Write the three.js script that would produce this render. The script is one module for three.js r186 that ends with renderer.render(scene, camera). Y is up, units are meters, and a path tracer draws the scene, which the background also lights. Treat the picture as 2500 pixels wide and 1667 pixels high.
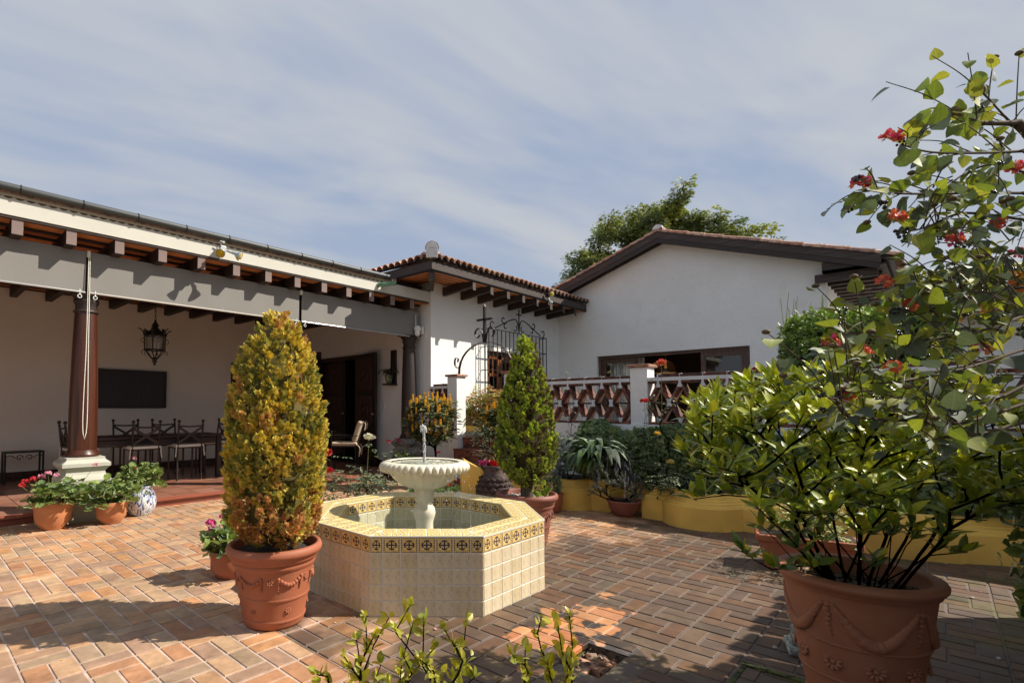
import * as THREE from 'three';
import { mergeGeometries, mergeVertices, toCreasedNormals } from 'three/addons/utils/BufferGeometryUtils.js';
import { RoundedBoxGeometry } from 'three/addons/geometries/RoundedBoxGeometry.js';

// World axes: x = along the veranda (away to the right), -z = across the courtyard (away to the left, called b below), y up, metres.
const scene = new THREE.Scene();
const renderer = new THREE.WebGLRenderer({ antialias: true });
renderer.toneMapping = THREE.LinearToneMapping;
renderer.toneMappingExposure = 2.6;
renderer.shadowMap.enabled = true;
renderer.setSize(1024, 682);

// ---------- camera: a shifted wide lens, almost level ----------
const FULL_W = 3003, FULL_H = 2000, FOCAL = 1280;
const camera = new THREE.PerspectiveCamera(2 * Math.atan(FULL_H / 2 / FOCAL) * 180 / Math.PI, FULL_W / FULL_H, 0.05, 6000);
camera.position.set(0, 1.6, 0);
camera.rotation.set(2.5 * Math.PI / 180, -Math.PI / 4, 0, 'YXZ');
camera.setViewOffset(FULL_W, FULL_H, FULL_W / 2 - 1015, FULL_H / 2 - 939, 2500, 1665);
scene.add(camera);

// ---------- small tools ----------
const V = (a, y, b) => new THREE.Vector3(a, y, -b);
const PI = Math.PI, TAU = PI * 2;
function rng(seed) { let s = seed >>> 0; return () => { s = (s + 0x6d2b79f5) >>> 0; let t = Math.imul(s ^ (s >>> 15), 1 | s); t = (t + Math.imul(t ^ (t >>> 7), 61 | t)) ^ t; return ((t ^ (t >>> 14)) >>> 0) / 4294967296; }; }
const clamp = (x, a = 0, b = 1) => Math.min(b, Math.max(a, x));
const smooth = (a, b, x) => { const t = clamp((x - a) / (b - a)); return t * t * (3 - 2 * t); };
const lerp = (a, b, t) => a + (b - a) * t;
const H2 = (x, y, s) => { let h = Math.imul(x, 374761393) + Math.imul(y, 668265263) + Math.imul(s, 2147483647 ^ 0x5bd1e995); h = Math.imul(h ^ (h >>> 13), 1274126177); return ((h ^ (h >>> 16)) >>> 0) / 4294967296; };
function vnoise(x, y, s = 1, per = 0) {
  const xi = Math.floor(x), yi = Math.floor(y), fx = x - xi, fy = y - yi, u = fx * fx * (3 - 2 * fx), v = fy * fy * (3 - 2 * fy);
  const w = per ? (k) => ((k % per) + per) % per : (k) => k;
  const x0 = w(xi), x1 = w(xi + 1), y0 = w(yi), y1 = w(yi + 1);
  return lerp(lerp(H2(x0, y0, s), H2(x1, y0, s), u), lerp(H2(x0, y1, s), H2(x1, y1, s), u), v);
}
function fbm(x, y, s = 1, o = 4, per = 0) { let a = 0.5, r = 0, n = 0; for (let i = 0; i < o; i++) { r += a * vnoise(x, y, s + i, per); n += a; a *= 0.55; x *= 2; y *= 2; per *= 2; } return r / n; }

// ---------- sky: thin high cloud over pale blue, computed ----------
{
  const w = 2048, h = 1024, d = new Float32Array(w * h * 4);
  for (let j = 0; j < h; j++) {
    const el = ((j + 0.5) / h - 0.5) * PI, sy = Math.sin(el), cy = Math.cos(el);
    for (let i = 0; i < w; i++) {
      const az = ((i + 0.5) / w - 0.5) * TAU, x = Math.cos(az) * cy, z = Math.sin(az) * cy, o = (j * w + i) * 4;
      const up = Math.max(sy, 0), k = 1 / (up + 0.16);
      // along / across the view so that the streaks run from low left to high right
      const p = (x - z) * 0.7071 * k, q = (x + z) * 0.7071 * k;
      const p2 = q * 0.9 + p * 0.44, q2 = p * 0.9 - q * 0.44;
      const warp = fbm(p2 * 0.6, q2 * 0.6, 11, 3) - 0.5;
      let c = 0.5 * fbm(p2 * 0.5 + warp * 1.2, q2 * 1.1 + warp, 21, 6) + 0.32 * fbm(p2 * 1.1 + warp * 2.4, q2 * 3.0 + warp * 1.5, 31, 6) + 0.18 * fbm(p2 * 2.4 + warp * 4, q2 * 8 + warp * 3, 35, 5);
      c = smooth(0.38, 0.64, c);
      c = lerp(c, 0.8, 0.5 * smooth(0.34, 0.02, up));
      const hz = Math.pow(1 - up, 3);
      const blue = [lerp(0.3, 0.4, hz), lerp(0.38, 0.48, hz), lerp(0.55, 0.59, hz)], grey = [0.55, 0.57, 0.6];
      for (let n = 0; n < 3; n++) d[o + n] = lerp(blue[n], grey[n], 0.04 + 0.84 * c) * 0.4;
      d[o + 3] = 1;
    }
  }
  const sky = new THREE.DataTexture(d, w, h, THREE.RGBAFormat, THREE.FloatType);
  sky.mapping = THREE.EquirectangularReflectionMapping; sky.magFilter = THREE.LinearFilter; sky.needsUpdate = true;
  scene.background = sky; scene.environment = sky;
}
// ---------- sun: from the right, 42 degrees high ----------
const sun = new THREE.DirectionalLight(new THREE.Color(1, 0.93, 0.82), 2.75);
sun.position.copy(V(3.7 + 0.52 * 40, 0.675 * 40, 3.6 - 0.52 * 40)); sun.target.position.copy(V(3.7, 0, 3.6));
sun.castShadow = true; sun.shadow.mapSize.set(4096, 4096);
Object.assign(sun.shadow.camera, { left: -18, right: 18, top: 18, bottom: -18, near: 1, far: 90 });
scene.add(sun, sun.target);

// ---------- names, tags, things ----------
const taken = {};
function numbered(n) { if (!(n in taken)) { taken[n] = 0; return n; } taken[n]++; return n + '_' + String(taken[n]).padStart(3, '0'); }
function tag(o, label, category, group, kind) { if (label) o.userData.label = label; if (category) o.userData.category = category; if (group) o.userData.group = group; if (kind) o.userData.kind = kind; return o; }
function thing(name, label, category, [a, y, b] = [0, 0, 0], turn = 0, group) {
  const o = new THREE.Group(); o.name = numbered(name); o.position.copy(V(a, y, b)); o.rotation.y = turn; scene.add(o);
  return tag(o, label, category, group);
}
function part(name, geo, mat, parent, label, kind) {
  const m = new THREE.Mesh(Array.isArray(geo) ? merge(geo) : geo, mat); m.name = name; parent.add(m);
  if (label) m.userData.label = label; if (kind) m.userData.kind = kind; return m;
}
function struct(name, geo, mat, kind = 'structure') { const m = new THREE.Mesh(Array.isArray(geo) ? merge(geo) : geo, mat); m.name = numbered(name); m.userData.kind = kind; scene.add(m); return m; }
function copyOf(o, name, label, [a, y, b], turn = 0) { const c = o.clone(); c.name = numbered(name); c.position.copy(V(a, y, b)); c.rotation.y = turn; c.userData = { ...o.userData, label }; scene.add(c); return c; }

// ---------- geometry tools ----------
function merge(list) {
  const flat = list.flat(9).map((g) => { g = g.index ? g.toNonIndexed() : g; for (const k of Object.keys(g.attributes)) if (!['position', 'normal', 'uv'].includes(k)) g.deleteAttribute(k); if (!g.attributes.uv) g.setAttribute('uv', new THREE.Float32BufferAttribute(new Float32Array(g.attributes.position.count * 2), 2)); return g; });
  return flat.length === 1 ? flat[0] : mergeGeometries(flat);
}
function triUV(g, s = 1, off = 0) { // texture coordinates in metres, from the way each face points
  g = g.index ? g.toNonIndexed() : g; const p = g.attributes.position, n = p.count, uv = new Float32Array(n * 2);
  const A = new THREE.Vector3(), B = new THREE.Vector3(), C = new THREE.Vector3();
  for (let i = 0; i < n; i += 3) {
    A.fromBufferAttribute(p, i); B.fromBufferAttribute(p, i + 1); C.fromBufferAttribute(p, i + 2);
    const nx = Math.abs((B.y - A.y) * (C.z - A.z) - (B.z - A.z) * (C.y - A.y)), ny = Math.abs((B.z - A.z) * (C.x - A.x) - (B.x - A.x) * (C.z - A.z)), nz = Math.abs((B.x - A.x) * (C.y - A.y) - (B.y - A.y) * (C.x - A.x));
    [A, B, C].forEach((q, k) => { const [u, v] = nx > ny && nx > nz ? [q.z, q.y] : ny > nz ? [q.x, q.z] : [q.x, q.y]; uv[(i + k) * 2] = u * s + off; uv[(i + k) * 2 + 1] = v * s + off * 0.7; });
  }
  g.setAttribute('uv', new THREE.BufferAttribute(uv, 2)); return g;
}
const box = (a0, a1, y0, y1, b0, b1, s = 1) => triUV(new THREE.BoxGeometry(a1 - a0, y1 - y0, b1 - b0).translate((a0 + a1) / 2, (y0 + y1) / 2, -(b0 + b1) / 2), s);
const rbox = (a0, a1, y0, y1, b0, b1, r = 0.01, s = 1) => triUV(new RoundedBoxGeometry(a1 - a0, y1 - y0, b1 - b0, 1, r).translate((a0 + a1) / 2, (y0 + y1) / 2, -(b0 + b1) / 2), s);
// block with chamfered top edges; x by z by y, sitting on y = 0 (18 triangles)
function slab(w, d, h, c = 0.006) {
  const X = w / 2, Z = d / 2, P = [], q = (a, b, e, f) => P.push(...a, ...b, ...e, ...a, ...e, ...f);
  const lo = [[-X, 0, -Z], [-X, 0, Z], [X, 0, Z], [X, 0, -Z]], mi = lo.map(([x, , z]) => [x, h - c, z]), hi = lo.map(([x, , z]) => [x - Math.sign(x) * c, h, z - Math.sign(z) * c]);
  for (let i = 0; i < 4; i++) { const j = (i + 1) % 4; q(lo[i], lo[j], mi[j], mi[i]); q(mi[i], mi[j], hi[j], hi[i]); }
  q(hi[0], hi[1], hi[2], hi[3]);
  const g = new THREE.BufferGeometry(); g.setAttribute('position', new THREE.Float32BufferAttribute(P, 3)); g.computeVertexNormals(); return triUV(g);
}
function lathe(pts, seg = 48) { return new THREE.LatheGeometry(pts.map(([r, y]) => new THREE.Vector2(Math.max(r, 0.0001), y)), seg); }
function squareLathe(pts) { // a moulding turned round a square
  const g = new THREE.LatheGeometry(pts.map(([r, y]) => new THREE.Vector2(r * Math.SQRT2, y)), 4).rotateY(PI / 4).toNonIndexed(); g.computeVertexNormals(); return triUV(g);
}
function latheMod(pts, seg, mod) { // pts: [r, y]; mod(theta, i) -> [dr, dy]
  const P = [], I = [], n = pts.length;
  for (let k = 0; k <= seg; k++) { const t = (k / seg) * TAU; for (let i = 0; i < n; i++) { const [dr, dy] = mod(t, i); const r = pts[i][0] + dr; P.push(r * Math.cos(t), pts[i][1] + dy, r * Math.sin(t)); } }
  for (let k = 0; k < seg; k++) for (let i = 0; i < n - 1; i++) { const a = k * n + i, b = a + n; I.push(a, a + 1, b, b, a + 1, b + 1); }
  const g = new THREE.BufferGeometry(); g.setAttribute('position', new THREE.Float32BufferAttribute(P, 3)); g.setIndex(I);
  const uv = []; for (let k = 0; k <= seg; k++) for (let i = 0; i < n; i++) uv.push(k / seg * 3, pts[i][1]); g.setAttribute('uv', new THREE.Float32BufferAttribute(uv, 2));
  const m = mergeVertices(g.deleteAttribute('uv') && g, 1e-5); m.computeVertexNormals(); return triUV(m);
}
const tube = (pts, r, seg = 0, sides = 6, closed = false) => new THREE.TubeGeometry(new THREE.CatmullRomCurve3(pts, closed, 'centripetal'), seg || pts.length * 4, r, sides, closed);
function rod(p, q, r0, r1 = r0, sides = 6) { const d = q.clone().sub(p), L = d.length(); return new THREE.CylinderGeometry(r1, r0, L, sides, 1).translate(0, L / 2, 0).applyQuaternion(new THREE.Quaternion().setFromUnitVectors(new THREE.Vector3(0, 1, 0), d.normalize())).translate(p.x, p.y, p.z); }
function bar(p, q, w, h) { // square bar from p to q
  const d = q.clone().sub(p), L = d.length(), m = new THREE.Matrix4().lookAt(p, q, Math.abs(d.y / L) > 0.95 ? new THREE.Vector3(1, 0, 0) : new THREE.Vector3(0, 1, 0)), c = p.clone().add(q).multiplyScalar(0.5);
  return triUV(new THREE.BoxGeometry(w, h, L)).applyMatrix4(m.setPosition(c));
}
function sweep(path, profile, closed = false) { path = path.filter((p, i) => !i || Math.hypot(p[0] - path[i - 1][0], p[1] - path[i - 1][1]) > 1e-3); // path: [a, b] along the foot; profile: [inward, y]; inward is to the left of travel
  const n = path.length, nor = [], P = [];
  for (let i = 0; i < n; i++) {
    const p = path[closed ? (i + n - 1) % n : Math.max(i - 1, 0)], c = path[i], q = path[closed ? (i + 1) % n : Math.min(i + 1, n - 1)];
    const n1 = [-(c[1] - p[1]), c[0] - p[0]], n2 = [-(q[1] - c[1]), q[0] - c[0]], l1 = Math.hypot(...n1) || 1, l2 = Math.hypot(...n2) || 1;
    let x = n1[0] / l1 + n2[0] / l2, y = n1[1] / l1 + n2[1] / l2; if (!(Math.hypot(...n1))) { x = n2[0] / l2; y = n2[1] / l2; } if (!Math.hypot(...n2)) { x = n1[0] / l1; y = n1[1] / l1; }
    const l = Math.hypot(x, y) || 1; x /= l; y /= l; const ref = Math.hypot(...n1) ? [n1[0] / l1, n1[1] / l1] : [n2[0] / l2, n2[1] / l2], k = 1 / Math.max(0.5, x * ref[0] + y * ref[1]); nor.push([x * k, y * k]);
  }
  const at = (i, j) => { i %= n; return [path[i][0] + nor[i][0] * profile[j][0], profile[j][1], -(path[i][1] + nor[i][1] * profile[j][0])]; };
  for (let i = 0; i < (closed ? n : n - 1); i++) for (let j = 0; j < profile.length - 1; j++) { const a = at(i, j), b = at(i + 1, j), c = at(i + 1, j + 1), d = at(i, j + 1); P.push(...a, ...b, ...c, ...a, ...c, ...d); }
  const g = new THREE.BufferGeometry(); g.setAttribute('position', new THREE.Float32BufferAttribute(P, 3)); return triUV(toCreasedNormals(g, 0.6));
}
function poly(points, depth, bevel = 0) { // outline in x/y, thickness along z
  const s = new THREE.Shape(points.map(([x, y]) => new THREE.Vector2(x, y)));
  return triUV(new THREE.ExtrudeGeometry(s, { depth, bevelEnabled: bevel > 0, bevelSize: bevel, bevelThickness: bevel, bevelSegments: 1, curveSegments: 6 }));
}
const spiral = (cx, cy, r0, r1, t0, t1, n = 16) => Array.from({ length: n + 1 }, (_, i) => { const k = i / n, t = lerp(t0, t1, k), r = lerp(r0, r1, k); return [cx + r * Math.cos(t), cy + r * Math.sin(t)]; });

// ---------- textures ----------
function tex(n, fn, srgb = true, rx = 1, ry = rx) {
  const d = new Uint8Array(n * n * 4); let o = 0;
  for (let j = 0; j < n; j++) for (let i = 0; i < n; i++) { const c = fn(i / n, j / n); d[o++] = clamp(c[0]) * 255; d[o++] = clamp(c[1]) * 255; d[o++] = clamp(c[2]) * 255; d[o++] = 255; }
  const t = new THREE.DataTexture(d, n, n); t.wrapS = t.wrapT = THREE.RepeatWrapping; t.magFilter = THREE.LinearFilter; t.minFilter = THREE.LinearMipmapLinearFilter; t.repeat.set(rx, ry); if (srgb) t.colorSpace = THREE.SRGBColorSpace; t.needsUpdate = true; return t;
}
function canvasTex(w, h, draw, srgb = true, rx = 1, ry = rx) {
  const c = document.createElement('canvas'); c.width = w; c.height = h; draw(c.getContext('2d'), w, h);
  const t = new THREE.CanvasTexture(c); t.wrapS = t.wrapT = THREE.RepeatWrapping; t.repeat.set(rx, ry); if (srgb) t.colorSpace = THREE.SRGBColorSpace; return t;
}
const g3 = (v) => [v, v, v];
const T = {
  mottle: tex(256, (u, v) => g3(0.86 + 0.14 * fbm(u * 6, v * 6, 3, 5, 6)), true, 0.6),
  grain: tex(256, (u, v) => { const f = fbm(u * 40, v * 3, 5, 3, 0); return g3(0.55 + 0.45 * fbm(u * 24, v * 2.01, 7, 4) * (0.7 + 0.6 * f)); }, true, 1.5),
  grainL: tex(256, (u, v) => { const f = fbm(v * 40, u * 3, 5, 3, 0); return g3(0.55 + 0.45 * fbm(v * 24, u * 2.01, 7, 4) * (0.7 + 0.6 * f)); }, true, 1.5),
  clay: tex(256, (u, v) => { const k = fbm(u * 5, v * 5, 13, 5, 5), s = smooth(0.56, 0.75, fbm(u * 7, v * 7, 29, 5, 7)); return [0.84 + 0.16 * k, 0.84 + 0.16 * k + 0.05 * s, 0.84 + 0.16 * k + 0.09 * s]; }, true, 2),
  claybump: tex(256, (u, v) => g3(0.5 + 0.5 * fbm(u * 24, v * 24, 17, 4, 24)), false, 2),
  aged: tex(256, (u, v) => { const k = smooth(0.45, 0.62, fbm(u * 6, v * 6, 19, 5, 6)), m = smooth(0.6, 0.72, fbm(u * 12, v * 12, 23, 4, 12)); return [1 - 0.3 * k, 1 - 0.26 * k - 0.03 * m, 1 - 0.22 * k + 0.02 * m].map((x) => x * (1 - 0.45 * m)); }, true, 2.2),
  plasterbump: canvasTex(1024, 1024, (c, w) => {
    const r = rng(77); c.fillStyle = '#808080'; c.fillRect(0, 0, w, w); c.lineCap = 'round';
    for (let i = 0; i < 2600; i++) {
      const x = r() * w, y = r() * w, t = r() * TAU, R = 14 + r() * 60, s = r() < 0.5 ? 255 : 20, al = 0.05 + r() * 0.14, lw = 1.5 + r() * 5, a0 = r() * TAU, a1 = a0 + 0.4 + r() * 0.9;
      for (const dx of [-w, 0, w]) for (const dy of [-w, 0, w]) { if (x + dx < -90 || x + dx > w + 90 || y + dy < -90 || y + dy > w + 90) continue; c.strokeStyle = `rgba(${s},${s},${s},${al})`; c.lineWidth = lw; c.beginPath(); c.arc(x + dx, y + dy, R, a0, a1); c.stroke(); }
    }
    for (let i = 0; i < 9000; i++) { const s = r() < 0.5 ? 255 : 0; c.fillStyle = `rgba(${s},${s},${s},${0.04 + r() * 0.08})`; c.fillRect(r() * w, r() * w, 1 + r() * 4, 1 + r() * 4); }
  }, false, 0.55),
  plaster: tex(512, (u, v) => { const k = fbm(u * 4, v * 4, 41, 6, 4), st = smooth(0.66, 0.8, fbm(u * 9, v * 5, 43, 5, 9)); return [0.93 + 0.07 * k - 0.015 * st, 0.93 + 0.07 * k - 0.02 * st, 0.92 + 0.08 * k - 0.03 * st]; }, true, 0.3),
  leaf: canvasTex(64, 128, (c) => {
    c.fillStyle = '#e4e4e4'; c.fillRect(0, 0, 64, 128); c.strokeStyle = '#ffffff'; c.lineWidth = 3; c.beginPath(); c.moveTo(32, 0); c.lineTo(32, 128); c.stroke();
    c.lineWidth = 1; c.strokeStyle = '#f6f6f6'; for (let y = 0; y < 128; y += 12) { c.beginPath(); c.moveTo(32, y + 12); c.lineTo(2, y - 6); c.moveTo(32, y + 12); c.lineTo(62, y - 6); c.stroke(); }
    const r = rng(5); for (let i = 0; i < 60; i++) { c.fillStyle = `rgba(90,80,40,${r() * 0.12})`; c.beginPath(); c.arc(r() * 64, r() * 128, 1 + r() * 5, 0, 7); c.fill(); }
  }),
  fabric: tex(128, (u, v) => g3(0.9 + 0.1 * vnoise(u * 128, v * 128, 3, 128) - 0.03 * ((Math.floor(u * 64) + Math.floor(v * 64)) % 2)), true, 4),
};
const L = (r, g, b) => new THREE.Color().setRGB(r, g, b);
const std = (c, rough = 0.8, o = {}) => new THREE.MeshStandardMaterial({ color: c, roughness: rough, ...o });
const M = {
  plaster: std(L(0.87, 0.86, 0.845), 0.92, { map: T.plaster, bumpMap: T.plasterbump, bumpScale: 0.025 }),
  plasterSmooth: std(L(0.84, 0.77, 0.68), 0.9, { map: T.plaster, bumpMap: T.claybump, bumpScale: 0.006 }),
  fascia: std(L(0.62, 0.6, 0.53), 0.8, { map: T.plaster, bumpMap: T.plasterbump, bumpScale: 0.003 }),
  wood: std(L(0.05, 0.03, 0.024), 0.6, { map: T.grainL }),
  woodV: std(L(0.05, 0.03, 0.024), 0.5, { map: T.grain }),
  woodGrey: std(L(0.1, 0.072, 0.062), 0.75, { map: T.grainL }),
  woodRed: std(L(0.1, 0.028, 0.012), 0.35, { map: T.grain }),
  doorWood: std(L(0.035, 0.016, 0.009), 0.45, { map: T.grain }),
  woodEnd: std(L(0.24, 0.17, 0.15), 0.8, { map: T.mottle }),
  orangeTile: std(L(0.66, 0.23, 0.07), 0.8, { map: T.clay }),
  frame: std(L(0.17, 0.085, 0.055), 0.55, { map: T.grain }),
  frameOrange: std(L(0.34, 0.1, 0.024), 0.45, { map: T.grain }),
  iron: std(L(0.03, 0.027, 0.026), 0.5, { metalness: 0.4 }),
  ironBrown: std(L(0.06, 0.042, 0.036), 0.45, { metalness: 0.5 }),
  steel: std(L(0.55, 0.55, 0.55), 0.35, { metalness: 0.9 }),
  gutter: std(L(0.05, 0.055, 0.055), 0.5),
  blind: std(L(0.25, 0.235, 0.215), 0.85, { map: T.fabric }),
  stone: std(L(0.5, 0.48, 0.4), 0.85, { map: T.mottle, bumpMap: T.claybump, bumpScale: 0.003 }),
  stoneGrey: std(L(0.3, 0.28, 0.25), 0.9, { map: T.aged, bumpMap: T.claybump, bumpScale: 0.003 }),
  terracotta: std(L(0.42, 0.13, 0.06), 0.65, { map: T.clay, bumpMap: T.claybump, bumpScale: 0.0015 }),
  terraOrange: std(L(0.55, 0.21, 0.085), 0.7, { map: T.clay, bumpMap: T.claybump, bumpScale: 0.0015 }),
  terraDark: std(L(0.3, 0.1, 0.065), 0.6, { map: T.clay, bumpMap: T.claybump, bumpScale: 0.0015 }),
  terraBig: std(L(0.4, 0.15, 0.075), 0.6, { map: T.clay, bumpMap: T.claybump, bumpScale: 0.002 }),
  roofTile: ['#c49478', '#b98468', '#cfa388', '#a98472', '#c0937c'].map((c) => std(new THREE.Color(c), 0.85, { map: T.aged, bumpMap: T.claybump, bumpScale: 0.003 })),
  brickDark: ['#7c4a38', '#6d4335', '#84503c', '#5f3c30'].map((c) => std(new THREE.Color(c), 0.8, { map: T.aged, bumpMap: T.claybump, bumpScale: 0.003 })),
  mortarWhite: std(L(0.78, 0.78, 0.78), 0.9, { map: T.mottle }),
  yellow: std(L(0.92, 0.58, 0.12), 0.75, { map: T.mottle, bumpMap: T.claybump, bumpScale: 0.002 }),
  soil: std(L(0.045, 0.033, 0.025), 1, { map: T.mottle, bumpMap: T.claybump, bumpScale: 0.02 }),
  pebble: std(L(0.6, 0.55, 0.47), 0.8, { map: T.mottle }),
  bark: std(L(0.15, 0.11, 0.085), 0.9, { map: T.grain, bumpMap: T.grain, bumpScale: 0.004 }),
  barkPale: std(L(0.16, 0.11, 0.075), 0.9, { map: T.grain }),
  dark: std(L(0.012, 0.01, 0.009), 0.9),
  black: std(L(0.02, 0.017, 0.016), 0.4),
  glass: new THREE.MeshPhysicalMaterial({ color: L(0.9, 0.93, 0.95), roughness: 0.03, transmission: 1, thickness: 0, ior: 1.5 }),
  water: new THREE.MeshPhysicalMaterial({ color: L(0.85, 0.93, 0.9), roughness: 0.08, transmission: 0.9, thickness: 0.1, ior: 1.33, attenuationColor: L(0.5, 0.7, 0.62), attenuationDistance: 0.8 }),
  drop: new THREE.MeshPhysicalMaterial({ color: L(1, 1, 1), roughness: 0.05, transmission: 0.7, thickness: 0.02, ior: 1.33 }),
  cushion: std(L(0.8, 0.78, 0.68), 0.95, { map: T.fabric }),
  cushionTan: std(L(0.62, 0.48, 0.33), 0.95, { map: T.fabric }),
  white: std(L(0.75, 0.75, 0.73), 0.5),
};
const leafMat = (o = {}) => new THREE.MeshPhysicalMaterial({ color: 0xffffff, vertexColors: true, roughness: 0.55, transmission: 0.5, thickness: 0, side: THREE.DoubleSide, map: T.leaf, ...o });
M.leafStuff = leafMat(); M.leafDull = leafMat({ roughness: 0.8, transmission: 0.52 }); M.leafGloss = leafMat({ roughness: 0.45, transmission: 0.55 });
M.needle = leafMat({ map: null, roughness: 0.75, transmission: 0.35 }); M.petal = leafMat({ map: null, roughness: 0.7, transmission: 0.35 });
function ramp(cols, base, extra = {}) { return cols.map((c) => { const m = base.clone(); m.vertexColors = false; m.color = c; Object.assign(m, extra); return m; }); }

// ---------- foliage tools ----------
const _q = new THREE.Quaternion(), _m = new THREE.Matrix4(), _v = new THREE.Vector3(), UP = new THREE.Vector3(0, 1, 0);
function orient(p, dir, nrm, s, sx = s, sz = s) { // leaf runs along +y, faces +z
  const y = dir.clone().normalize(), z = nrm.clone().addScaledVector(y, -nrm.dot(y)); if (z.lengthSq() < 1e-6) z.set(y.z, y.x, y.y).addScaledVector(y, -(y.z * y.x + y.x * y.y + y.y * y.z));
  z.normalize(); const x = new THREE.Vector3().crossVectors(y, z);
  return new THREE.Matrix4().makeBasis(x.multiplyScalar(sx), y.multiplyScalar(s), z.multiplyScalar(sz)).setPosition(p);
}
// a leaf 1 long: half width w, folded along the rib, tip curling back
function leafGeo(w, fold = 0.25, curl = 0.3, seg = 4, shape = (t) => Math.sin(PI * Math.pow(t, 0.8)), stalk = 0.08) {
  const P = [], U = [], I = [], row = (t) => { const h = shape(clamp((t - stalk) / (1 - stalk))) * w, z = -curl * t * t * 0.5, y = t - curl * curl * t * t * t * 0.15; P.push(-h, y, z + h * fold, 0, y, z, h, y, z + h * fold); U.push(0.5 - h / w / 2, t, 0.5, t, 0.5 + h / w / 2, t); };
  for (let i = 0; i <= seg; i++) row(stalk + (1 - stalk) * (i / seg)); 
  for (let i = 0; i < seg; i++) { const a = i * 3, b = a + 3; if (i > 0) I.push(a, a + 1, b + 1); if (i < seg - 1) I.push(a, b + 1, b); else if (i > 0) {} I.push(a + 1, a + 2, b + 1); if (i < seg - 1) I.push(a + 2, b + 2, b + 1); if (i === 0) I.push(a, a + 1, b + 1); }
  if (stalk > 0) { const n = P.length / 3; P.push(-0.012, 0, 0, 0.012, 0, 0); U.push(0.5, 0, 0.5, 0); I.push(n, n + 1, 1); }
  const g = new THREE.BufferGeometry(); g.setAttribute('position', new THREE.Float32BufferAttribute(P, 3)); g.setAttribute('uv', new THREE.Float32BufferAttribute(U, 2)); g.setIndex(I); g.computeVertexNormals(); return g;
}
function roundLeafGeo(lobes = 7, seed = 1) { // a scalloped round leaf on its stalk, radius 0.5, rim rising unevenly
  const r = rng(seed), n = lobes * 3, P = [0, 0, 0], U = [0.5, 0.3], I = [], ph = r() * 6;
  for (let i = 0; i <= n; i++) { const t = -PI / 2 + 0.35 + (TAU - 0.7) * i / n, R = 0.5 * (0.86 + 0.14 * Math.abs(Math.sin(lobes * PI * i / n))), z = 0.1 + 0.09 * Math.sin(2 * t + ph) + 0.05 * Math.sin(5 * t + ph * 2); P.push(R * Math.cos(t), R * Math.sin(t) + 0.1, z); U.push(0.5 + 0.5 * Math.cos(t), 0.5 + 0.5 * Math.sin(t)); if (i) I.push(0, i, i + 1); }
  const g = new THREE.BufferGeometry(); g.setAttribute('position', new THREE.Float32BufferAttribute(P, 3)); g.setAttribute('uv', new THREE.Float32BufferAttribute(U, 2)); g.setIndex(I); g.computeVertexNormals(); return g;
}
// conifer spray 1 long: a flat fan of pointed scales
function sprayGeo(seed = 1, side = 4) {
  const r = rng(seed), P = [], N = [], U = [];
  const blade = (x, y, z, ang, tilt, len, w) => { const dx = Math.sin(ang), dy = Math.cos(ang), nx = dy * w, ny = -dx * w, tz = z + tilt * len; const a = [x - nx * 0.3, y - ny * 0.3, z], b = [x + dx * len * 0.45 + nx, y + dy * len * 0.45 + ny, z + tilt * len * 0.5 + w * 0.6], c = [x + dx * len, y + dy * len, tz], d = [x + dx * len * 0.45 - nx, y + dy * len * 0.45 - ny, z + tilt * len * 0.5 - w * 0.6]; P.push(...a, ...b, ...c, ...a, ...c, ...d); };
  blade(0, 0, 0, 0, 0, 1, 0.09);
  for (let i = 0; i < side; i++) for (const s of [-1, 1]) { const t = 0.1 + 0.62 * (i + r() * 0.5) / side; blade(0, t, 0, s * (0.5 + r() * 0.45), (r() - 0.5) * 0.7, 0.52 - 0.22 * t + r() * 0.1, 0.085); }
  const g = new THREE.BufferGeometry(); g.setAttribute('position', new THREE.Float32BufferAttribute(P, 3)); g.setAttribute('uv', new THREE.Float32BufferAttribute(new Float32Array(P.length / 3 * 2), 2)); g.computeVertexNormals(); return g;
}
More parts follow.
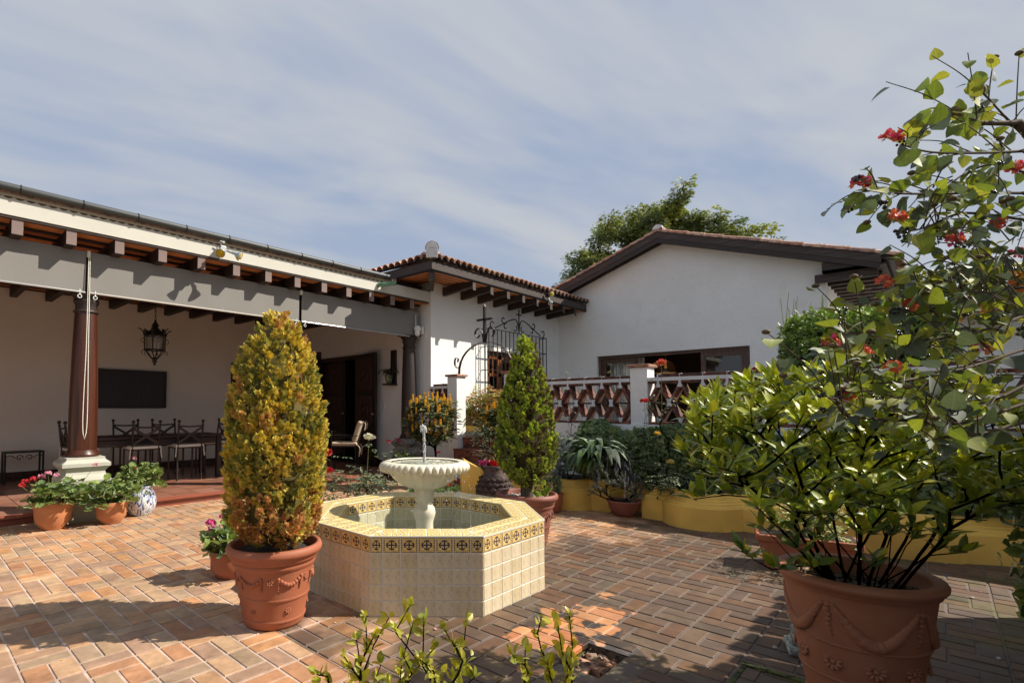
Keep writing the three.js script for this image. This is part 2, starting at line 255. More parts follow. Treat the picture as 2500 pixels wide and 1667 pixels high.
// items: {m: Matrix4, g: geometry index, c: [r,g,b] linear}; joined into one mesh with vertex colours
function joinItems(items, geos) {
  const flat = geos.map((g) => { const k = g.index ? g.toNonIndexed() : g; return { p: k.attributes.position.array, n: k.attributes.normal.array, u: k.attributes.uv.array, c: k.attributes.position.count }; });
  let N = 0; for (const it of items) N += flat[it.g].c;
  const P = new Float32Array(N * 3), Q = new Float32Array(N * 3), U = new Float32Array(N * 2), K = new Float32Array(N * 3); let o = 0;
  for (const it of items) {
    const f = flat[it.g], e = it.m.elements, c = it.c;
    for (let i = 0; i < f.c; i++, o++) {
      const x = f.p[i * 3], y = f.p[i * 3 + 1], z = f.p[i * 3 + 2], a = f.n[i * 3], b = f.n[i * 3 + 1], d = f.n[i * 3 + 2];
      P[o * 3] = e[0] * x + e[4] * y + e[8] * z + e[12]; P[o * 3 + 1] = e[1] * x + e[5] * y + e[9] * z + e[13]; P[o * 3 + 2] = e[2] * x + e[6] * y + e[10] * z + e[14];
      let u = e[0] * a + e[4] * b + e[8] * d, v = e[1] * a + e[5] * b + e[9] * d, w = e[2] * a + e[6] * b + e[10] * d; const l = Math.hypot(u, v, w) || 1;
      Q[o * 3] = u / l; Q[o * 3 + 1] = v / l; Q[o * 3 + 2] = w / l; U[o * 2] = f.u[i * 2]; U[o * 2 + 1] = f.u[i * 2 + 1]; K[o * 3] = c[0]; K[o * 3 + 1] = c[1]; K[o * 3 + 2] = c[2];
    }
  }
  const g = new THREE.BufferGeometry(); g.setAttribute('position', new THREE.BufferAttribute(P, 3)); g.setAttribute('normal', new THREE.BufferAttribute(Q, 3)); g.setAttribute('uv', new THREE.BufferAttribute(U, 2)); g.setAttribute('color', new THREE.BufferAttribute(K, 3)); return g;
}
// large leaves: those that show largest become parts of their own, the rest one joined part
function foliage(parent, items, geos, cols, mat, o = {}) {
  const { parts = 300, name = 'leaf', rest = 'foliage', worldOf = parent.position, minSize = 0 } = o;
  const mats = ramp(cols.map((c) => L(...c)), mat), cam = camera.position, ry = parent.rotation?.y || 0;
  for (const it of items) { const p = new THREE.Vector3().setFromMatrixPosition(it.m).applyAxisAngle(UP, ry).add(worldOf).sub(cam); const Xc = (p.x + p.z) * 0.7071, Zc = (p.x - p.z) * 0.7071; it.size = Math.hypot(it.m.elements[4], it.m.elements[5], it.m.elements[6]) / p.length(); if (Zc <= 0.1 || Xc / Zc > 1.2 || Xc / Zc < -0.84 || p.y / Zc < -0.56) it.size *= 0.001; }
  const sorted = parts ? [...items].sort((a, b) => b.size - a.size) : items; let k = 0;
  for (; k < Math.min(parts, sorted.length) && sorted[k].size * 1280 * 0.41 >= minSize; k++) { const it = sorted[k], m = new THREE.Mesh(geos[it.g], mats[it.k]); m.name = name; it.m.decompose(m.position, m.quaternion, m.scale); parent.add(m); }
  const left = sorted.slice(k); for (const it of left) { const j = 0.85 + 0.3 * H2(it.k + k, Math.floor(it.m.elements[12] * 999), 3); it.c = cols[it.k].map((x) => x * j); }
  if (left.length) part(rest, joinItems(left, geos), mat, parent, undefined, parts ? 'stuff' : undefined);
}
// branches that join tips to the foot, thickening downwards
function growTree(roots, tips, seed, { links = [], rTip = 0.003, rMax = 0.03, seg = 3, jit = 0.015, pow = 0.45, lift = 0.25, sides = 5 } = {}) {
  const r = rng(seed), N = roots.map((p) => ({ p: p.clone(), par: -1, w: 0, d: 0 })), root = roots[0];
  const ord = tips.map((t) => ({ t, d: Math.min(...roots.map((q) => q.distanceTo(t))) })).sort((a, b) => a.d - b.d), ends = [];
  const run = [...links.map(([i, t]) => ({ t, d: 0, force: i })), ...ord];
  for (const { t, d, force } of run) {
    let best = force ?? 0, bc = 1e9;
    if (force === undefined) for (let i = 0; i < N.length; i++) { const n = N[i]; if (n.d > d * 0.92) continue; const D = n.p.distanceTo(t); let c = D; if (n.par >= 0) { const f = _v.copy(n.p).sub(N[n.par].p).normalize(), g = (t.x - n.p.x) * f.x + (t.y - n.p.y) * f.y + (t.z - n.p.z) * f.z; c += (D - g) * 0.9; } c += Math.max(0, n.p.y - t.y) * 1.2 - n.d * 0.12; if (c < bc) { bc = c; best = i; } }
    const a = N[best], mid = a.p.clone().lerp(t, 0.5); mid.y += lift * a.p.distanceTo(t) * (t.y > a.p.y ? -0.35 : 0.5); let prev = best;
    const ns = Math.max(1, Math.min(seg + 2, Math.round(a.p.distanceTo(t) / 0.1) || 1));
    for (let i = 1; i <= ns; i++) { const k = i / ns, p = a.p.clone().multiplyScalar((1 - k) * (1 - k)).addScaledVector(mid, 2 * k * (1 - k)).addScaledVector(t, k * k); if (i < ns) p.add(new THREE.Vector3(r() - 0.5, r() - 0.5, r() - 0.5).multiplyScalar(jit)); N.push({ p, par: prev, w: 0, d: Math.min(...roots.map((q) => q.distanceTo(p))) }); prev = N.length - 1; }
    ends.push({ p: t, i: prev });
  }
  for (const e of ends) for (let i = e.i; i >= 0; i = N[i].par) N[i].w++;
  const P = [], Q = [], U = [];
  const rad = (n) => Math.min(rMax, rTip * Math.pow(Math.max(n.w, 1), pow));
  for (const n of N) {
    if (n.par < 0) continue; const a = N[n.par], r1 = rad(n), r0 = a.par < 0 ? r1 * 1.25 : Math.min(rad(a), r1 * 1.35), d = n.p.clone().sub(a.p), l = d.length(); if (l < 1e-5) continue; d.divideScalar(l);
    const x = new THREE.Vector3().crossVectors(d, Math.abs(d.y) < 0.9 ? UP : new THREE.Vector3(1, 0, 0)).normalize(), z = new THREE.Vector3().crossVectors(d, x);
    for (let s = 0; s < sides; s++) { const q = [s, s + 1].map((k) => { const t = TAU * k / sides; return x.clone().multiplyScalar(Math.cos(t)).addScaledVector(z, Math.sin(t)); }); const A = a.p.clone().addScaledVector(q[0], r0), B = a.p.clone().addScaledVector(q[1], r0), C = n.p.clone().addScaledVector(q[1], r1), D = n.p.clone().addScaledVector(q[0], r1);
      for (const [w, qn, u, v] of [[A, q[0], s, 0], [C, q[1], s + 1, 1], [B, q[1], s + 1, 0], [A, q[0], s, 0], [D, q[0], s, 1], [C, q[1], s + 1, 1]]) { P.push(w.x, w.y, w.z); Q.push(qn.x, qn.y, qn.z); U.push(u * 0.02, a.d + v * l); } }
  }
  const g = new THREE.BufferGeometry(); g.setAttribute('position', new THREE.Float32BufferAttribute(P, 3)); g.setAttribute('normal', new THREE.Float32BufferAttribute(Q, 3)); g.setAttribute('uv', new THREE.Float32BufferAttribute(U, 2));
  return { geo: g, dirs: ends.map((e) => ({ p: e.p, dir: e.p.clone().sub(N[N[e.i].par].p).normalize() })), nodes: N };
}
const rv = (r) => new THREE.Vector3(r() - 0.5, r() - 0.5, r() - 0.5).multiplyScalar(2);
const pick = (r, a) => a[Math.floor(r() * a.length)];
// a flower head of many small petals on a ball or dome
function petals(list, p, n, R, s, r, cols, g = 0, up = null, flat = 0.6) { for (let i = 0; i < n; i++) { const d = rv(r).normalize(); if (up && d.dot(up) < -0.15) d.addScaledVector(up, 1).normalize(); const q = p.clone().addScaledVector(d, R * (0.5 + 0.5 * r())); list.push({ m: orient(q, rv(r).addScaledVector(d, flat), d.clone().add(rv(r).multiplyScalar(0.4)), s * (0.7 + 0.6 * r())), g, c: pick(r, cols) }); } }
const petalGeo = leafGeo(0.45, 0.3, 0.5, 3, (t) => Math.pow(Math.sin(PI * clamp(t * 0.86 + 0.02)), 0.7), 0);

// =====================================================================
// THE SETTING: ground, brick floor, terrace
// =====================================================================
struct('ground', (() => { const g = new THREE.CircleGeometry(5000, 48).rotateX(-PI / 2).translate(0, -0.35, 0); return triUV(g, 1); })(), std(L(0.12, 0.11, 0.07), 1, { map: T.mottle }));
struct('hills', (() => { // a far ridge to the right of the gable
  const P = [], n = 60; const top = (i) => { const k = i / n; return 420 * Math.exp(-Math.pow((k - 0.62) / 0.26, 2)) + 90 * fbm(k * 9, 3, 5, 4) + 60; };
  for (let i = 0; i < n; i++) { const q = (k, h, r) => { const t = lerp(-0.55, 0.75, k / n); const c = V(Math.cos(t) * r, h, Math.sin(t) * r); return [c.x, c.y, c.z]; };
    const a = q(i, -1, 2300), b = q(i + 1, -1, 2300), c = q(i + 1, top(i + 1), 3200), d = q(i, top(i), 3200), e = q(i + 1, -1, 4200), f = q(i, -1, 4200); P.push(...a, ...c, ...b, ...a, ...d, ...c, ...d, ...e, ...c, ...d, ...f, ...e); }
  const g = new THREE.BufferGeometry(); g.setAttribute('position', new THREE.Float32BufferAttribute(P, 3)); g.computeVertexNormals(); return triUV(g, 0.002);
})(), std(L(0.07, 0.1, 0.07), 1, { map: T.mottle }));

const FLOOR = { a0: -1.6, b0: -1.5, s: 11 };
// stains, moss and worn clean patches of the paving, laid out in courtyard metres
T.floor = (() => {
  const n = 1792, d = new Uint8Array(n * n * 4); let o = 0;
  for (let j = 0; j < n; j++) for (let i = 0; i < n; i++) {
    const a = FLOOR.a0 + (i / n) * FLOOR.s, b = FLOOR.b0 + (j / n) * FLOOR.s;
    const n1 = fbm(a * 1.1, b * 1.1, 3, 5), n2 = fbm(a * 4.3 + 7, b * 4.3, 9, 4), n3 = fbm(a * 16, b * 16, 15, 3), f = vnoise(a * 90, b * 90, 21);
    // algae-dark side of the court, broken by fbm edges
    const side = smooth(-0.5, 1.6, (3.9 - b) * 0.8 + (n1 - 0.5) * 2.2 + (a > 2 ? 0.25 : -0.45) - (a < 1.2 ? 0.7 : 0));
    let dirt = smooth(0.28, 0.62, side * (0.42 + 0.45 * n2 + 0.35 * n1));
    const worn = smooth(0.03, 0.07, 0.34 - Math.hypot((a - 3.55) * 0.55, (b - 1.95) * 1.05) + (n2 - 0.5) * 0.7) * smooth(0.45, 0.52, n2 + 0.12 * n3);
    const wet = smooth(0.0, 0.06, 0.42 - Math.hypot(a - 3.5, (b - 1.95)) + (n2 - 0.5) * 0.5) * (1 - worn);
    const pale = smooth(0.55, 0.72, n1 * 0.6 + n2 * 0.4) * (1 - dirt) * 0.5;
    let c = [1, 1, 1].map((x) => x * (0.8 + 0.22 * n3 + 0.06 * (f - 0.5)) * (0.86 + 0.24 * n2));
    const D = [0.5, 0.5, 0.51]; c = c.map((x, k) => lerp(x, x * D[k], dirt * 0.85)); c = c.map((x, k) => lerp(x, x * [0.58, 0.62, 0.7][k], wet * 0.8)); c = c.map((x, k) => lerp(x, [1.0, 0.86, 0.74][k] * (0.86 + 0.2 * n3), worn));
    c = c.map((x, k) => lerp(x, [1.0, 1.0, 0.98][k] * (0.9 + 0.15 * n3), pale));
    const moss = smooth(0.5, 0.66, fbm(a * 3, b * 3, 33, 5)) * smooth(1.0, 0.6, b) * 0.55; c = c.map((x, k) => lerp(x, [0.5, 0.58, 0.36][k] * (0.7 + 0.4 * n3), moss));
    const ring = smooth(0.08, 0.0, Math.abs(Math.hypot(a - 2.101, b - 3.62) - 0.29) + (n2 - 0.5) * 0.12) * smooth(4.0, 3.3, b + (n1 - 0.5)); c = c.map((x, k) => lerp(x, [1.1, 1.14, 1.2][k] * 0.95, ring * 0.8 * smooth(0.35, 0.5, n3 + n2 * 0.4)));
    for (let k = 0; k < 3; k++) d[o++] = clamp(c[k]) * 255; d[o++] = 255;
  }
  const t = new THREE.DataTexture(d, n, n); t.magFilter = THREE.LinearFilter; t.minFilter = THREE.LinearMipmapLinearFilter; t.colorSpace = THREE.SRGBColorSpace; t.needsUpdate = true; return t;
})();
const floorUV = (g, ox = 0, oz = 0) => { const p = g.attributes.position, u = new Float32Array(p.count * 2); for (let i = 0; i < p.count; i++) { u[i * 2] = (p.getX(i) + ox - FLOOR.a0) / FLOOR.s; u[i * 2 + 1] = (-(p.getZ(i) + oz) - FLOOR.b0) / FLOOR.s; } g.setAttribute('uv', new THREE.BufferAttribute(u, 2)); return g; };
const HOLE = { a: 3.23, b: 1.63, w: 0.2, d: 0.145 };
const courtyard = (() => {
  const sh = new THREE.Shape([[-1.6, -1.5], [9.3, -1.5], [9.3, 9.4], [-1.6, 9.4]].map(([x, y]) => new THREE.Vector2(x, y)));
  sh.holes.push(new THREE.Path([[-1, -1], [-1, 1], [1, 1], [1, -1]].map(([x, y]) => new THREE.Vector2(HOLE.a + x * HOLE.w, HOLE.b + y * HOLE.d))));
  const g = floorUV(new THREE.ShapeGeometry(sh).rotateX(-PI / 2).translate(0, -0.006, 0));
  const m = struct('courtyard_floor', g, std(L(0.62, 0.47, 0.38), 0.95, { map: T.floor, bumpMap: T.claybump, bumpScale: 0.004 })); return m;
})();
{
  const mat = std(L(1, 1, 1), 0.62, { map: T.floor, vertexColors: true, bumpMap: T.clay, bumpScale: 0.002 });
  const matW = mat.clone(); const rest = [], list = [], r = rng(101), cam = [0, 0];
  const tones = [[0.53, 0.3, 0.16], [0.48, 0.29, 0.175], [0.56, 0.285, 0.13], [0.44, 0.3, 0.19], [0.5, 0.325, 0.19], [0.47, 0.235, 0.12], [0.57, 0.35, 0.2], [0.42, 0.26, 0.17]];
  const put = (a, b, w, d) => {
    if (a < -1.4 || b < -1.35 || a > 8.9 || b > 9.1) return;
    if (Math.abs(a - HOLE.a) < HOLE.w + w / 2 - 0.03 && Math.abs(b - HOLE.b) < HOLE.d + d / 2 - 0.03) return;
    if (a > 8.0 && b < 6.2) return; const Zc = (a + b) * 0.7071, Xc = (a - b) * 0.7071; if (Zc < 2.0 || Xc / Zc > 1.35 || Xc / Zc < -1.0) return;
    const t = pick(r, tones), j = 0.92 + 0.22 * r(); list.push({ a, b, w: w - 0.012 - r() * 0.008, d: d - 0.012 - r() * 0.008, y: (r() - 0.5) * 0.004, t: t.map((x) => x * j), tilt: (r() - 0.5) * 0.02, key: Math.min(w, d) / (Zc * Zc), vis: Zc > 2.35 && Xc / Zc > -0.85 && Xc / Zc < 1.2 });
  };
  for (let s = -7; s < 20; s++) {
    const b0 = 1.345 + 0.4 * s, ph = b0 < 2.4 ? 1.635 : 1.455;
    for (let k = -12; k < 28; k++) { const a0 = ph + 0.285 * k, flip = (s + k) & 1, bp = flip ? b0 : b0 + 0.13, bs = flip ? b0 + 0.27 : b0; put(a0 + 0.071, bp + 0.135, 0.1425, 0.27); put(a0 + 0.214, bp + 0.135, 0.1425, 0.27); put(a0 + 0.1425, bs + 0.065, 0.285, 0.13); }
  }
  const make = (q) => { const g = slab(q.w, q.d, 0.03, 0.003).rotateY(q.tilt).translate(q.a, -0.03 + q.y, -q.b); floorUV(g); const n = g.attributes.position.count, c = new Float32Array(n * 3); for (let i = 0; i < n; i++) { c[i * 3] = q.t[0]; c[i * 3 + 1] = q.t[1]; c[i * 3 + 2] = q.t[2]; } g.setAttribute('color', new THREE.BufferAttribute(c, 3)); return g; };
  list.sort((x, y) => (y.vis - x.vis) || y.key - x.key);
  list.forEach((q, i) => { const g = make(q); if (i < 300) { const m = new THREE.Mesh(g, mat); m.name = 'brick'; courtyard.add(m); } else rest.push(g); });
  part('bricks', mergeGeometries(rest), matW, courtyard, undefined, 'stuff');
  // the sunken opening with its broken brick
  const { a, b, w, d } = HOLE;
  part('pit_lining', [box(a - w, a + w, -0.2, -0.16, b - d, b + d), box(a - w - 0.02, a - w, -0.2, -0.013, b - d, b + d), box(a + w, a + w + 0.02, -0.2, -0.013, b - d, b + d), box(a - w, a + w, -0.2, -0.013, b - d - 0.02, b - d), box(a - w, a + w, -0.2, -0.013, b + d, b + d + 0.02)], std(L(0.12, 0.09, 0.055), 0.95, { map: T.aged }), courtyard);
  for (const [x, z, pw, pd, t, c] of [[-0.06, 0.05, 0.2, 0.13, 0.1, 0], [0.05, -0.045, 0.2, 0.11, -0.2, 1], [0.13, 0.07, 0.06, 0.07, 0.7, 2]]) { const m = part('broken_brick', slab(pw, pd, 0.06, 0.008).rotateZ(t * 0.3).rotateY(t), M.roofTile[c], courtyard); m.position.copy(V(a + x, -0.1, b + z)); }
  const rr = rng(7), dl = []; for (let i = 0; i < 40; i++) dl.push({ m: orient(V(a + (rr() - 0.3) * 0.24, -0.045 + rr() * 0.03, b + (rr() - 0.5) * 0.2), rv(rr).setY(0), rv(rr).addScaledVector(UP, 1.4), 0.03 + rr() * 0.035), g: 0, c: pick(rr, [[0.3, 0.12, 0.06], [0.35, 0.2, 0.11], [0.2, 0.1, 0.06]]) });
  part('dry_leaves', joinItems(dl, [leafGeo(0.3)]), M.leafDull, courtyard, undefined, 'stuff');
  // shallow mossy channel near the big pot
  const moss = std(L(0.1, 0.11, 0.03), 1, { map: T.aged, bumpMap: T.claybump, bumpScale: 0.01 });
  part('moss', [box(3.8, 3.845, -0.012, 0.012, -1.2, 0.93), box(3.0, 3.8, -0.012, 0.006, 0.9, 0.925)], moss, courtyard, undefined, 'stuff');
}
// petals, chips and fallen leaves lying about
{
  const r = rng(55), it = []; for (let i = 0; i < 120; i++) { const a = 0.8 + r() * 6.5, b = -0.6 + r() * 8; if (Math.hypot(a - 3.71, b - 3.59) < 1.2) continue; it.push({ m: orient(V(a, 0.008, b), rv(r).setY(0.05), rv(r).multiplyScalar(0.4).addScaledVector(UP, 1), 0.012 + r() * 0.03), g: 0, c: pick(r, [[0.5, 0.45, 0.38], [0.6, 0.4, 0.05], [0.12, 0.08, 0.05], [0.1, 0.07, 0.05], [0.6, 0.3, 0.25]]) }); }
  tag(struct('fallen_petals', joinItems(it, [leafGeo(0.35)]), M.petal, 'stuff'), 'pale petals and dry bits scattered over the brick floor', 'litter');
}
// raised terrace behind the lattice, with its own floor
struct('terrace', [box(8.86, 22, -0.3, 1.05, -9, 6.0), box(9.6, 14.69, -0.3, 1.05, 6.0, 8.37)], M.stoneGrey);

// =====================================================================
// THE VERANDA
// =====================================================================
const veranda = thing('veranda_house', 'long veranda with white fascia, dark rafters and grey roller blinds', 'veranda');
{
  const v = veranda, A0 = -2.2, A1 = 8.87;
  part('wall', [box(A0, A1 + 0.3, 0, 4.3, 13.3, 13.6)], M.plasterSmooth, v, 'shaded cream back wall');
  part('wall', [box(A1, A1 + 0.3, 0, 4.3, 8.6, 10.95), box(A1, A1 + 0.3, 3.0, 4.3, 10.95, 12.95), box(A1, A1 + 0.3, 0, 4.3, 12.95, 13.3)], M.plaster, v);
  part('wall', [box(A0 - 0.3, A0, 0, 4.3, 9, 13.6)], M.plasterSmooth, v);
  part('skirting', [box(A0, A1, 0.14, 0.31, 13.27, 13.3), box(A1 - 0.025, A1, 0.14, 0.31, 9.2, 10.95)], M.woodRed, v);
  // floor of polished tiles with a rounded nosing
  part('floor', box(A0, A1, -0.2, 0.138, 9.03, 13.3), std(L(0.2, 0.1, 0.065), 0.28, { map: T.mottle, bumpMap: T.claybump, bumpScale: 0.001 }), v);
  part('step', [sweep([[A0, 8.99], [8.4, 8.99]], [[0.02, -0.01], [0.02, 0.07], [-0.01, 0.085], [-0.035, 0.1], [-0.035, 0.125], [-0.01, 0.142], [0.06, 0.142]])], std(L(0.3, 0.09, 0.055), 0.3, { map: T.mottle }), v);
  const seams = []; for (let k = 0; k < 28; k++) { const a = A0 + k * 0.4; for (let j = 0; j < 6; j++) { const g = slab(0.392, 0.392, 0.006, 0.002).translate(a + 0.2, 0.1385, -(9.27 + j * 0.4)); seams.push(g); } }
  { const r = rng(8), tm = ['#a87560', '#9a6a56', '#b07e6a', '#a26d56'].map((c) => std(new THREE.Color(c), 0.3, { map: T.mottle })); const G = slab(0.392, 0.392, 0.006, 0.002); for (let k = 0; k < 27; k++) for (let j = 0; j < 10; j++) { const m = new THREE.Mesh(G, pick(r, tm)); m.name = 'floor_tile'; m.position.copy(V(A0 + k * 0.4 + 0.2, 0.1385, 9.25 + j * 0.4)); v.add(m); } }
  // rafters with weathered ends, battens and clay soffit
  const raf = box(-0.06, 0.06, 3.85, 4.05, 8.41, 13.3), end = box(-0.061, 0.061, 3.849, 4.051, 8.402, 8.41);
  for (let k = -4; k < 14; k++) { const a = 0.49 + 0.6 * k; const m = part('rafter', raf, M.wood, v); m.position.x = a; const e = part('rafter_end', end, M.woodEnd, m); }
  for (let j = 0; j < 14; j++) part('soffit_plank', box(A0, A1, 4.055, 4.08, 8.42 + j * 0.35, 8.42 + j * 0.35 + 0.31), M.orangeTile, v);
  part('batten', Array.from({ length: 14 }, (_, j) => box(A0, A1, 4.03, 4.056, 8.42 + j * 0.35 + 0.29, 8.42 + j * 0.35 + 0.37)), M.wood, v);
  part('fascia', [box(A0, A1 - 0.004, 4.075, 4.31, 8.37, 8.45)], M.fascia, v);
  part('fascia_board', [box(A0, A1 - 0.05, 4.045, 4.075, 8.385, 8.46)], M.woodGrey, v);
  part('fascia_moulding', [box(A0, 7.6, 4.31, 4.335, 8.34, 8.45)], std(L(0.4, 0.33, 0.22), 0.8), v);
  part('beam', [box(A0, 8.86, 3.3, 3.85, 8.78, 8.94)], M.wood, v);
  // flat-pitched roof behind the gutter
  part('roof', [triUV(new THREE.BoxGeometry(7.75 - A0, 0.1, 5.6).rotateX(0.1).translate((A0 + 7.75) / 2, 4.66, -(8.38 + 2.75)))], M.roofTile[3], v);
  const tl = []; for (let k = 0; k < 82; k++) tl.push(new THREE.CylinderGeometry(0.055, 0.055, 0.5, 8, 1, false).scale(1, 1, 0.75).rotateX(PI / 2 + 0.1).translate(A0 + k * 0.12 + 0.06, 4.35, -8.61));
  part('eave_tiles', tl, std(L(0.1, 0.075, 0.055), 0.9, { map: T.aged }), v, undefined, 'stuff');
  part('gutter', [tube([V(A0, 4.415, 8.31), V(2, 4.415, 8.31), V(7.55, 4.415, 8.31)], 0.05, 40, 10)], M.gutter, v);
  for (let k = 0; k < 14; k++) part('gutter_bracket', new THREE.TorusGeometry(0.055, 0.008, 4, 12).rotateY(PI / 2).translate(-1.7 + k * 0.7, 4.415, -8.31), M.black, v);
  // roller blinds
  for (const [i, a0, a1] of [[0, A0, 1.93], [1, 1.985, 5.5], [2, 5.555, 8.8]]) {
    const g = new THREE.PlaneGeometry(a1 - a0, 0.6, 30, 6), p = g.attributes.position; for (let k = 0; k < p.count; k++) p.setZ(k, 0.012 * Math.sin(p.getX(k) * 2.1 + i) * (0.3 - p.getY(k)) + 0.004 * Math.sin(p.getX(k) * 9 + i));
    g.computeVertexNormals(); const bl = part('roller_blind', triUV(g.translate((a0 + a1) / 2, 3.56, -8.67)), M.blind, v); bl.material.side = THREE.DoubleSide;
    part('bottom_bar', [rod(V(a0, 3.262, 8.665), V(a1, 3.262, 8.665), 0.016, 0.016, 8)], i === 1 ? std(L(0.4, 0.36, 0.32), 0.5) : M.steel, bl);
    for (const x of [a0 + 0.07, a1 - 0.07]) { if (x < 0 || x > 8.6) continue; part('bead_hook', [new THREE.TorusGeometry(0.025, 0.006, 5, 12).translate(x, 3.2, -8.66), rod(V(x, 3.22, 8.66), V(x, 3.3, 8.66), 0.008)], M.white, bl); }
    if (i < 2) part('pulley', [rbox(a1 + 0.005, a1 + 0.05, 3.78, 3.87, 8.63, 8.69, 0.01)], M.cushion, bl);
  }
  part('blind_cord', [tube([V(1.955, 3.8, 8.64), V(1.95, 2.6, 8.62), V(1.935, 1.25, 8.61), V(1.955, 1.16, 8.61), V(1.975, 1.25, 8.61), V(1.975, 2.6, 8.62), V(1.972, 3.8, 8.64)], 0.006, 60, 5)], M.cushion, v);
  // carved double door, one leaf swung out
  part('door_frame', [box(8.8, 9.0, 0.14, 3.0, 12.85, 12.98), box(8.8, 9.0, 0.14, 3.0, 10.9, 11.0), box(8.8, 9.0, 2.92, 3.02, 10.9, 12.98)], M.doorWood, v);
  const leaf = (sgn) => { const d = part('door_leaf', [rbox(0, 1.02, 0, 2.86, -0.03, 0.03, 0.008)], M.doorWood, v); const G = [];
    for (const [y0, y1] of [[0.15, 0.85], [1.0, 1.75], [1.9, 2.7]]) { part('door_panel', [rbox(0.16, 0.86, y0, y1, 0.025, 0.05, 0.015), new THREE.TorusGeometry(0.2, 0.025, 6, 24).translate(0.51, (y0 + y1) / 2, -0.055), new THREE.ConeGeometry(0.13, 0.03, 12).rotateX(-PI / 2).translate(0.51, (y0 + y1) / 2, -0.06), rbox(0.16, 0.86, y0, y1, -0.05, -0.025, 0.015), new THREE.TorusGeometry(0.2, 0.025, 6, 24).translate(0.51, (y0 + y1) / 2, 0.055), new THREE.ConeGeometry(0.13, 0.03, 12).rotateX(PI / 2).translate(0.51, (y0 + y1) / 2, 0.06)], std(L(0.075, 0.028, 0.012), 0.45, { map: T.grain }), d); }
    part('handle', [new THREE.SphereGeometry(0.03, 10, 8).translate(0.95, 1.3, 0.07), rod(new THREE.Vector3(0.95, 1.3, 0.02), new THREE.Vector3(0.95, 1.3, 0.07), 0.012), new THREE.SphereGeometry(0.03, 10, 8).translate(0.95, 1.3, -0.07)], std(L(0.5, 0.4, 0.22), 0.3, { metalness: 0.8 }), d); return d; };
  const d1 = leaf(1); d1.position.copy(V(8.78, 0.15, 11.05)); d1.rotation.y = -1.72;
  const d2 = leaf(-1); d2.position.copy(V(9.02, 0.15, 12.9)); d2.rotation.y = -1.5;
  // dark room behind the door
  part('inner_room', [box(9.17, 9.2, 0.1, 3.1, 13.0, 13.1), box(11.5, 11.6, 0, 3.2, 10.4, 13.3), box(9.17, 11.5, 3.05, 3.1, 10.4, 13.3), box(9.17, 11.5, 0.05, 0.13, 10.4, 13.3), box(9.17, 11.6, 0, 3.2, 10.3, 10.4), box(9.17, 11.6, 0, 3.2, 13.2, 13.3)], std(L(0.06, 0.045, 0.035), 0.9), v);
  part('light_switch', [rbox(8.855, 8.87, 1.6, 1.72, 9.97, 10.05, 0.004)], M.white, v);
  // second door, on the back wall, seen as a dark strip beside the cypress
  part('door_frame', [rbox(6.35, 7.5, 0.14, 2.8, 13.22, 13.3, 0.01)], M.doorWood, v);
}
// stone pedestals and turned wooden columns
{
  const c = thing('veranda_column', 'reddish brown wooden column nearest the camera, behind the geranium pots', 'column', [1.99, 0, 8.86], 0, 'columns of the veranda');
  part('pedestal', squareLathe([[0, -0.02], [0.27, -0.02], [0.27, 0.5], [0.3, 0.52], [0.31, 0.58], [0.29, 0.62], [0.25, 0.66], [0.24, 0.7], [0.27, 0.74], [0.3, 0.77], [0.3, 0.82], [0.26, 0.85], [0.24, 0.87], [0.24, 0.9], [0, 0.9]]), M.stone, c);
  part('base', lathe([[0, 0.9], [0.215, 0.9], [0.225, 0.92], [0.215, 0.95], [0.195, 0.96], [0.2, 0.985], [0.185, 1.0], [0, 1.0]], 32), M.woodRed, c);
  part('shaft', lathe([[0.178, 1.0], [0.185, 1.3], [0.18, 1.8], [0.165, 2.4], [0.145, 2.95], [0.14, 3.0]], 32), M.woodRed, c);
  part('ring', lathe([[0.14, 2.98], [0.16, 2.99], [0.165, 3.005], [0.16, 3.02], [0.14, 3.03]], 32), M.ironBrown, c);
  part('capital', [lathe([[0.138, 3.0], [0.138, 3.1], [0.16, 3.14], [0.165, 3.17], [0.15, 3.18], [0.17, 3.22], [0.2, 3.24], [0.2, 3.27], [0, 3.27]], 32), box(-0.24, 0.24, 3.27, 3.3, -0.14, 0.14)], M.wood, c);
  copyOf(c, 'veranda_column', 'dark wooden column half hidden behind the tall golden cypress', [5.52, 0, 8.86]);
  const e = copyOf(c, 'veranda_column', 'dark brown wooden column beside the white wall end and yellow flower bush', [8.58, 0, 8.8]);
  e.children.forEach((m) => { if (m.name === 'pedestal') { m.material = M.stoneGrey; } if (m.name === 'shaft' || m.name === 'base') m.material = M.woodV; });
}

// =====================================================================
// THE CORNER HOUSE: wall with the caged window, hip roof of barrel tiles
// =====================================================================
function barrelTile(len = 0.46, r0 = 0.1, r1 = 0.08, th = 0.014, n = 8) { // axis along +z (up the slope), wide end at z = 0
  const P = [], q = (a, b, c, d) => P.push(...a, ...b, ...c, ...a, ...c, ...d);
  const at = (k, r, z) => [r * Math.cos(PI * k / n), r * Math.sin(PI * k / n), z];
  for (let k = 0; k < n; k++) { q(at(k, r0, 0), at(k, r1, -len), at(k + 1, r1, -len), at(k + 1, r0, 0)); q(at(k, r0 - th, 0), at(k + 1, r0 - th, 0), at(k + 1, r1 - th, -len), at(k, r1 - th, -len)); q(at(k, r0 - th, 0), at(k, r0, 0), at(k + 1, r0, 0), at(k + 1, r0 - th, 0)); }
  const g = new THREE.BufferGeometry(); g.setAttribute('position', new THREE.Float32BufferAttribute(P, 3)); return triUV(toCreasedNormals(g, 0.7));
}
const tileGeo = barrelTile();
const tileR = rng(303);
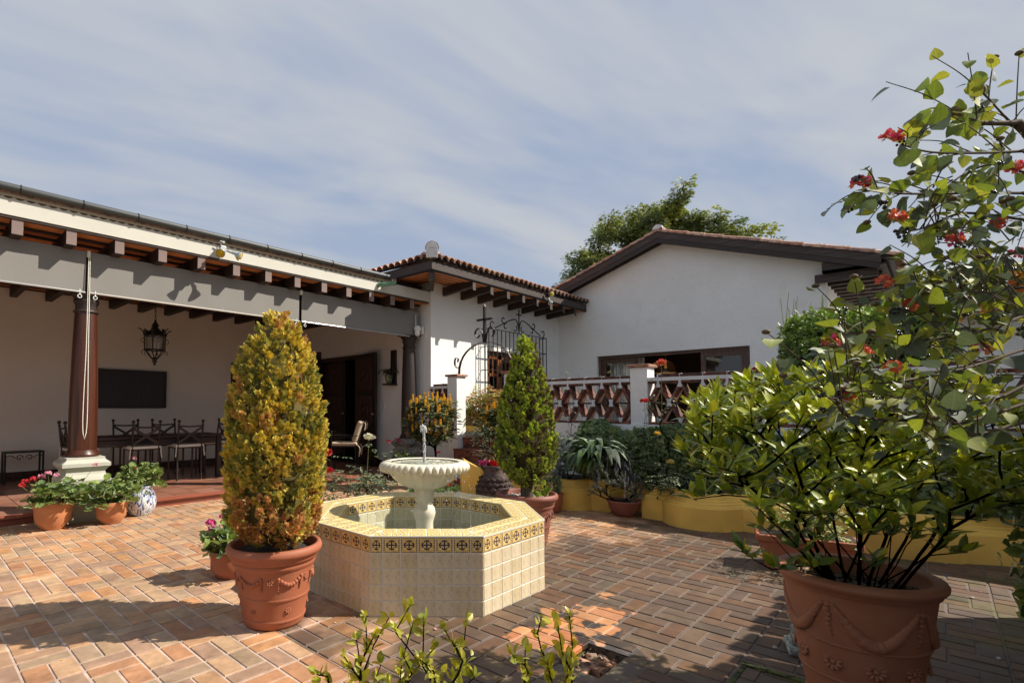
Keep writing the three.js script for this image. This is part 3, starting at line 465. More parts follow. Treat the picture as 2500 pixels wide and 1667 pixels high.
function layTile(parent, a, y, b, turn, pitch, geo = tileGeo, name = 'roof_tile') { const m = new THREE.Mesh(geo, pick(tileR, M.roofTile)); m.name = name; m.position.copy(V(a, y, b)); m.rotation.set(pitch + (tileR() - 0.5) * 0.04, turn + (tileR() - 0.5) * 0.05, (tileR() - 0.5) * 0.06, 'YXZ'); m.scale.setScalar(0.95 + tileR() * 0.1); parent.add(m); return m; }
const corner = thing('corner_house', 'white corner house with a hipped barrel tile roof and a wooden window', 'house');
{
  const h = corner, W = { a0: 11.02, a1: 13.0, y0: 1.75, y1: 3.12 };
  part('wall', [box(8.87, W.a0, 0, 4.62, 8.37, 8.6), box(W.a1, 14.69, 0, 4.62, 8.37, 8.6), box(W.a0, W.a1, 0, W.y0, 8.37, 8.6), box(W.a0, W.a1, W.y1, 4.62, 8.37, 8.6), box(8.87, 9.17, 4.3, 4.62, 8.6, 11)], M.plaster, h);
  const win = part('window', [box(W.a0, W.a0 + 0.09, W.y0, W.y1, 8.5, 8.58), box(W.a1 - 0.09, W.a1, W.y0, W.y1, 8.5, 8.58), box(W.a0, W.a1, W.y1 - 0.1, W.y1, 8.5, 8.58), box(W.a0, W.a1, W.y0, W.y0 + 0.1, 8.5, 8.58)], M.frame, h);
  for (const [x0, x1] of [[11.13, 11.72], [11.72, 12.3], [12.3, 12.89]]) {
    part('sash', [box(x0, x0 + 0.1, W.y0 + 0.1, W.y1 - 0.1, 8.48, 8.54), box(x1 - 0.1, x1, W.y0 + 0.1, W.y1 - 0.1, 8.48, 8.54), box(x0, x1, W.y1 - 0.2, W.y1 - 0.1, 8.48, 8.54), box(x0, x1, 2.45, 2.53, 8.48, 8.54), box((x0 + x1) / 2 - 0.012, (x0 + x1) / 2 + 0.012, 2.53, W.y1 - 0.2, 8.5, 8.53)], M.frameOrange, win);
    part('pane', [box(x0 + 0.1, x1 - 0.1, W.y0 + 0.1, W.y1 - 0.2, 8.515, 8.519)], M.glass, win);
  }
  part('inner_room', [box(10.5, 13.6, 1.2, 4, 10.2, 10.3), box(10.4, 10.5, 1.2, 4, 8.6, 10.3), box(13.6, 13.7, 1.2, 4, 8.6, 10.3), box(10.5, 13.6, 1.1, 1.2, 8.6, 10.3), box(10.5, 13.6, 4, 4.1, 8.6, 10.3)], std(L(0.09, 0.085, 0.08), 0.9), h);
  // eaves: fascia, rafters, clay soffit, battens
  const sl = 0.08, ys = (b) => 4.555 - (8.37 - b) * sl;
  part('fascia', [box(7.9, 14.66, 4.5, 4.69, 7.42, 7.47)], M.woodGrey, h); part('fascia', [box(7.9, 7.95, 4.5, 4.69, 7.473, 11)], M.woodGrey, h);
  part('fascia_edge', [box(7.885, 14.66, 4.5, 4.53, 7.405, 7.42), box(7.885, 7.898, 4.5, 4.53, 7.423, 11)], M.wood, h);
  const rf = triUV(new THREE.BoxGeometry(0.11, 0.19, 0.95).rotateX(-0.08).translate(0, 4.42, -(7.92)));
  for (let k = 0; k < 8; k++) { const m = part('rafter', rf, M.wood, h); m.position.x = 9.33 + 0.67 * k; const e = part('rafter_end', [box(-0.056, 0.056, 4.285, 4.478, 7.438, 7.445)], M.woodGrey, m); }
  part('hip_rafter', [bar(V(7.97, 4.4, 7.49), V(8.95, 4.46, 8.45), 0.13, 0.22)], M.woodGrey, h);
  for (const b of [8.65, 9.3]) part('rafter', [box(7.95, 8.9, 4.32, 4.5, b, b + 0.11)], M.woodGrey, h);
  for (let j = 0; j < 5; j++) { const b0 = 7.47 + j * 0.19, y = ys(b0 + 0.09) + 0.012; part('soffit_plank', [triUV(new THREE.BoxGeometry(14.66 - (b0 + 0.5), 0.025, 0.16).translate((14.66 + b0 + 0.5) / 2, y, -(b0 + 0.09)))], M.orangeTile, h); part('soffit_plank', [box(b0 + 0.48, b0 + 0.64, y - 0.012, y + 0.013, b0 + 0.05, 11)], M.orangeTile, h); }
  part('batten', Array.from({ length: 6 }, (_, j) => { const b0 = 7.44 + j * 0.19, y = ys(b0) + 0.005; return [box(b0 + 0.5, 14.66, y - 0.012, y + 0.02, b0 - 0.005, b0 + 0.035), box(b0 + 0.48, b0 + 0.515, y - 0.012, y + 0.02, b0, 11)]; }), M.wood, h);
  // roof bed, dark wavy under-course, and every barrel tile
  const pitch = 0.345, rise = Math.tan(pitch), E = 0.07;
  const bed = [], tri = (p, q, r) => bed.push(...p, ...q, ...r), pt = (a, b) => { const d = Math.min(a - 7.9, b - 7.42); const v = V(a, 4.7 + d * rise, b); return [v.x, v.y, v.z]; };
  const c0 = pt(7.87, 7.39), c1 = pt(10.9, 10.42), c2 = pt(14.67, 10.42), c3 = pt(14.67, 7.39), c4 = pt(10.9, 13), c5 = pt(7.87, 13); tri(c0, c3, c2); tri(c0, c2, c1); tri(c0, c1, c4); tri(c0, c4, c5);
  const bg = new THREE.BufferGeometry(); bg.setAttribute('position', new THREE.Float32BufferAttribute(bed, 3)); bg.computeVertexNormals(); const roofBed = part('roof', triUV(bg), M.roofTile[3], h);
  const ch = barrelTile(0.4, 0.1, 0.09, 0.012, 6).rotateZ(PI), chs = [];
  for (let k = 0; k < 66; k++) chs.push(ch.clone().scale(0.55, 0.5, 1).rotateX(pitch).translate(7.95 + k * 0.102, 4.76, -7.36)); for (let k = 0; k < 30; k++) chs.push(ch.clone().scale(0.55, 0.5, 1).rotateX(pitch).rotateY(-PI / 2).translate(7.84, 4.76, -(7.5 + k * 0.102)));
  part('under_tiles', chs, std(L(0.03, 0.026, 0.024), 0.9), roofBed, undefined, 'stuff');
  for (let row = 0; row < 7; row++) { const d = row * 0.4 - 0.08, y = 4.745 + d * rise + 0.02;
    for (let k = 0; k < 33; k++) { const a = 8.02 + 0.204 * k; if (a - 7.9 < d + 0.12) continue; layTile(roofBed, a, y, 7.42 + d, 0, pitch); }
    for (let k = 0; k < 14; k++) { const b = 7.56 + 0.204 * k; if (b - 7.42 < d + 0.12 || b > 10.4) continue; layTile(roofBed, 7.9 + d, y, b, -PI / 2, pitch); } }
  const hp = Math.atan(rise / Math.SQRT2); for (let k = 0; k < 9; k++) { const d = k * 0.29 - 0.02; layTile(roofBed, 7.9 + d, 4.8 + d * rise + 0.06, 7.42 + d, -PI / 4, hp, tileGeo, 'hip_tile'); }
  { const pts = [[-0.12, -0.06], [0.12, -0.06], ...Array.from({ length: 13 }, (_, i) => [0.12 * Math.cos(PI * i / 12), 0.14 + 0.12 * Math.sin(PI * i / 12)])]; part('hip_finial', [poly(pts, 0.14, 0.004).rotateY(-PI / 4).translate(7.97, 4.8, -7.49)], M.mortarWhite, roofBed); }
  part('finial_cap', [barrelTile(0.24, 0.145, 0.14, 0.02, 10).rotateY(-PI / 4).translate(7.87, 4.935, -7.39)], M.roofTile[0], roofBed);
}
// =====================================================================
// THE GABLE HOUSE
// =====================================================================
const gable = thing('gable_house', 'large white gabled house with dark timber bargeboards and a wide sliding window', 'house');
{
  const h = gable, X0 = 14.69, rise = 0.345, ridge = 5.2, top = (b) => 6.1 - rise * Math.abs(b - ridge);
  const s = new THREE.Shape([[1.73, 0.9], [1.73, top(1.73)], [ridge, top(ridge)], [9.2, top(9.2)], [9.2, 0.9]].map(([b, y]) => new THREE.Vector2(b, y)));
  s.holes.push(new THREE.Path([[3.23, 1.06], [3.23, 3.12], [7.13, 3.12], [7.13, 1.06]].map(([b, y]) => new THREE.Vector2(b, y))));
  const wallG = triUV(new THREE.ExtrudeGeometry(s, { depth: 0.3, bevelEnabled: false }).rotateY(PI / 2).translate(X0, 0, 0)); part('wall', wallG, M.plaster, h);
  part('wall', [box(X0 + 0.3, 22, 0.9, 4.85, 1.73, 2.0)], M.plaster, h, 'white side wall under the right eave');
  // roof slabs, bargeboards, soffit
  const slope = Math.atan(rise), A0 = 14.3;
  const slabR = (b0, b1, y, t) => { const len = (b1 - b0) / Math.cos(slope); return len; };
  const side = (sgn, run) => { const P = [[ridge, 6.3], [ridge + sgn * run, 6.3 - rise * run], [ridge + sgn * run, 6.2 - rise * run], [ridge, 6.2]]; const sh = new THREE.Shape((sgn > 0 ? P : P.reverse()).map(([b, y]) => new THREE.Vector2(b, y))); return triUV(new THREE.ExtrudeGeometry(sh, { depth: 22 - A0 - 0.06, bevelEnabled: false }).rotateY(PI / 2).translate(A0 + 0.06, 0, 0)); };
  const roofM = part('roof', [side(-1, 4.62), side(1, 4.6)], M.wood, h);
  const board = (sgn, y, t, a0, a1, run) => { const P = [[ridge, y], [ridge + sgn * run, y - rise * run], [ridge + sgn * run, y - t - rise * run], [ridge, y - t]]; const sh = new THREE.Shape(P.map(([b, yy]) => new THREE.Vector2(b, yy))); return triUV(new THREE.ExtrudeGeometry(sh, { depth: a1 - a0, bevelEnabled: false }).rotateY(PI / 2).translate(a0, 0, 0), 1); };
  for (const [sg, run] of [[-1, 4.43], [1, 4.5]]) { part('bargeboard', board(sg, 6.31, 0.19, A0, A0 + 0.05, run), M.woodGrey, h); part('bargeboard', board(sg, 6.13, 0.13, A0 + 0.012, A0 + 0.05, sg < 0 ? run - 0.02 : run), M.wood, h); }
  // weathered beam ends and rafters under the right eave; pale strips paint lit edges
  for (let k = 0; k < 9; k++) { const a = 14.5 + k * 0.5; const m = part('rafter', [rbox(a, a + 0.12, 4.38, 4.56, k ? 0.8 : 0.84, 1.9, 0.006)], k ? M.wood : M.woodGrey, h); if (k) part('lit_rafter_edge', [box(a - 0.003, a + 0.004, 4.372, 4.39, 0.82, 1.73)], M.woodEnd, m); }
  part('eave_board', [box(14.36, 14.5, 4.56, 4.78, 0.9, 1.75), box(14.36, 22, 4.56, 4.6, 0.7, 1.75)], M.wood, h);
  part('gable_soffit', [board(-1, 6.19, 0.03, 14.35, 14.69, 4.4), board(1, 6.19, 0.03, 14.35, 14.69, 4.4)], M.wood, h);
  part('gable_purlin', [board(-1, 6.15, 0.1, 14.62, 14.69, 4.3), board(1, 6.15, 0.1, 14.62, 14.69, 4.3)], M.woodGrey, h);
  // verge tiles along both slopes, ridge tiles, eave tiles
  const pr = (sg) => { for (let k = 0; k < 12; k++) { const d = 4.72 - k * 0.4; layTile(roofM, A0 + 0.06, 6.3 - rise * d, ridge + sg * d, sg < 0 ? 0 : PI, slope, tileGeo, 'verge_tile'); layTile(roofM, A0 + 0.27, 6.3 - rise * d, ridge + sg * d, sg < 0 ? 0 : PI, slope, tileGeo, 'verge_tile'); } }; pr(-1); pr(1);
  for (let k = 0; k < 34; k++) for (let j = 0; j < 2; j++) layTile(roofM, A0 + 0.48 + k * 0.21, 6.31 - rise * (4.72 - j * 0.4), ridge - 4.72 + j * 0.4, 0, slope);
  for (let k = 0; k < 9; k++) layTile(roofM, A0 + 0.05 + k * 0.4, 6.34, ridge, -PI / 2, 0.02, barrelTile(0.46, 0.15, 0.13, 0.018, 10), 'ridge_tile');
  part('ridge_end', [new THREE.CylinderGeometry(0.135, 0.14, 0.08, 16).rotateZ(PI / 2).translate(A0 + 0.06, 6.36, -ridge), box(A0 + 0.02, A0 + 0.1, 6.25, 6.37, ridge - 0.14, ridge + 0.14)], M.mortarWhite, roofM);
  // wide sliding window in its dark brown frame
  const f = part('window', [box(X0 + 0.1, X0 + 0.22, 1.06, 3.12, 7.05, 7.13), box(X0 + 0.1, X0 + 0.22, 1.06, 3.12, 3.23, 3.32), box(X0 + 0.1, X0 + 0.22, 3.04, 3.12, 3.32, 7.05), box(X0 + 0.1, X0 + 0.22, 1.06, 1.1, 3.32, 7.05)], M.frame, h);
  for (const [b0, b1, d] of [[6.02, 7.05, 0.17], [3.32, 4.36, 0.12]]) { part('sash', [rbox(X0 + d, X0 + d + 0.045, 1.1, 3.04, b0, b0 + 0.12, 0.005), rbox(X0 + d, X0 + d + 0.045, 1.1, 3.04, b1 - 0.12, b1, 0.005), box(X0 + d + 0.002, X0 + d + 0.043, 2.91, 3.04, b0 + 0.12, b1 - 0.12), box(X0 + d + 0.002, X0 + d + 0.043, 1.1, 1.25, b0 + 0.12, b1 - 0.12)], std(L(0.15, 0.075, 0.05), 0.5, { map: T.grain }), f); part('pane', [box(X0 + d + 0.02, X0 + d + 0.024, 1.25, 2.91, b0 + 0.12, b1 - 0.12)], M.glass, f); }
  part('inner_room', [box(15.0, 19, 0.98, 1.05, 2.6, 8), box(19, 19.1, 1, 3.6, 2.6, 8), box(15, 19, 1, 3.6, 8, 8.1), box(15, 19, 1, 3.6, 2.5, 2.6), box(15, 19, 3.55, 3.65, 2.6, 8)], std(L(0.12, 0.085, 0.065), 0.9), h);
  const cg = new THREE.PlaneGeometry(1, 1.9, 60, 1), cp = cg.attributes.position; for (let i = 0; i < cp.count; i++) cp.setZ(i, 0.03 * Math.sin(cp.getX(i) * 60)); cg.computeVertexNormals();
  part('curtain', triUV(cg.rotateY(-PI / 2).translate(X0 + 0.5, 2.1, -6.45)), std(L(0.55, 0.5, 0.42), 0.9, { side: THREE.DoubleSide }), h);
}
// terrace wall to the right of the gable with brick coping
{
  const w = thing('terrace_wall', 'white wall with brick coping behind the clipped hedge on the right', 'wall');
  part('wall', [box(14.4, 14.69, 1.0, 3.62, -9, 1.71)], M.plaster, w);
  for (let k = 0; k < 28; k++) { const m = part('coping_brick', slab(0.36, 0.36, 0.07, 0.01), pick(tileR, M.brickDark), w); m.position.copy(V(14.55, 3.62, 1.5 - k * 0.375)); }
}
// =====================================================================
// LATTICE BALUSTRADE ON ITS RETAINING WALL
// =====================================================================
{
  const wall = thing('retaining_wall', 'white plastered retaining wall under the brick lattice', 'wall');
  part('wall', [box(8.8, 9.05, -0.1, 1.33, -9, 6.02), box(8.87, 9.05, -0.1, 1.33, 7.8, 8.37)], M.plaster, wall);
  const A0 = 8.82, A1 = 9.06, r = rng(12);
  const panel = (b0, b1, label) => {
    b0 += 0.004; b1 -= 0.004; const t = thing('brick_lattice', label, 'balustrade', [0, 0, 0], 0);
    const n = Math.max(1, Math.round((b1 - b0) / 0.328)), w = (b1 - b0) / n, zig = 0.038;
    for (let i = 0; i < n; i++) { // long thin bricks lying on edge: bottom course, middle, top course, coping
      const x0 = b0 + i * w, x1 = x0 + w;
      for (const [y0, y1, o, d] of [[1.33, 1.372, 0, 0], [1.672, 1.7, 0, 0.012], [2.005, 2.042, 0, 0], [2.1, 2.145, w / 2, -0.015]]) part('brick', [rbox(A0 + d, A1 - d, y0, y1, Math.max(b0, x0 + 0.006 - o), Math.min(b1, x1 - 0.006 - o), 0.006)], pick(r, M.brickDark), t);
    }
    const leg = (ba, ya, bb, yb) => { const g = poly([[-zig / 2, 0], [zig / 2, 0], [zig / 2, Math.hypot(bb - ba, yb - ya)], [-zig / 2, Math.hypot(bb - ba, yb - ya)]], A1 - A0 - 0.01, 0.003); const m = part('brick', g, pick(r, M.brickDark), t); m.rotation.set(0, PI / 2, 0); m.position.copy(V(A0 + 0.005, ya, ba)); m.rotateZ(-Math.atan2(bb - ba, yb - ya)); return m; };
    const joint = [], blob = (b, y, kind) => { const s = 0.036, pts = kind === 'x' ? [[-s, -0.055], [-0.012, -0.062], [0, -0.035], [0.012, -0.062], [s, -0.055], [0.02, 0], [s, 0.055], [0.012, 0.062], [0, 0.035], [-0.012, 0.062], [-s, 0.055], [-0.02, 0]] : kind === 't' ? [[-0.038, -0.055], [0, -0.066], [0.038, -0.055], [0.014, 0.0], [0.014, 0.05], [-0.014, 0.05], [-0.014, 0.0]] : [[-0.016, -0.025], [0.016, -0.025], [0.036, 0.045], [0.014, 0.052], [0, 0.022], [-0.014, 0.052], [-0.036, 0.045]]; joint.push(poly(pts, 0.02, 0.003).rotateY(-PI / 2).translate(A0 + 0.006 , y, -b)); };
    for (let i = 0; i < n; i++) {
      const c = b0 + (i + 0.5) * w, l = b0 + i * w, rr = l + w;
      leg(c, 2.005, l + 0.012, 1.7); leg(c, 2.005, rr - 0.012, 1.7); leg(c, 1.372, l + 0.012, 1.672); leg(c, 1.372, rr - 0.012, 1.672);
      blob(c, 2.0, 't'); blob(c, 1.39, 'v'); if (i) blob(l, 1.686, 'x');
    }
    joint.push(box(A0 - 0.012, A1 + 0.01, 2.042, 2.1, b0, b1)); for (let i = 0; i < n; i++) joint.push(box(A0 - 0.004, A1, 2.095, 2.152, Math.max(b0, b0 + (i + 0.5) * w - 0.018), Math.min(b1, b0 + (i + 0.5) * w + 0.018)));
    part('mortar', joint, M.mortarWhite, t);
  };
  panel(7.82, 8.37, 'short stretch of brick lattice against the white house corner behind yellow flowers');
  panel(3.7, 6.0, 'brick lattice panel with white joints left of the middle white pillar');
  panel(1.07, 3.41, 'brick lattice panel in front of the sliding window, right of the middle pillar');
  panel(-2.2, 0.77, 'brick lattice panel at the far right behind the lantana branches');
  const pillar = (b0, b1, y, y0, label, a0 = 8.85) => { const p = thing('gate_pillar', label, 'pillar'); part('shaft', [rbox(a0 - 0.03, a0 + 0.28, y0, y, b0, b1, 0.012)], M.plaster, p); for (let i = 0; i < 2; i++) part('cap_tile', [rbox(a0 - 0.07 + i * 0.195, a0 - 0.07 + i * 0.195 + 0.19, y, y + 0.05, b0 - 0.04, b1 + 0.04, 0.01)], M.roofTile[i ? 3 : 1], p); };
  pillar(7.54, 7.82, 2.3, -0.1, 'white plastered gate pillar carrying the left foot of the iron arch');
  pillar(6.0, 6.28, 2.3, -0.1, 'white gate pillar partly hidden behind the green cypress');
  pillar(3.41, 3.7, 2.28, 1.0, 'white pillar dividing the two middle lattice panels');
  pillar(0.77, 1.07, 2.3, 1.0, 'white pillar among lantana leaves at the right end of the lattice');
}
// steps up through the gate
{
  const st = thing('garden_steps', 'brick and white garden steps rising between the two gate pillars', 'steps'); const br = M.brickDark[2];
  for (let k = 0; k < 4; k++) { part('riser', [box(8.05 + k * 0.32, 8.1 + k * 0.32, k * 0.24 - 0.02, k * 0.24 + 0.2, 6.3, 7.52)], std(L(0.3, 0.1, 0.06), 0.8, { map: T.aged }), st); part('tread', [rbox(8.02 + k * 0.32, 8.4 + k * 0.32, k * 0.24 + 0.2, k * 0.24 + 0.24, 6.3, 7.52, 0.01)], k === 0 ? std(L(0.5, 0.5, 0.53), 0.7, { map: T.mottle }) : M.brickDark[0], st); }
}
// =====================================================================
// YELLOW PLANTERS
// =====================================================================
const arc = (cx, cb, r, t0, t1, n = 14) => Array.from({ length: n + 1 }, (_, i) => { const t = lerp(t0, t1, i / n); return [cx + r * Math.cos(t), cb + r * Math.sin(t)]; });
const PROFILE = [[0, -0.02], [0, 0.285], [0.018, 0.292], [0.022, 0.305], [0.04, 0.312], [0.05, 0.34], [0.085, 0.352], [0.09, 0.372], [0.115, 0.38], [0.135, 0.43], [0.15, 0.45], [0.22, 0.455], [0.22, 0.38]];
{
  const p1 = thing('yellow_planter', 'yellow scalloped planter wall left of the lavender recess', 'planter');
  // the foot runs towards growing b, so inward is to the right of travel
  const bulge = (b0, b1, a, out) => { const c = (b0 + b1) / 2, hw = (b1 - b0) / 2, R = (hw * hw + out * out) / (2 * out), t = Math.asin(hw / R); return arc(a - out + R, c, R, PI + t, PI - t, 12); };
  const path1 = [[8.7, 3.63], [7.88, 3.63], [7.84, 3.93], ...bulge(3.93, 4.72, 7.84, 0.32), [7.84, 4.74], [7.88, 5.05], [7.88, 5.8], [7.6, 5.9], [7.6, 6.3], [8.7, 6.3]];
  part('wall', sweep(path1, PROFILE.map(([i, y]) => [-i, y])), M.yellow, p1);
  const p2 = thing('yellow_planter', 'yellow scalloped planter with a large rounded bulge right of the lavender recess', 'planter');
  const path2 = [[7.9, 0.95], [7.88, 1.86], ...bulge(1.92, 2.84, 7.8, 0.3), [7.8, 2.88], [7.82, 3.14], [8.7, 3.14]];
  part('wall', sweep(path2, PROFILE.map(([i, y]) => [-i, y])), M.yellow, p2);
  const p3 = thing('yellow_planter', 'yellow planter wall curving inward at the right edge behind the big shrub', 'planter');
  const path3 = [...arc(7.0, -0.95, 1.2, -0.85, 0.72, 18), [7.81, -0.1], [7.71, 0.15], [7.62, 0.4], [7.66, 0.62], [7.9, 0.95]];
  part('wall', sweep(path3, PROFILE.map(([i, y]) => [-i, y])), M.yellow, p3);
  const rec = thing('yellow_planter', 'low yellow planter back wall in the shaded recess behind the lavender bowl', 'planter'); part('wall', [sweep([[8.3, 3.63], [8.3, 3.14]], PROFILE.map(([i, y]) => [i, y]))], M.yellow, rec);
  struct('planter_soil', [box(8.12, 8.82, 0.1, 0.4, 1.0, 3.1), box(8.12, 8.82, 0.1, 0.4, 3.7, 6.2), box(8.44, 8.82, 0.1, 0.4, -3, 1.0), box(7.8, 8.12, 0.1, 0.39, 4.15, 4.5), box(7.8, 8.12, 0.1, 0.39, 2.2, 2.6)], M.soil);
  // yellow buttress with a ring at the foot of the steps, and the planter up behind the gate
  const bt = thing('yellow_buttress', 'yellow sloping buttress with a ring on top beside the garden steps', 'buttress');
  part('body', [poly([[0, 0], [0.34, 0], [0.34, 0.62], [0.3, 0.66], [0.24, 0.62], [0, 0.5]], 0.26, 0.008).rotateY(PI / 2 + PI / 4).translate(7.62, 0, -5.95)], M.yellow, bt);
  part('ring', new THREE.TorusGeometry(0.055, 0.02, 8, 18).rotateY(-PI / 4).translate(7.84, 0.7, -5.74), M.yellow, bt);
  const p4 = thing('yellow_planter', 'yellow planter holding the orange shrub behind the gate', 'planter'); part('wall', [box(9.75, 10.9, 0.6, 1.18, 6.1, 8.2)], M.yellow, p4); part('soil', [box(9.8, 10.85, 1.17, 1.19, 6.15, 8.15)], M.soil, p4);
}
// =====================================================================
// OUT OF THE FRAME ON THE RIGHT: an unseen wall added to cast shade over that side of the court
// =====================================================================
{
  const w = thing('shade_wall', 'unseen white wall with tile coping added on the right to shade the court', 'wall');
  part('wall', [box(-5, 7.2, -0.1, 1.95, -1.75, -1.42)], M.plaster, w);
  for (let k = 0; k < 58; k++) layTile(w, -4.9 + 0.21 * k, 1.98, -1.28, 0, 0.42, barrelTile(0.62, 0.105, 0.085), 'coping_tile');
  part('coping', [triUV(new THREE.BoxGeometry(12.2, 0.05, 0.62).rotateX(0.42).translate(1.1, 2.05, 1.56))], M.roofTile[3], w);
}

// =====================================================================
// THE TILED FOUNTAIN
// =====================================================================
const FC = [3.71, 3.59];
{
  const cross = (base, ink, top) => canvasTex(128, 128, (c, w) => {
    const r = rng(top ? 3 : 4); c.fillStyle = base; c.fillRect(0, 0, w, w);
    for (let i = 0; i < 240; i++) { c.fillStyle = r() < 0.5 ? `rgba(255,236,170,${r() * 0.2})` : `rgba(190,140,50,${r() * 0.16})`; c.beginPath(); c.arc(r() * w, r() * w, 2 + r() * 12, 0, 7); c.fill(); }
    c.strokeStyle = ink; c.fillStyle = ink; c.lineCap = 'round';
    for (let i = 0; i < 9; i++) { const p = 8 + i * 14; for (const [x, y] of [[p, 7], [p, 121], [7, p], [121, p]]) { c.beginPath(); c.arc(x, y, top ? 2.6 : 4.6, 0, 7); c.fill(); } }
    c.lineWidth = top ? 5 : 10; for (let k = 0; k < 4; k++) { c.save(); c.translate(64, 64); c.rotate(k * PI / 2); c.beginPath(); c.moveTo(0, top ? -10 : 0); c.lineTo(0, -34); c.stroke(); c.beginPath(); c.moveTo(-17, -27); c.quadraticCurveTo(-13, -37, 0, -36); c.quadraticCurveTo(13, -37, 17, -27); c.stroke(); if (top) { c.beginPath(); c.arc(26, -26, 4, 0, 7); c.fill(); } c.restore(); }
    if (top) { c.strokeStyle = 'rgba(250,246,225,0.9)'; c.lineWidth = 6; c.beginPath(); c.moveTo(16, 64); c.lineTo(112, 64); c.moveTo(64, 16); c.lineTo(64, 112); c.stroke(); c.fillStyle = ink; c.fillRect(58, 52, 12, 24); }
  });
  const glaze = (c, m) => new THREE.MeshPhysicalMaterial({ color: c, roughness: 0.4, map: m, clearcoat: 0.25, clearcoatRoughness: 0.2 });
  const bandM = [cross('#e0c078', '#10183f'), cross('#dcb86c', '#141c46')].map((m) => glaze(L(1, 1, 1), m)), topM = [cross('#e0c982', '#2c3566', true)].map((m) => glaze(L(1, 1, 1), m));
  const plainT = tex(128, (u, v) => { const k = fbm(u * 5, v * 5, 61, 5), s = smooth(0.62, 0.75, fbm(u * 9, v * 4, 66, 4)); return [0.93 + 0.07 * k - 0.07 * s, 0.92 + 0.08 * k - 0.1 * s, 0.9 + 0.1 * k - 0.14 * s]; }, true, 1);
  const plainM = ['#dccdac', '#d8c8a6', '#dfd1b3', '#d3c29e', '#d9cbae'].map((c) => glaze(new THREE.Color(c), plainT)), greenM = ['#c6c2a2', '#bfbb9a', '#cac6a8'].map((c) => glaze(new THREE.Color(c), plainT));
  const f = thing('fountain', 'octagonal tiled fountain with a scalloped cream bowl in the middle of the court', 'fountain', [FC[0], 0, FC[1]], -PI / 4);
  // in the fountain's own frame +z faces the camera
  const AP = 1.062, S = AP / 1.2071, HT = 0.61, IN = 0.79, TH = 0.012, r = rng(17);
  const octa = (ap) => Array.from({ length: 8 }, (_, i) => { const t = PI / 8 + i * PI / 4, R = ap / Math.cos(PI / 8); return [R * Math.cos(t), R * Math.sin(t)]; });
  const ring = (apO, apI, y0, y1) => { const s = new THREE.Shape(octa(apO).map(([x, y]) => new THREE.Vector2(x, y))); s.holes.push(new THREE.Path(octa(apI).reverse().map(([x, y]) => new THREE.Vector2(x, y)))); return triUV(new THREE.ExtrudeGeometry(s, { depth: y1 - y0, bevelEnabled: false }).rotateX(-PI / 2).translate(0, y0, 0)); };
  part('body', [ring(AP - 0.003, IN + 0.003, -0.02, HT - 0.003)], std(L(0.74, 0.7, 0.62), 0.9, { map: T.mottle }), f);
  part('basin_floor', [triUV(new THREE.CylinderGeometry(0.86, 0.86, 0.05, 8).rotateY(PI / 8).translate(0, 0.1, 0))], std(L(0.42, 0.42, 0.34), 0.5, { map: T.mottle }), f);
  part('water_surface', [new THREE.CylinderGeometry(0.83, 0.83, 0.01, 8).rotateY(PI / 8).translate(0, 0.27, 0)], M.water, f);
  const tileBox = (w, h) => { const g = slab(w, h, TH, 0.003), p = g.attributes.position, u = g.attributes.uv; for (let i = 0; i < p.count; i++) u.setXY(i, p.getX(i) / w + 0.5, -p.getZ(i) / h + 0.5); return g.rotateX(PI / 2); };
  const place = (parent, g, mat, t, x, y, ap, extra, stuff) => { // on the face whose normal points at angle t from +z
    const m = new THREE.Mesh(g, mat); m.name = 'tile'; m.position.set(Math.sin(t) * ap + Math.cos(t) * x, y, Math.cos(t) * ap - Math.sin(t) * x); m.rotation.set((r() - 0.5) * 0.012, t + (r() - 0.5) * 0.016, (r() - 0.5) * 0.012, 'YXZ'); if (extra) m.rotation.y += PI; parent.add(m); return m; };
  const cache = {}; const tb = (w, h) => cache[w.toFixed(3) + h.toFixed(3)] ??= tileBox(w, h);
  let count = 0; const G = 0.007; const restPlain = [];
  for (let k = 0; k < 8; k++) {
    const t = k * PI / 4, front = k === 0 || k === 1 || k === 7;
    const P = 0.136, edges = [-S / 2, ...Array.from({ length: 6 }, (_, i) => -S / 2 + 0.1 + i * P), S / 2]; edges[7] = S / 2;
    for (let c = 0; c < 7; c++) { const w = edges[c + 1] - edges[c] - G, x = (edges[c] + edges[c + 1]) / 2;
      for (let row = 0; row < 5; row++) {
        const band = row === 4, h = (band ? 0.126 : 0.119) - G, y = band ? HT - 0.066 : 0.0595 + row * 0.1205;
        const mat = band ? pick(r, bandM) : pick(r, plainM);
        if (front) { place(f, tb(w, h), mat, t, x, y, AP - TH); count++; } else if (band || row === 3) { restPlain.push([tb(w, h), t, x, y, AP - TH, mat]); }
      } }
    // coping: two rows of small patterned tiles
    for (let q = 0; q < 2; q++) { const ap0 = IN + 0.004 + q * 0.136, s0 = (ap0 + 0.065) / 1.2071, n = 6, w = s0 / n; for (let c = 0; c < n; c++) { const g = tb(w - G, 0.126), m = new THREE.Mesh(g, topM[0]); m.name = 'tile'; const x = -s0 / 2 + (c + 0.5) * w, ap = ap0 + 0.065; m.position.set(Math.sin(t) * ap + Math.cos(t) * x, HT - TH, Math.cos(t) * ap - Math.sin(t) * x); m.rotation.set(-PI / 2 + (r() - 0.5) * 0.01, 0, t, 'XYZ'); m.rotation.set(-PI / 2, 0, 0); m.rotation.order = 'YXZ'; m.rotation.y = t; f.add(m); count++; } }
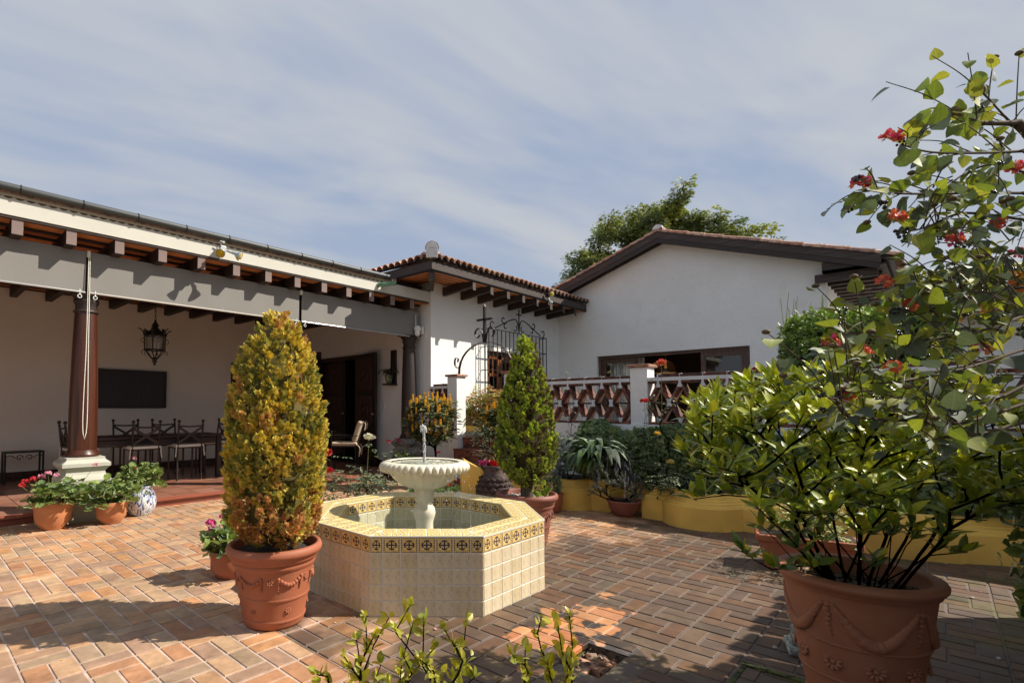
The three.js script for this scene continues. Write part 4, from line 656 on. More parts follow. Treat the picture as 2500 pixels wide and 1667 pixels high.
    // inside: patterned band over greenish plain tiles, seen on the far faces
    const si = IN / 1.2071, wi = si / 5; if (k >= 2 && k <= 6) for (let c = 0; c < 5; c++) for (let row = 0; row < 3; row++) { const band = row === 2; place(f, tb(wi - G, 0.119), band ? pick(r, bandM) : pick(r, greenM), t, -si / 2 + (c + 0.5) * wi, HT - 0.067 - (2 - row) * 0.126, IN + TH, true); count++; }
  }
  part('tiles', restPlain.filter((q) => true).map(([g, t, x, y, ap]) => g.clone().rotateY(t).translate(Math.sin(t) * ap + Math.cos(t) * x, y, Math.cos(t) * ap - Math.sin(t) * x)), plainM[0], f, undefined, 'stuff');
  part('edge_trim', [ring(AP + 0.001, AP - 0.008, HT - TH, HT + 0.002)], std(L(0.7, 0.66, 0.52), 0.5), f);
  // turned stem, fluted bowl, scalloped lip, water
  const cream = std(L(0.82, 0.75, 0.58), 0.55, { map: T.mottle, bumpMap: T.claybump, bumpScale: 0.002 });
  part('stem', lathe([[0.12, 0.1], [0.12, 0.24], [0.1, 0.28], [0.085, 0.42], [0.085, 0.5], [0.1, 0.55], [0.108, 0.585], [0.1, 0.63], [0.078, 0.66], [0.074, 0.675], [0.085, 0.69], [0.09, 0.72], [0.088, 0.74], [0.096, 0.76], [0.094, 0.78], [0.104, 0.81], [0.108, 0.84]], 36), cream, f);
  const bowlP = [[0.1, 0.82], [0.17, 0.835], [0.24, 0.865], [0.3, 0.91], [0.335, 0.955], [0.35, 1.0], [0.34, 1.02]];
  part('bowl', latheMod(bowlP, 128, (t, i) => { const k = Math.abs(Math.cos(t * 9)), a = [0, 0.4, 0.8, 1, 1, 0.8, 0][i]; return [-0.022 * a * Math.pow(1 - k, 2.2), 0]; }), cream, f);
  part('lip', latheMod([[0.335, 1.012], [0.4, 0.985], [0.428, 0.99], [0.444, 1.02], [0.44, 1.05], [0.42, 1.072], [0.39, 1.082], [0.35, 1.085], [0.335, 1.075]], 240, (t, i) => { const k = Math.pow(Math.abs(Math.sin(t * 20)), 0.7), a = [0, 1, 1, 1, 0.8, 0.45, 0.2, 0, 0][i]; return [-0.03 * a * (1 - k), (i < 3 ? 0.03 : 0) * (1 - k) * a]; }), cream, f);
  part('bowl_bed', [new THREE.CylinderGeometry(0.34, 0.2, 0.14, 40).translate(0, 0.975, 0)], cream, f);
  { const g = new THREE.CircleGeometry(0.338, 64, 0, TAU), q = []; const rg = new THREE.RingGeometry(0.001, 0.338, 72, 22).rotateX(-PI / 2), p = rg.attributes.position; for (let i = 0; i < p.count; i++) { const x = p.getX(i), z = p.getZ(i), d = Math.hypot(x, z); p.setY(i, 1.068 + 0.006 * Math.sin(d * 90) * Math.exp(-d * 8) + 0.004 * (vnoise(x * 28, z * 28, 3) - 0.5)); } rg.computeVertexNormals(); part('bowl_water', rg, M.water, f); }
  const dr = [], rd = rng(99); for (let i = 0; i < 220; i++) { const k = rd(), y = 1.07 + 0.35 * Math.pow(k, 0.8), s = (0.004 + 0.006 * rd()) * (k > 0.85 ? 1.3 : 1), w = k > 0.82 ? 0.028 : 0.006 + 0.006 * (1 - k); dr.push(new THREE.IcosahedronGeometry(s, 1).scale(1, 1.3 + rd(), 1).translate((rd() - 0.5) * 2 * w - 0.012 * k * k, y, (rd() - 0.5) * 2 * w)); }
  part('water_jet', [tube([new THREE.Vector3(0, 1.06, 0), new THREE.Vector3(0.002, 1.15, 0), new THREE.Vector3(-0.004, 1.25, 0.002), new THREE.Vector3(-0.008, 1.38, 0)], 0.006, 16, 6), ...dr], M.drop, f);
  const fl = []; for (let i = 0; i < 130; i++) { const t = rd() * TAU, q = rd() < 0.7 ? 0.45 : 0.4 + 0.2 * rd(), y = 0.35 + 0.64 * rd(); fl.push(new THREE.IcosahedronGeometry(0.002 + 0.003 * rd(), 0).scale(1, 2, 1).translate(q * Math.cos(t), y, q * Math.sin(t))); }
  for (let i = 0; i < 9; i++) { const t = rd() * TAU; fl.push(new THREE.ConeGeometry(0.004, 0.05, 5).rotateX(PI).translate(0.43 * Math.cos(t), 0.965, 0.43 * Math.sin(t))); }
  part('falling_drops', fl, M.drop, f);
}
// =====================================================================
// POTS
// =====================================================================
function pot(name, label, at, prof, mat, soilR, soilY, group) { const p = thing(name, label, 'flower pot', at, 0, group); part('body', lathe(prof, 56), mat, p); part('soil', [new THREE.CylinderGeometry(soilR, soilR, 0.02, 28).translate(0, soilY, 0)], M.soil, p); return p; }
const rosette = (R, n, th) => { const L = [new THREE.SphereGeometry(R * 0.28, 10, 6).scale(1, 1, 0.6)]; for (let i = 0; i < n; i++) { const t = i / n * TAU; L.push(new THREE.SphereGeometry(R * 0.34, 8, 5).scale(0.62, 1, 0.55).translate(0, R * 0.62, 0).rotateZ(t)); } return L; };
const around = (g, R, y, t, tilt = 0) => g.map((q) => q.clone().rotateX(-tilt).translate(0, 0, R).rotateY(t).translate(0, y, 0));
{
  const prof = [[0, 0.0], [0.21, 0.0], [0.222, 0.02], [0.228, 0.05], [0.235, 0.055], [0.236, 0.07], [0.23, 0.075], [0.255, 0.21], [0.263, 0.215], [0.263, 0.23], [0.258, 0.236], [0.292, 0.43], [0.305, 0.44], [0.312, 0.46], [0.303, 0.475], [0.318, 0.482], [0.325, 0.5], [0.33, 0.52], [0.35, 0.53], [0.356, 0.555], [0.345, 0.582], [0.325, 0.59], [0.305, 0.575], [0.295, 0.5], [0.28, 0.46], [0, 0.46]];
  const mk = (name, label, at, mat, soil, turn = 0) => { const p = thing(name, label, 'flower pot', at, turn, 'terracotta tub pots with moulded garlands'); part('body', lathe(prof, 64), mat, p); const dec = [];
    for (let k = 0; k < 6; k++) { const t = k * TAU / 6 + 0.2; const pts = []; for (let i = 0; i <= 8; i++) { const a = t + 0.12 + i / 8 * 0.62, y = 0.385 - 0.05 * Math.sin(PI * i / 8), R = 0.262 + (y - 0.236) * 0.175; pts.push(new THREE.Vector3(Math.sin(a) * R, y, Math.cos(a) * R)); } pts.forEach((q, i) => dec.push(new THREE.IcosahedronGeometry(0.013 + 0.005 * Math.sin(PI * i / 8), 1).translate(q.x, q.y, q.z), new THREE.IcosahedronGeometry(0.009, 0).translate(q.x * 1.004, q.y - 0.012, q.z * 1.004)));
      for (const e of [0, 8]) for (let j = 1; j < 6; j++) { const a = t + 0.12 + e / 8 * 0.62, y = 0.385 - j * 0.017, R = 0.262 + (y - 0.236) * 0.175; dec.push(new THREE.IcosahedronGeometry(0.014 - j * 0.0012, 0).translate(Math.sin(a) * R, y, Math.cos(a) * R)); }
      dec.push(...around(rosette(0.03, 8), 0.284, 0.365, t + 0.43 + 0.52, 0.16), ...around(rosette(0.026, 8), 0.246, 0.145, t + 0.43, 0.16)); }
    part('relief', dec, mat, p); part('soil', [new THREE.CylinderGeometry(0.295, 0.295, 0.02, 28).translate(0, 0.51, 0)], soil, p); return p; };
  mk('terracotta_tub', 'large orange terracotta tub with garlands holding the golden cypress beside the fountain', [2.101, 0, 3.62], M.terracotta, M.soil, 0.3);
  const q = mk('terracotta_tub', 'brownish red terracotta tub with white pebbles behind the fountain holding the green cypress', [5.273, 0.03, 3.441], M.terraDark, M.soil, 1.1);
  const r = rng(31), pb = []; for (let i = 0; i < 260; i++) { const t = r() * TAU, R = 0.28 * Math.sqrt(r()); pb.push(new THREE.IcosahedronGeometry(0.009 + 0.01 * r(), 0).scale(1.3, 0.7, 1).rotateY(r() * 6).translate(R * Math.cos(t), 0.522 + r() * 0.012, R * Math.sin(t))); } part('pebbles', pb, M.pebble, q, undefined, 'stuff');
}
{ // the big garlanded pot in front
  const p = thing('garland_pot', 'very large reddish brown garland pot in the right foreground', 'flower pot', [3.729, 0, 0.353]);
  const rad = (y) => lerp(0.215, 0.325, Math.pow(clamp(y / 0.66), 0.85));
  const prof = [[0, 0]]; for (let i = 0; i <= 14; i++) { const y = i / 14 * 0.645; prof.push([rad(y), y]); }
  prof.push([0.33, 0.65], [0.338, 0.655], [0.338, 0.668], [0.35, 0.675], [0.362, 0.69], [0.364, 0.705], [0.356, 0.72], [0.335, 0.726], [0.305, 0.722], [0.296, 0.71], [0.29, 0.6], [0, 0.6]);
  part('body', lathe(prof, 80), M.terraBig, p);
  const bands = []; for (const y of [0.205, 0.395, 0.055]) bands.push(new THREE.TorusGeometry(rad(y) + 0.001, 0.008, 8, 80).rotateX(PI / 2).translate(0, y, 0)); part('band', bands, M.terraBig, p);
  const dec = [], r = rng(4);
  for (let k = 0; k < 5; k++) { const t0 = 0.65 + k * TAU / 5; const pts = [], W = TAU / 5 - 0.16;
    for (let i = 0; i <= 12; i++) { const s = i / 12, t = t0 + 0.08 + W * s, y = 0.6 - 0.17 * Math.sin(PI * s) * 1.0 - 0.0, R = rad(y) + 0.004; pts.push([t, y, R, 0.012 + 0.02 * Math.sin(PI * s)]); }
    for (let i = 0; i < 44; i++) { const s = i / 43 * 12, j = Math.min(11, Math.floor(s)), f = s - j, [t, y, R, w] = pts[j].map((v, n) => lerp(v, pts[j + 1][n], f)); dec.push(new THREE.IcosahedronGeometry(w * (0.95 + 0.15 * r()), 1).scale(1, 1, 0.7).translate(0, 0, R - 0.002).rotateY(t).translate(0, y + (r() - 0.5) * 0.003, 0)); }
    for (let j = 0; j < 7; j++) { const y = 0.6 - j * 0.026; dec.push(new THREE.IcosahedronGeometry(0.016 - j * 0.0012, 1).scale(1.1, 1, 0.6).translate((r() - 0.5) * 0.008, 0, rad(y) + 0.002).rotateY(t0).translate(0, y, 0)); }
    for (const dt of [0.0, 0.63]) dec.push(...around(rosette(0.048, 10), rad(0.3) + 0.001, 0.3, t0 + dt, 0.15));
  }
  part('garlands', dec, M.terraBig, p); part('soil', [new THREE.CylinderGeometry(0.292, 0.292, 0.02, 32).translate(0, 0.615, 0)], M.soil, p);
  const ch = []; for (let i = 0; i < 320; i++) { const t = r() * TAU, R = 0.28 * Math.sqrt(r()); ch.push(new THREE.BoxGeometry(0.02 + 0.02 * r(), 0.005, 0.008 + 0.008 * r()).rotateX(r()).rotateY(r() * 6).translate(R * Math.cos(t), 0.63 + r() * 0.015, R * Math.sin(t))); } part('bark_chips', ch, std(L(0.2, 0.15, 0.1), 0.9, { map: T.aged }), p, undefined, 'stuff');
}
const bell = (R, h, rb) => [[0, 0], [rb, 0], [rb + 0.008, 0.015], [rb + 0.012, 0.03], [lerp(rb, R, 0.5) + 0.02, h * 0.3], [R * 0.93, h * 0.62], [R * 0.94, h * 0.75], [R * 0.99, h * 0.8], [R, h * 0.86], [R * 1.01, h * 0.96], [R, h], [R * 0.93, h], [R * 0.88, h * 0.8], [R * 0.8, h * 0.78], [0, h * 0.78]];
pot('terracotta_pot', 'orange terracotta pot of geraniums left of the column pedestal', [1.574, 0, 8.42], bell(0.232, 0.36, 0.135), M.terraOrange, 0.2, 0.3, 'bright terracotta bell pots by the pedestal');
pot('terracotta_pot', 'smaller orange terracotta pot of geraniums in front of the column pedestal', [2.227, 0, 8.254], bell(0.206, 0.3, 0.119), M.terraOrange, 0.18, 0.25, 'bright terracotta bell pots by the pedestal');
pot('terracotta_pot', 'small terracotta pot of rosemary against the yellow planter', [7.3, 0, 4.32], [[0, 0], [0.125, 0], [0.135, 0.02], [0.165, 0.12], [0.17, 0.22], [0.166, 0.25], [0.185, 0.262], [0.187, 0.285], [0.17, 0.29], [0.15, 0.26], [0, 0.24]], M.terracotta, 0.15, 0.25);
pot('terracotta_bowl', 'dark terracotta bowl of lavender in the shaded recess of the yellow planter', [7.78, 0, 3.38], [[0, 0], [0.12, 0], [0.15, 0.02], [0.21, 0.11], [0.235, 0.2], [0.25, 0.21], [0.25, 0.235], [0.225, 0.235], [0.2, 0.2], [0, 0.19]], M.terraDark, 0.2, 0.2);
pot('terracotta_pot', 'terracotta pot of dark red geraniums standing by the far column', [8.0, 0.02, 8.4], bell(0.24, 0.36, 0.15), M.terracotta, 0.2, 0.3);
pot('terracotta_pot', 'terracotta pot hidden under red geraniums behind the fountain stem', [5.35, 0, 4.95], bell(0.2, 0.22, 0.13), M.terracotta, 0.17, 0.18);
pot('terracotta_pot', 'terracotta pot of pink geraniums behind the golden cypress tub', [2.35, 0, 4.85], bell(0.2, 0.26, 0.13), M.terracotta, 0.17, 0.2);
{ // blue and white glazed jar
  const p = thing('glazed_jar', 'blue and white painted ceramic jar of geraniums at the veranda step', 'jar', [2.71, 0, 8.56]);
  const tx = canvasTex(1024, 256, (c, w, h) => { const r = rng(91); c.fillStyle = '#e4e4e0'; c.fillRect(0, 0, w, h); c.fillStyle = '#2c3c78'; c.strokeStyle = '#33458a'; c.lineCap = 'round'; c.fillRect(0, 6, w, 8); c.fillRect(0, 60, w, 12); c.fillRect(0, 236, w, 8);
    for (let k = 0; k < 8; k++) { const x = k * 128 + 64; c.lineWidth = 6; c.beginPath(); for (let i = 0; i < 40; i++) { const t = i * 0.32, R = 3 + i * 0.9; c.lineTo(x + R * Math.cos(t), 150 + R * Math.sin(t) * 1.3); } c.stroke(); for (let i = 0; i < 9; i++) { const t = i / 9 * 6.28; c.beginPath(); c.ellipse(x + 46 * Math.cos(t), 150 + 62 * Math.sin(t), 13, 6, t, 0, 7); c.fill(); } c.beginPath(); c.ellipse(x + 64, 90, 30, 12, 0, 0, 7); c.fill(); }
    c.lineWidth = 2; for (let i = 0; i < 500; i++) { const x = r() * w, y = 70 + r() * 160; c.beginPath(); c.arc(x, y, 3 + r() * 8, r() * 6, r() * 6 + 2); c.stroke(); } });
  const g = lathe([[0, 0], [0.128, 0], [0.15, 0.02], [0.195, 0.1], [0.213, 0.19], [0.2, 0.28], [0.165, 0.35], [0.145, 0.38], [0.15, 0.41], [0.165, 0.43], [0.155, 0.44], [0.13, 0.42], [0.12, 0.36], [0, 0.36]], 48); part('body', g, new THREE.MeshPhysicalMaterial({ color: L(0.8, 0.82, 0.85), roughness: 0.25, map: tx, clearcoat: 0.6 }), p); part('soil', [new THREE.CylinderGeometry(0.125, 0.125, 0.02, 20).translate(0, 0.37, 0)], M.soil, p);
  copyOf(p, 'glazed_jar', 'blue and white ceramic jar half hidden by rose leaves behind the golden cypress', [3.6, 0, 5.9]).scale.setScalar(0.9);
}
{ // scaly dark urn behind the fountain
  const p = thing('scaly_urn', 'dark brown urn with rough overlapping scales behind the fountain rim', 'urn', [6.15, 0, 4.55]); const prof = [[0.17, 0], [0.22, 0.1], [0.255, 0.28], [0.25, 0.45], [0.2, 0.58], [0.16, 0.66], [0.155, 0.74], [0.175, 0.78], [0.14, 0.78], [0.13, 0.7], [0, 0.68]];
  const mu = std(L(0.13, 0.085, 0.072), 0.85, { map: T.aged, bumpMap: T.claybump, bumpScale: 0.008 }); part('body', lathe(prof, 40), mu, p); const r = rng(66), sc = []; for (let j = 0; j < 9; j++) for (let k = 0; k < 18; k++) { const y = 0.06 + j * 0.065, i = prof.findIndex((q) => q[1] > y), f = (y - prof[i - 1][1]) / (prof[i][1] - prof[i - 1][1]), R = lerp(prof[i - 1][0], prof[i][0], f); sc.push(new THREE.SphereGeometry(0.045, 7, 4, 0, PI).scale(1, 1.1, 0.4).rotateX(0.25 + r() * 0.3).translate(0, 0, R + 0.004).rotateY((k + 0.5 * (j & 1)) / 18 * TAU + (r() - 0.5) * 0.12).translate(0, y, 0)); } part('scales', sc, mu, p, undefined, 'stuff');
}
{ // long trough behind the big pot
  const p = thing('terracotta_trough', 'reddish oblong terracotta trough behind the big garland pot', 'planter', [6.55, 0, 1.0], 0.25);
  part('body', [poly([[-0.34, 0], [0.34, 0], [0.4, 0.26], [-0.4, 0.26]], 0.3, 0.01).translate(0, 0, -0.15).rotateY(PI / 4 + PI / 4)], M.terracotta, p); part('rim', [rbox(-0.18, 0.18, 0.25, 0.32, -0.43, 0.43, 0.015)], M.terracotta, p); part('soil', box(-0.14, 0.14, 0.3, 0.325, -0.39, 0.39), M.soil, p);
}
{ // weathered stone ornament beside the big pot
  const p = thing('stone_ornament', 'pale weathered stone scroll on the bricks beside the big garland pot', 'ornament', [4.32, 0, 0.72], 0.3);
  part('body', [new THREE.TorusGeometry(0.085, 0.042, 8, 18, 4.6).rotateZ(0.8).scale(1, 1.1, 1.2).translate(0, 0.13, 0), rbox(-0.15, 0.1, 0, 0.05, -0.07, 0.07, 0.015), new THREE.SphereGeometry(0.055, 10, 8).scale(1.2, 0.9, 1).translate(-0.08, 0.22, 0)], std(L(0.42, 0.42, 0.36), 0.95, { map: T.aged, bumpMap: T.claybump, bumpScale: 0.01 }), p);
}
// =====================================================================
// VERANDA FURNITURE
// =====================================================================
const FL = 0.142;
{
  const t = thing('dining_table', 'long dark dining table in the shade of the veranda', 'table', [3.72, FL, 11.45]);
  part('tabletop', [rbox(-1.42, 1.4, 0.86, 0.91, -0.5, 0.5, 0.012)], M.wood, t); part('apron', [box(-1.3, 1.28, 0.72, 0.84, -0.44, -0.41), box(-1.3, 1.28, 0.72, 0.84, 0.41, 0.44), box(-1.33, -1.3, 0.72, 0.84, -0.44, 0.44), box(1.28, 1.31, 0.72, 0.84, -0.44, 0.44)], M.wood, t);
  for (const x of [-1.32, 1.29]) for (const b of [-0.43, 0.43]) part('leg', [rbox(x - 0.05, x + 0.05, 0, 0.86, b - 0.05, b + 0.05, 0.008)], M.woodV, t);
}
{
  const W = 0.24, D = 0.23, SH = 0.66, BH = 1.2;
  const c = thing('iron_chair', 'dark iron chair with crossed back and cream cushion, nearest the column on the court side', 'chair', [3.47, FL, 11.02], 0, 'iron dining chairs round the veranda table');
  const P = (x, y, z) => new THREE.Vector3(x, y, z); // back towards +z
  for (const x of [-W, W]) { part('leg', [rod(P(x, 0, D), P(x, SH, D), 0.019), rod(P(x, 0, D), P(x, 0.02, D), 0.028, 0.02)], M.ironBrown, c); part('leg', [rod(P(x, 0, -D), P(x, SH, -D), 0.019), rod(P(x, 0, -D), P(x, 0.02, -D), 0.028, 0.02)], M.ironBrown, c); part('back_post', [rod(P(x, SH, D), P(x, BH - 0.04, D + 0.06), 0.019), new THREE.SphereGeometry(0.033, 10, 8).translate(x, BH - 0.005, D + 0.062), new THREE.CylinderGeometry(0.02, 0.02, 0.02, 8).translate(x, BH - 0.05, D + 0.06)], M.iron, c); }
  part('back_cross', [bar(P(-W, SH + 0.1, D + 0.012), P(W, BH - 0.12, D + 0.05), 0.016, 0.045), bar(P(W, SH + 0.1, D + 0.019), P(-W, BH - 0.12, D + 0.052), 0.016, 0.045), new THREE.CylinderGeometry(0.03, 0.03, 0.03, 12).rotateX(PI / 2).translate(0, (SH + BH) / 2 - 0.01, D + 0.03)], M.ironBrown, c);
  part('back_rail', [tube([P(-W, BH - 0.1, D + 0.05), P(0, BH - 0.115, D + 0.065), P(W, BH - 0.1, D + 0.05)], 0.018, 8, 6), bar(P(-W, SH + 0.09, D + 0.01), P(W, SH + 0.09, D + 0.01), 0.014, 0.03)], M.ironBrown, c);
  part('seat_frame', [rod(P(-W, SH, D), P(W, SH, D), 0.013), rod(P(-W, SH, -D), P(W, SH, -D), 0.013), rod(P(-W, SH, D), P(-W, SH, -D), 0.013), rod(P(W, SH, D), P(W, SH, -D), 0.013)], M.ironBrown, c);
  part('stretcher', [tube([P(-W, 0.22, D), P(-0.08, 0.23, 0.06), P(0, 0.25, 0)], 0.007, 8, 5), tube([P(W, 0.22, D), P(0.08, 0.23, 0.06), P(0, 0.25, 0)], 0.007, 8, 5), tube([P(-W, 0.22, -D), P(-0.08, 0.23, -0.06), P(0, 0.25, 0)], 0.007, 8, 5), tube([P(W, 0.22, -D), P(0.08, 0.23, -0.06), P(0, 0.25, 0)], 0.007, 8, 5), new THREE.SphereGeometry(0.018, 8, 6).translate(0, 0.25, 0)], M.ironBrown, c);
  part('cushion', [new RoundedBoxGeometry(W * 2 + 0.06, 0.07, D * 2 + 0.04, 3, 0.033).translate(0, SH + 0.045, -0.01)], M.cushion, c);
  for (const s of [-1, 1]) part('tie', [tube([P(s * W, SH + 0.06, D), P(s * (W + 0.03), SH + 0.04, D + 0.03), P(s * (W + 0.035), SH - 0.05, D + 0.03), P(s * (W + 0.05), SH - 0.17, D + 0.04)], 0.012, 10, 5), new THREE.SphereGeometry(0.022, 8, 6).translate(s * (W + 0.02), SH + 0.05, D + 0.02)], M.cushion, c);
  const chair = (label, at, turn) => copyOf(c, 'iron_chair', label, at, turn);
  chair('iron chair with tied cream ribbons, right one on the court side of the table', [4.3, FL, 11.0], 0);
  chair('iron chair behind the table with its back near the wall, left one', [3.55, FL, 12.0], PI); chair('iron chair behind the table with its back near the wall, right one', [4.32, FL, 12.0], PI);
  chair('iron chair at the right end of the table beside the cypress, seen from the side', [5.1, FL, 11.6], PI / 2); chair('iron chair at the left end of the table, mostly hidden by the column', [2.5, FL, 11.3], -PI / 2);
}
{
  const s = thing('iron_stool', 'small dark iron side table with scrollwork against the veranda back wall', 'stool', [1.86, FL, 12.75]); const P = (x, y, z) => new THREE.Vector3(x, y, z), w = 0.3, d = 0.17, h = 0.62;
  part('top', [rbox(-w - 0.02, w + 0.02, h - 0.03, h, -d - 0.02, d + 0.02, 0.008)], M.iron, s); for (const x of [-w, w]) for (const z of [-d, d]) part('leg', [rod(P(x, 0, z), P(x, h - 0.03, z), 0.02)], M.iron, s);
  const sc = []; for (const k of [-1, 1]) sc.push(tube(spiral(k * 0.08, h - 0.12, 0.06, 0.015, k > 0 ? PI : 0, k > 0 ? -3.5 : PI + 3.5).map(([x, y]) => P(x, y, d)), 0.008, 20, 5), tube([P(k * 0.14, h - 0.12, d), P(k * 0.22, h - 0.07, d), P(k * w, h - 0.1, d)], 0.008, 8, 5)); part('scroll', sc, M.iron, s); part('stretcher', [tube([P(-w, 0.14, d), P(0, 0.1, 0), P(w, 0.14, d)], 0.009, 8, 5), tube([P(-w, 0.14, -d), P(0, 0.1, 0), P(w, 0.14, -d)], 0.009, 8, 5)], M.iron, s);
}
{
  const c = thing('armchair', 'iron armchair with tan seat and back cushions beside the open door', 'chair', [7.55, FL, 9.85], -0.78); const P = (x, y, z) => new THREE.Vector3(x, y, z), w = 0.26;
  // sits facing -x
  for (const z of [-w, w]) { part('leg', [rod(P(-0.3, 0, z), P(-0.3, 0.9, z), 0.011), new THREE.SphereGeometry(0.02, 8, 6).translate(-0.3, 0.91, z)], M.iron, c); part('leg', [rod(P(0.26, 0, z), P(0.24, 0.62, z), 0.011)], M.iron, c); part('armrest', [rod(P(-0.3, 0.84, z), P(0.3, 0.82, z), 0.009), rod(P(-0.3, 0.78, z), P(0.28, 0.76, z), 0.006)], M.iron, c); }
  part('seat_frame', [rod(P(-0.3, 0.58, -w), P(-0.3, 0.58, w), 0.012), rod(P(0.26, 0.58, -w), P(0.26, 0.58, w), 0.012), rod(P(-0.3, 0.58, w), P(0.26, 0.58, w), 0.012), rod(P(-0.3, 0.58, -w), P(0.26, 0.58, -w), 0.012)], M.iron, c);
  part('seat_cushion', [new RoundedBoxGeometry(0.6, 0.09, 0.5, 3, 0.04).translate(-0.02, 0.635, 0)], M.cushionTan, c); part('back_cushion', [new RoundedBoxGeometry(0.13, 0.5, 0.48, 3, 0.055).rotateZ(-0.32).translate(0.28, 0.92, 0)], M.cushionTan, c); part('back_frame', [rod(P(0.28, 0.58, w), P(0.46, 1.16, w), 0.011), rod(P(0.28, 0.58, -w), P(0.46, 1.16, -w), 0.011), rod(P(0.46, 1.16, -w), P(0.46, 1.16, w), 0.011)], M.iron, c);
  for (const z of [-w, w]) part('tie', [tube([P(0.4, 1.14, z), P(0.47, 1.1, z), P(0.45, 0.95, z)], 0.014, 8, 5), tube([P(0.28, 0.62, z), P(0.34, 0.55, z), P(0.33, 0.35, z)], 0.014, 8, 5)], M.cushionTan, c);
}
{ const b = thing('wall_panel', 'dark wooden panel hung on the veranda back wall behind the table', 'panel'); part('board', [rbox(2.9, 4.7, 1.6, 2.48, 13.24, 13.3, 0.006)], M.doorWood, b); part('frame', [box(2.9, 4.7, 2.44, 2.48, 13.225, 13.24), box(2.9, 4.7, 1.6, 1.64, 13.225, 13.24), box(4.66, 4.7, 1.64, 2.44, 13.225, 13.24), box(2.9, 2.94, 1.64, 2.44, 13.225, 13.24)], M.wood, b); }
{ // hanging wrought iron lantern
  const l = thing('hanging_lantern', 'black wrought iron lantern hanging on a chain under the veranda', 'lantern', [3.67, 0, 11.0]); const P = (x, y, z) => new THREE.Vector3(x, y, z); const ch = []; for (let i = 0; i < 9; i++) ch.push(new THREE.TorusGeometry(0.022, 0.006, 5, 10).scale(0.7, 1.3, 1).rotateY(i % 2 ? PI / 2 : 0).translate(0, 3.38 + i * 0.052, 0)); part('chain', ch, M.iron, l);
  part('cap', [lathe([[0.2, 3.02], [0.21, 3.05], [0.12, 3.12], [0.05, 3.2], [0.07, 3.24], [0.03, 3.3], [0.012, 3.36]], 6)], M.iron, l);
  const cg = [], sc = []; for (let k = 0; k < 6; k++) { const t = k / 6 * TAU, x = Math.cos(t), z = Math.sin(t); cg.push(bar(P(0.19 * x, 2.74, 0.19 * z), P(0.2 * x, 3.06, 0.2 * z), 0.02, 0.02), bar(P(0.19 * x, 2.74, 0.19 * z), P(0.04 * x, 2.56, 0.04 * z), 0.018, 0.012)); sc.push(tube([P(0.2 * x, 3.02, 0.2 * z), P(0.24 * x, 3.12, 0.24 * z), P(0.31 * x, 3.16, 0.31 * z)], 0.012, 8, 5), tube([P(0.2 * x, 2.98, 0.2 * z), P(0.26 * x, 2.94, 0.26 * z), P(0.24 * x, 2.88, 0.24 * z), P(0.21 * x, 2.9, 0.21 * z)], 0.006, 8, 4), tube([P(0.19 * x, 2.74, 0.19 * z), P(0.25 * x, 2.7, 0.25 * z), P(0.22 * x, 2.65, 0.22 * z)], 0.007, 8, 4), new THREE.BoxGeometry(0.06, 0.12, 0.012).rotateY(PI / 2 - t).translate(0.19 * x, 3.1, 0.19 * z)); }
  part('cage', [...cg, new THREE.TorusGeometry(0.19, 0.014, 5, 6).rotateX(PI / 2).translate(0, 2.75, 0), new THREE.TorusGeometry(0.2, 0.014, 5, 6).rotateX(PI / 2).translate(0, 3.03, 0)], M.iron, l); part('scrolls', sc, M.iron, l); part('pendant', [lathe([[0, 2.44], [0.03, 2.46], [0.02, 2.49], [0.05, 2.52], [0.03, 2.57], [0.05, 2.6], [0, 2.6]], 12)], M.iron, l);
  for (let k = 0; k < 3; k++) part('candle_sleeve', [new THREE.CylinderGeometry(0.016, 0.016, 0.14, 10).translate(0.06 * Math.cos(k * 2.1), 2.83, 0.06 * Math.sin(k * 2.1))], M.cushion, l);
  part('glass', [lathe([[0.18, 2.76], [0.19, 3.02]], 6)], new THREE.MeshPhysicalMaterial({ color: L(0.75, 0.72, 0.66), roughness: 0.25, transmission: 0.9, thickness: 0, side: THREE.DoubleSide }), l);
}
{ // L-shaped dark wall shelves either side of the door
  const s = thing('wall_shelf', 'dark wooden wall shelf holding a bromeliad right of the door', 'shelf'); part('back_board', [rbox(8.82, 8.868, 2.2, 3.04, 9.53, 9.72, 0.006)], M.doorWood, s); part('shelf_board', [rbox(8.56, 8.868, 2.16, 2.2, 9.5, 9.74, 0.006)], M.wood, s);
  const q = thing('wall_shelf', 'dark wooden wall shelf left of the door beside the cypress', 'shelf'); part('back_board', [rbox(8.82, 8.868, 2.4, 3.24, 12.78, 12.98, 0.006)], M.doorWood, q); part('shelf_board', [rbox(8.56, 8.868, 2.36, 2.4, 12.76, 13.0, 0.006)], M.wood, q);
  const p = pot('painted_pot', 'small green and yellow painted pot on the wall shelf', [8.66, 2.2, 9.6], [[0, 0], [0.06, 0], [0.08, 0.1], [0.1, 0.2], [0.11, 0.22], [0.09, 0.2], [0, 0.18]], new THREE.MeshPhysicalMaterial({ color: L(1, 1, 1), roughness: 0.35, map: tex(64, (u, v) => { const k = fbm(u * 5, v * 4, 5, 3, 5); return k > 0.55 ? [0.75, 0.6, 0.15] : k > 0.42 ? [0.2, 0.4, 0.25] : [0.25, 0.35, 0.5]; }, true, 3) }), 0.085, 0.19);
}
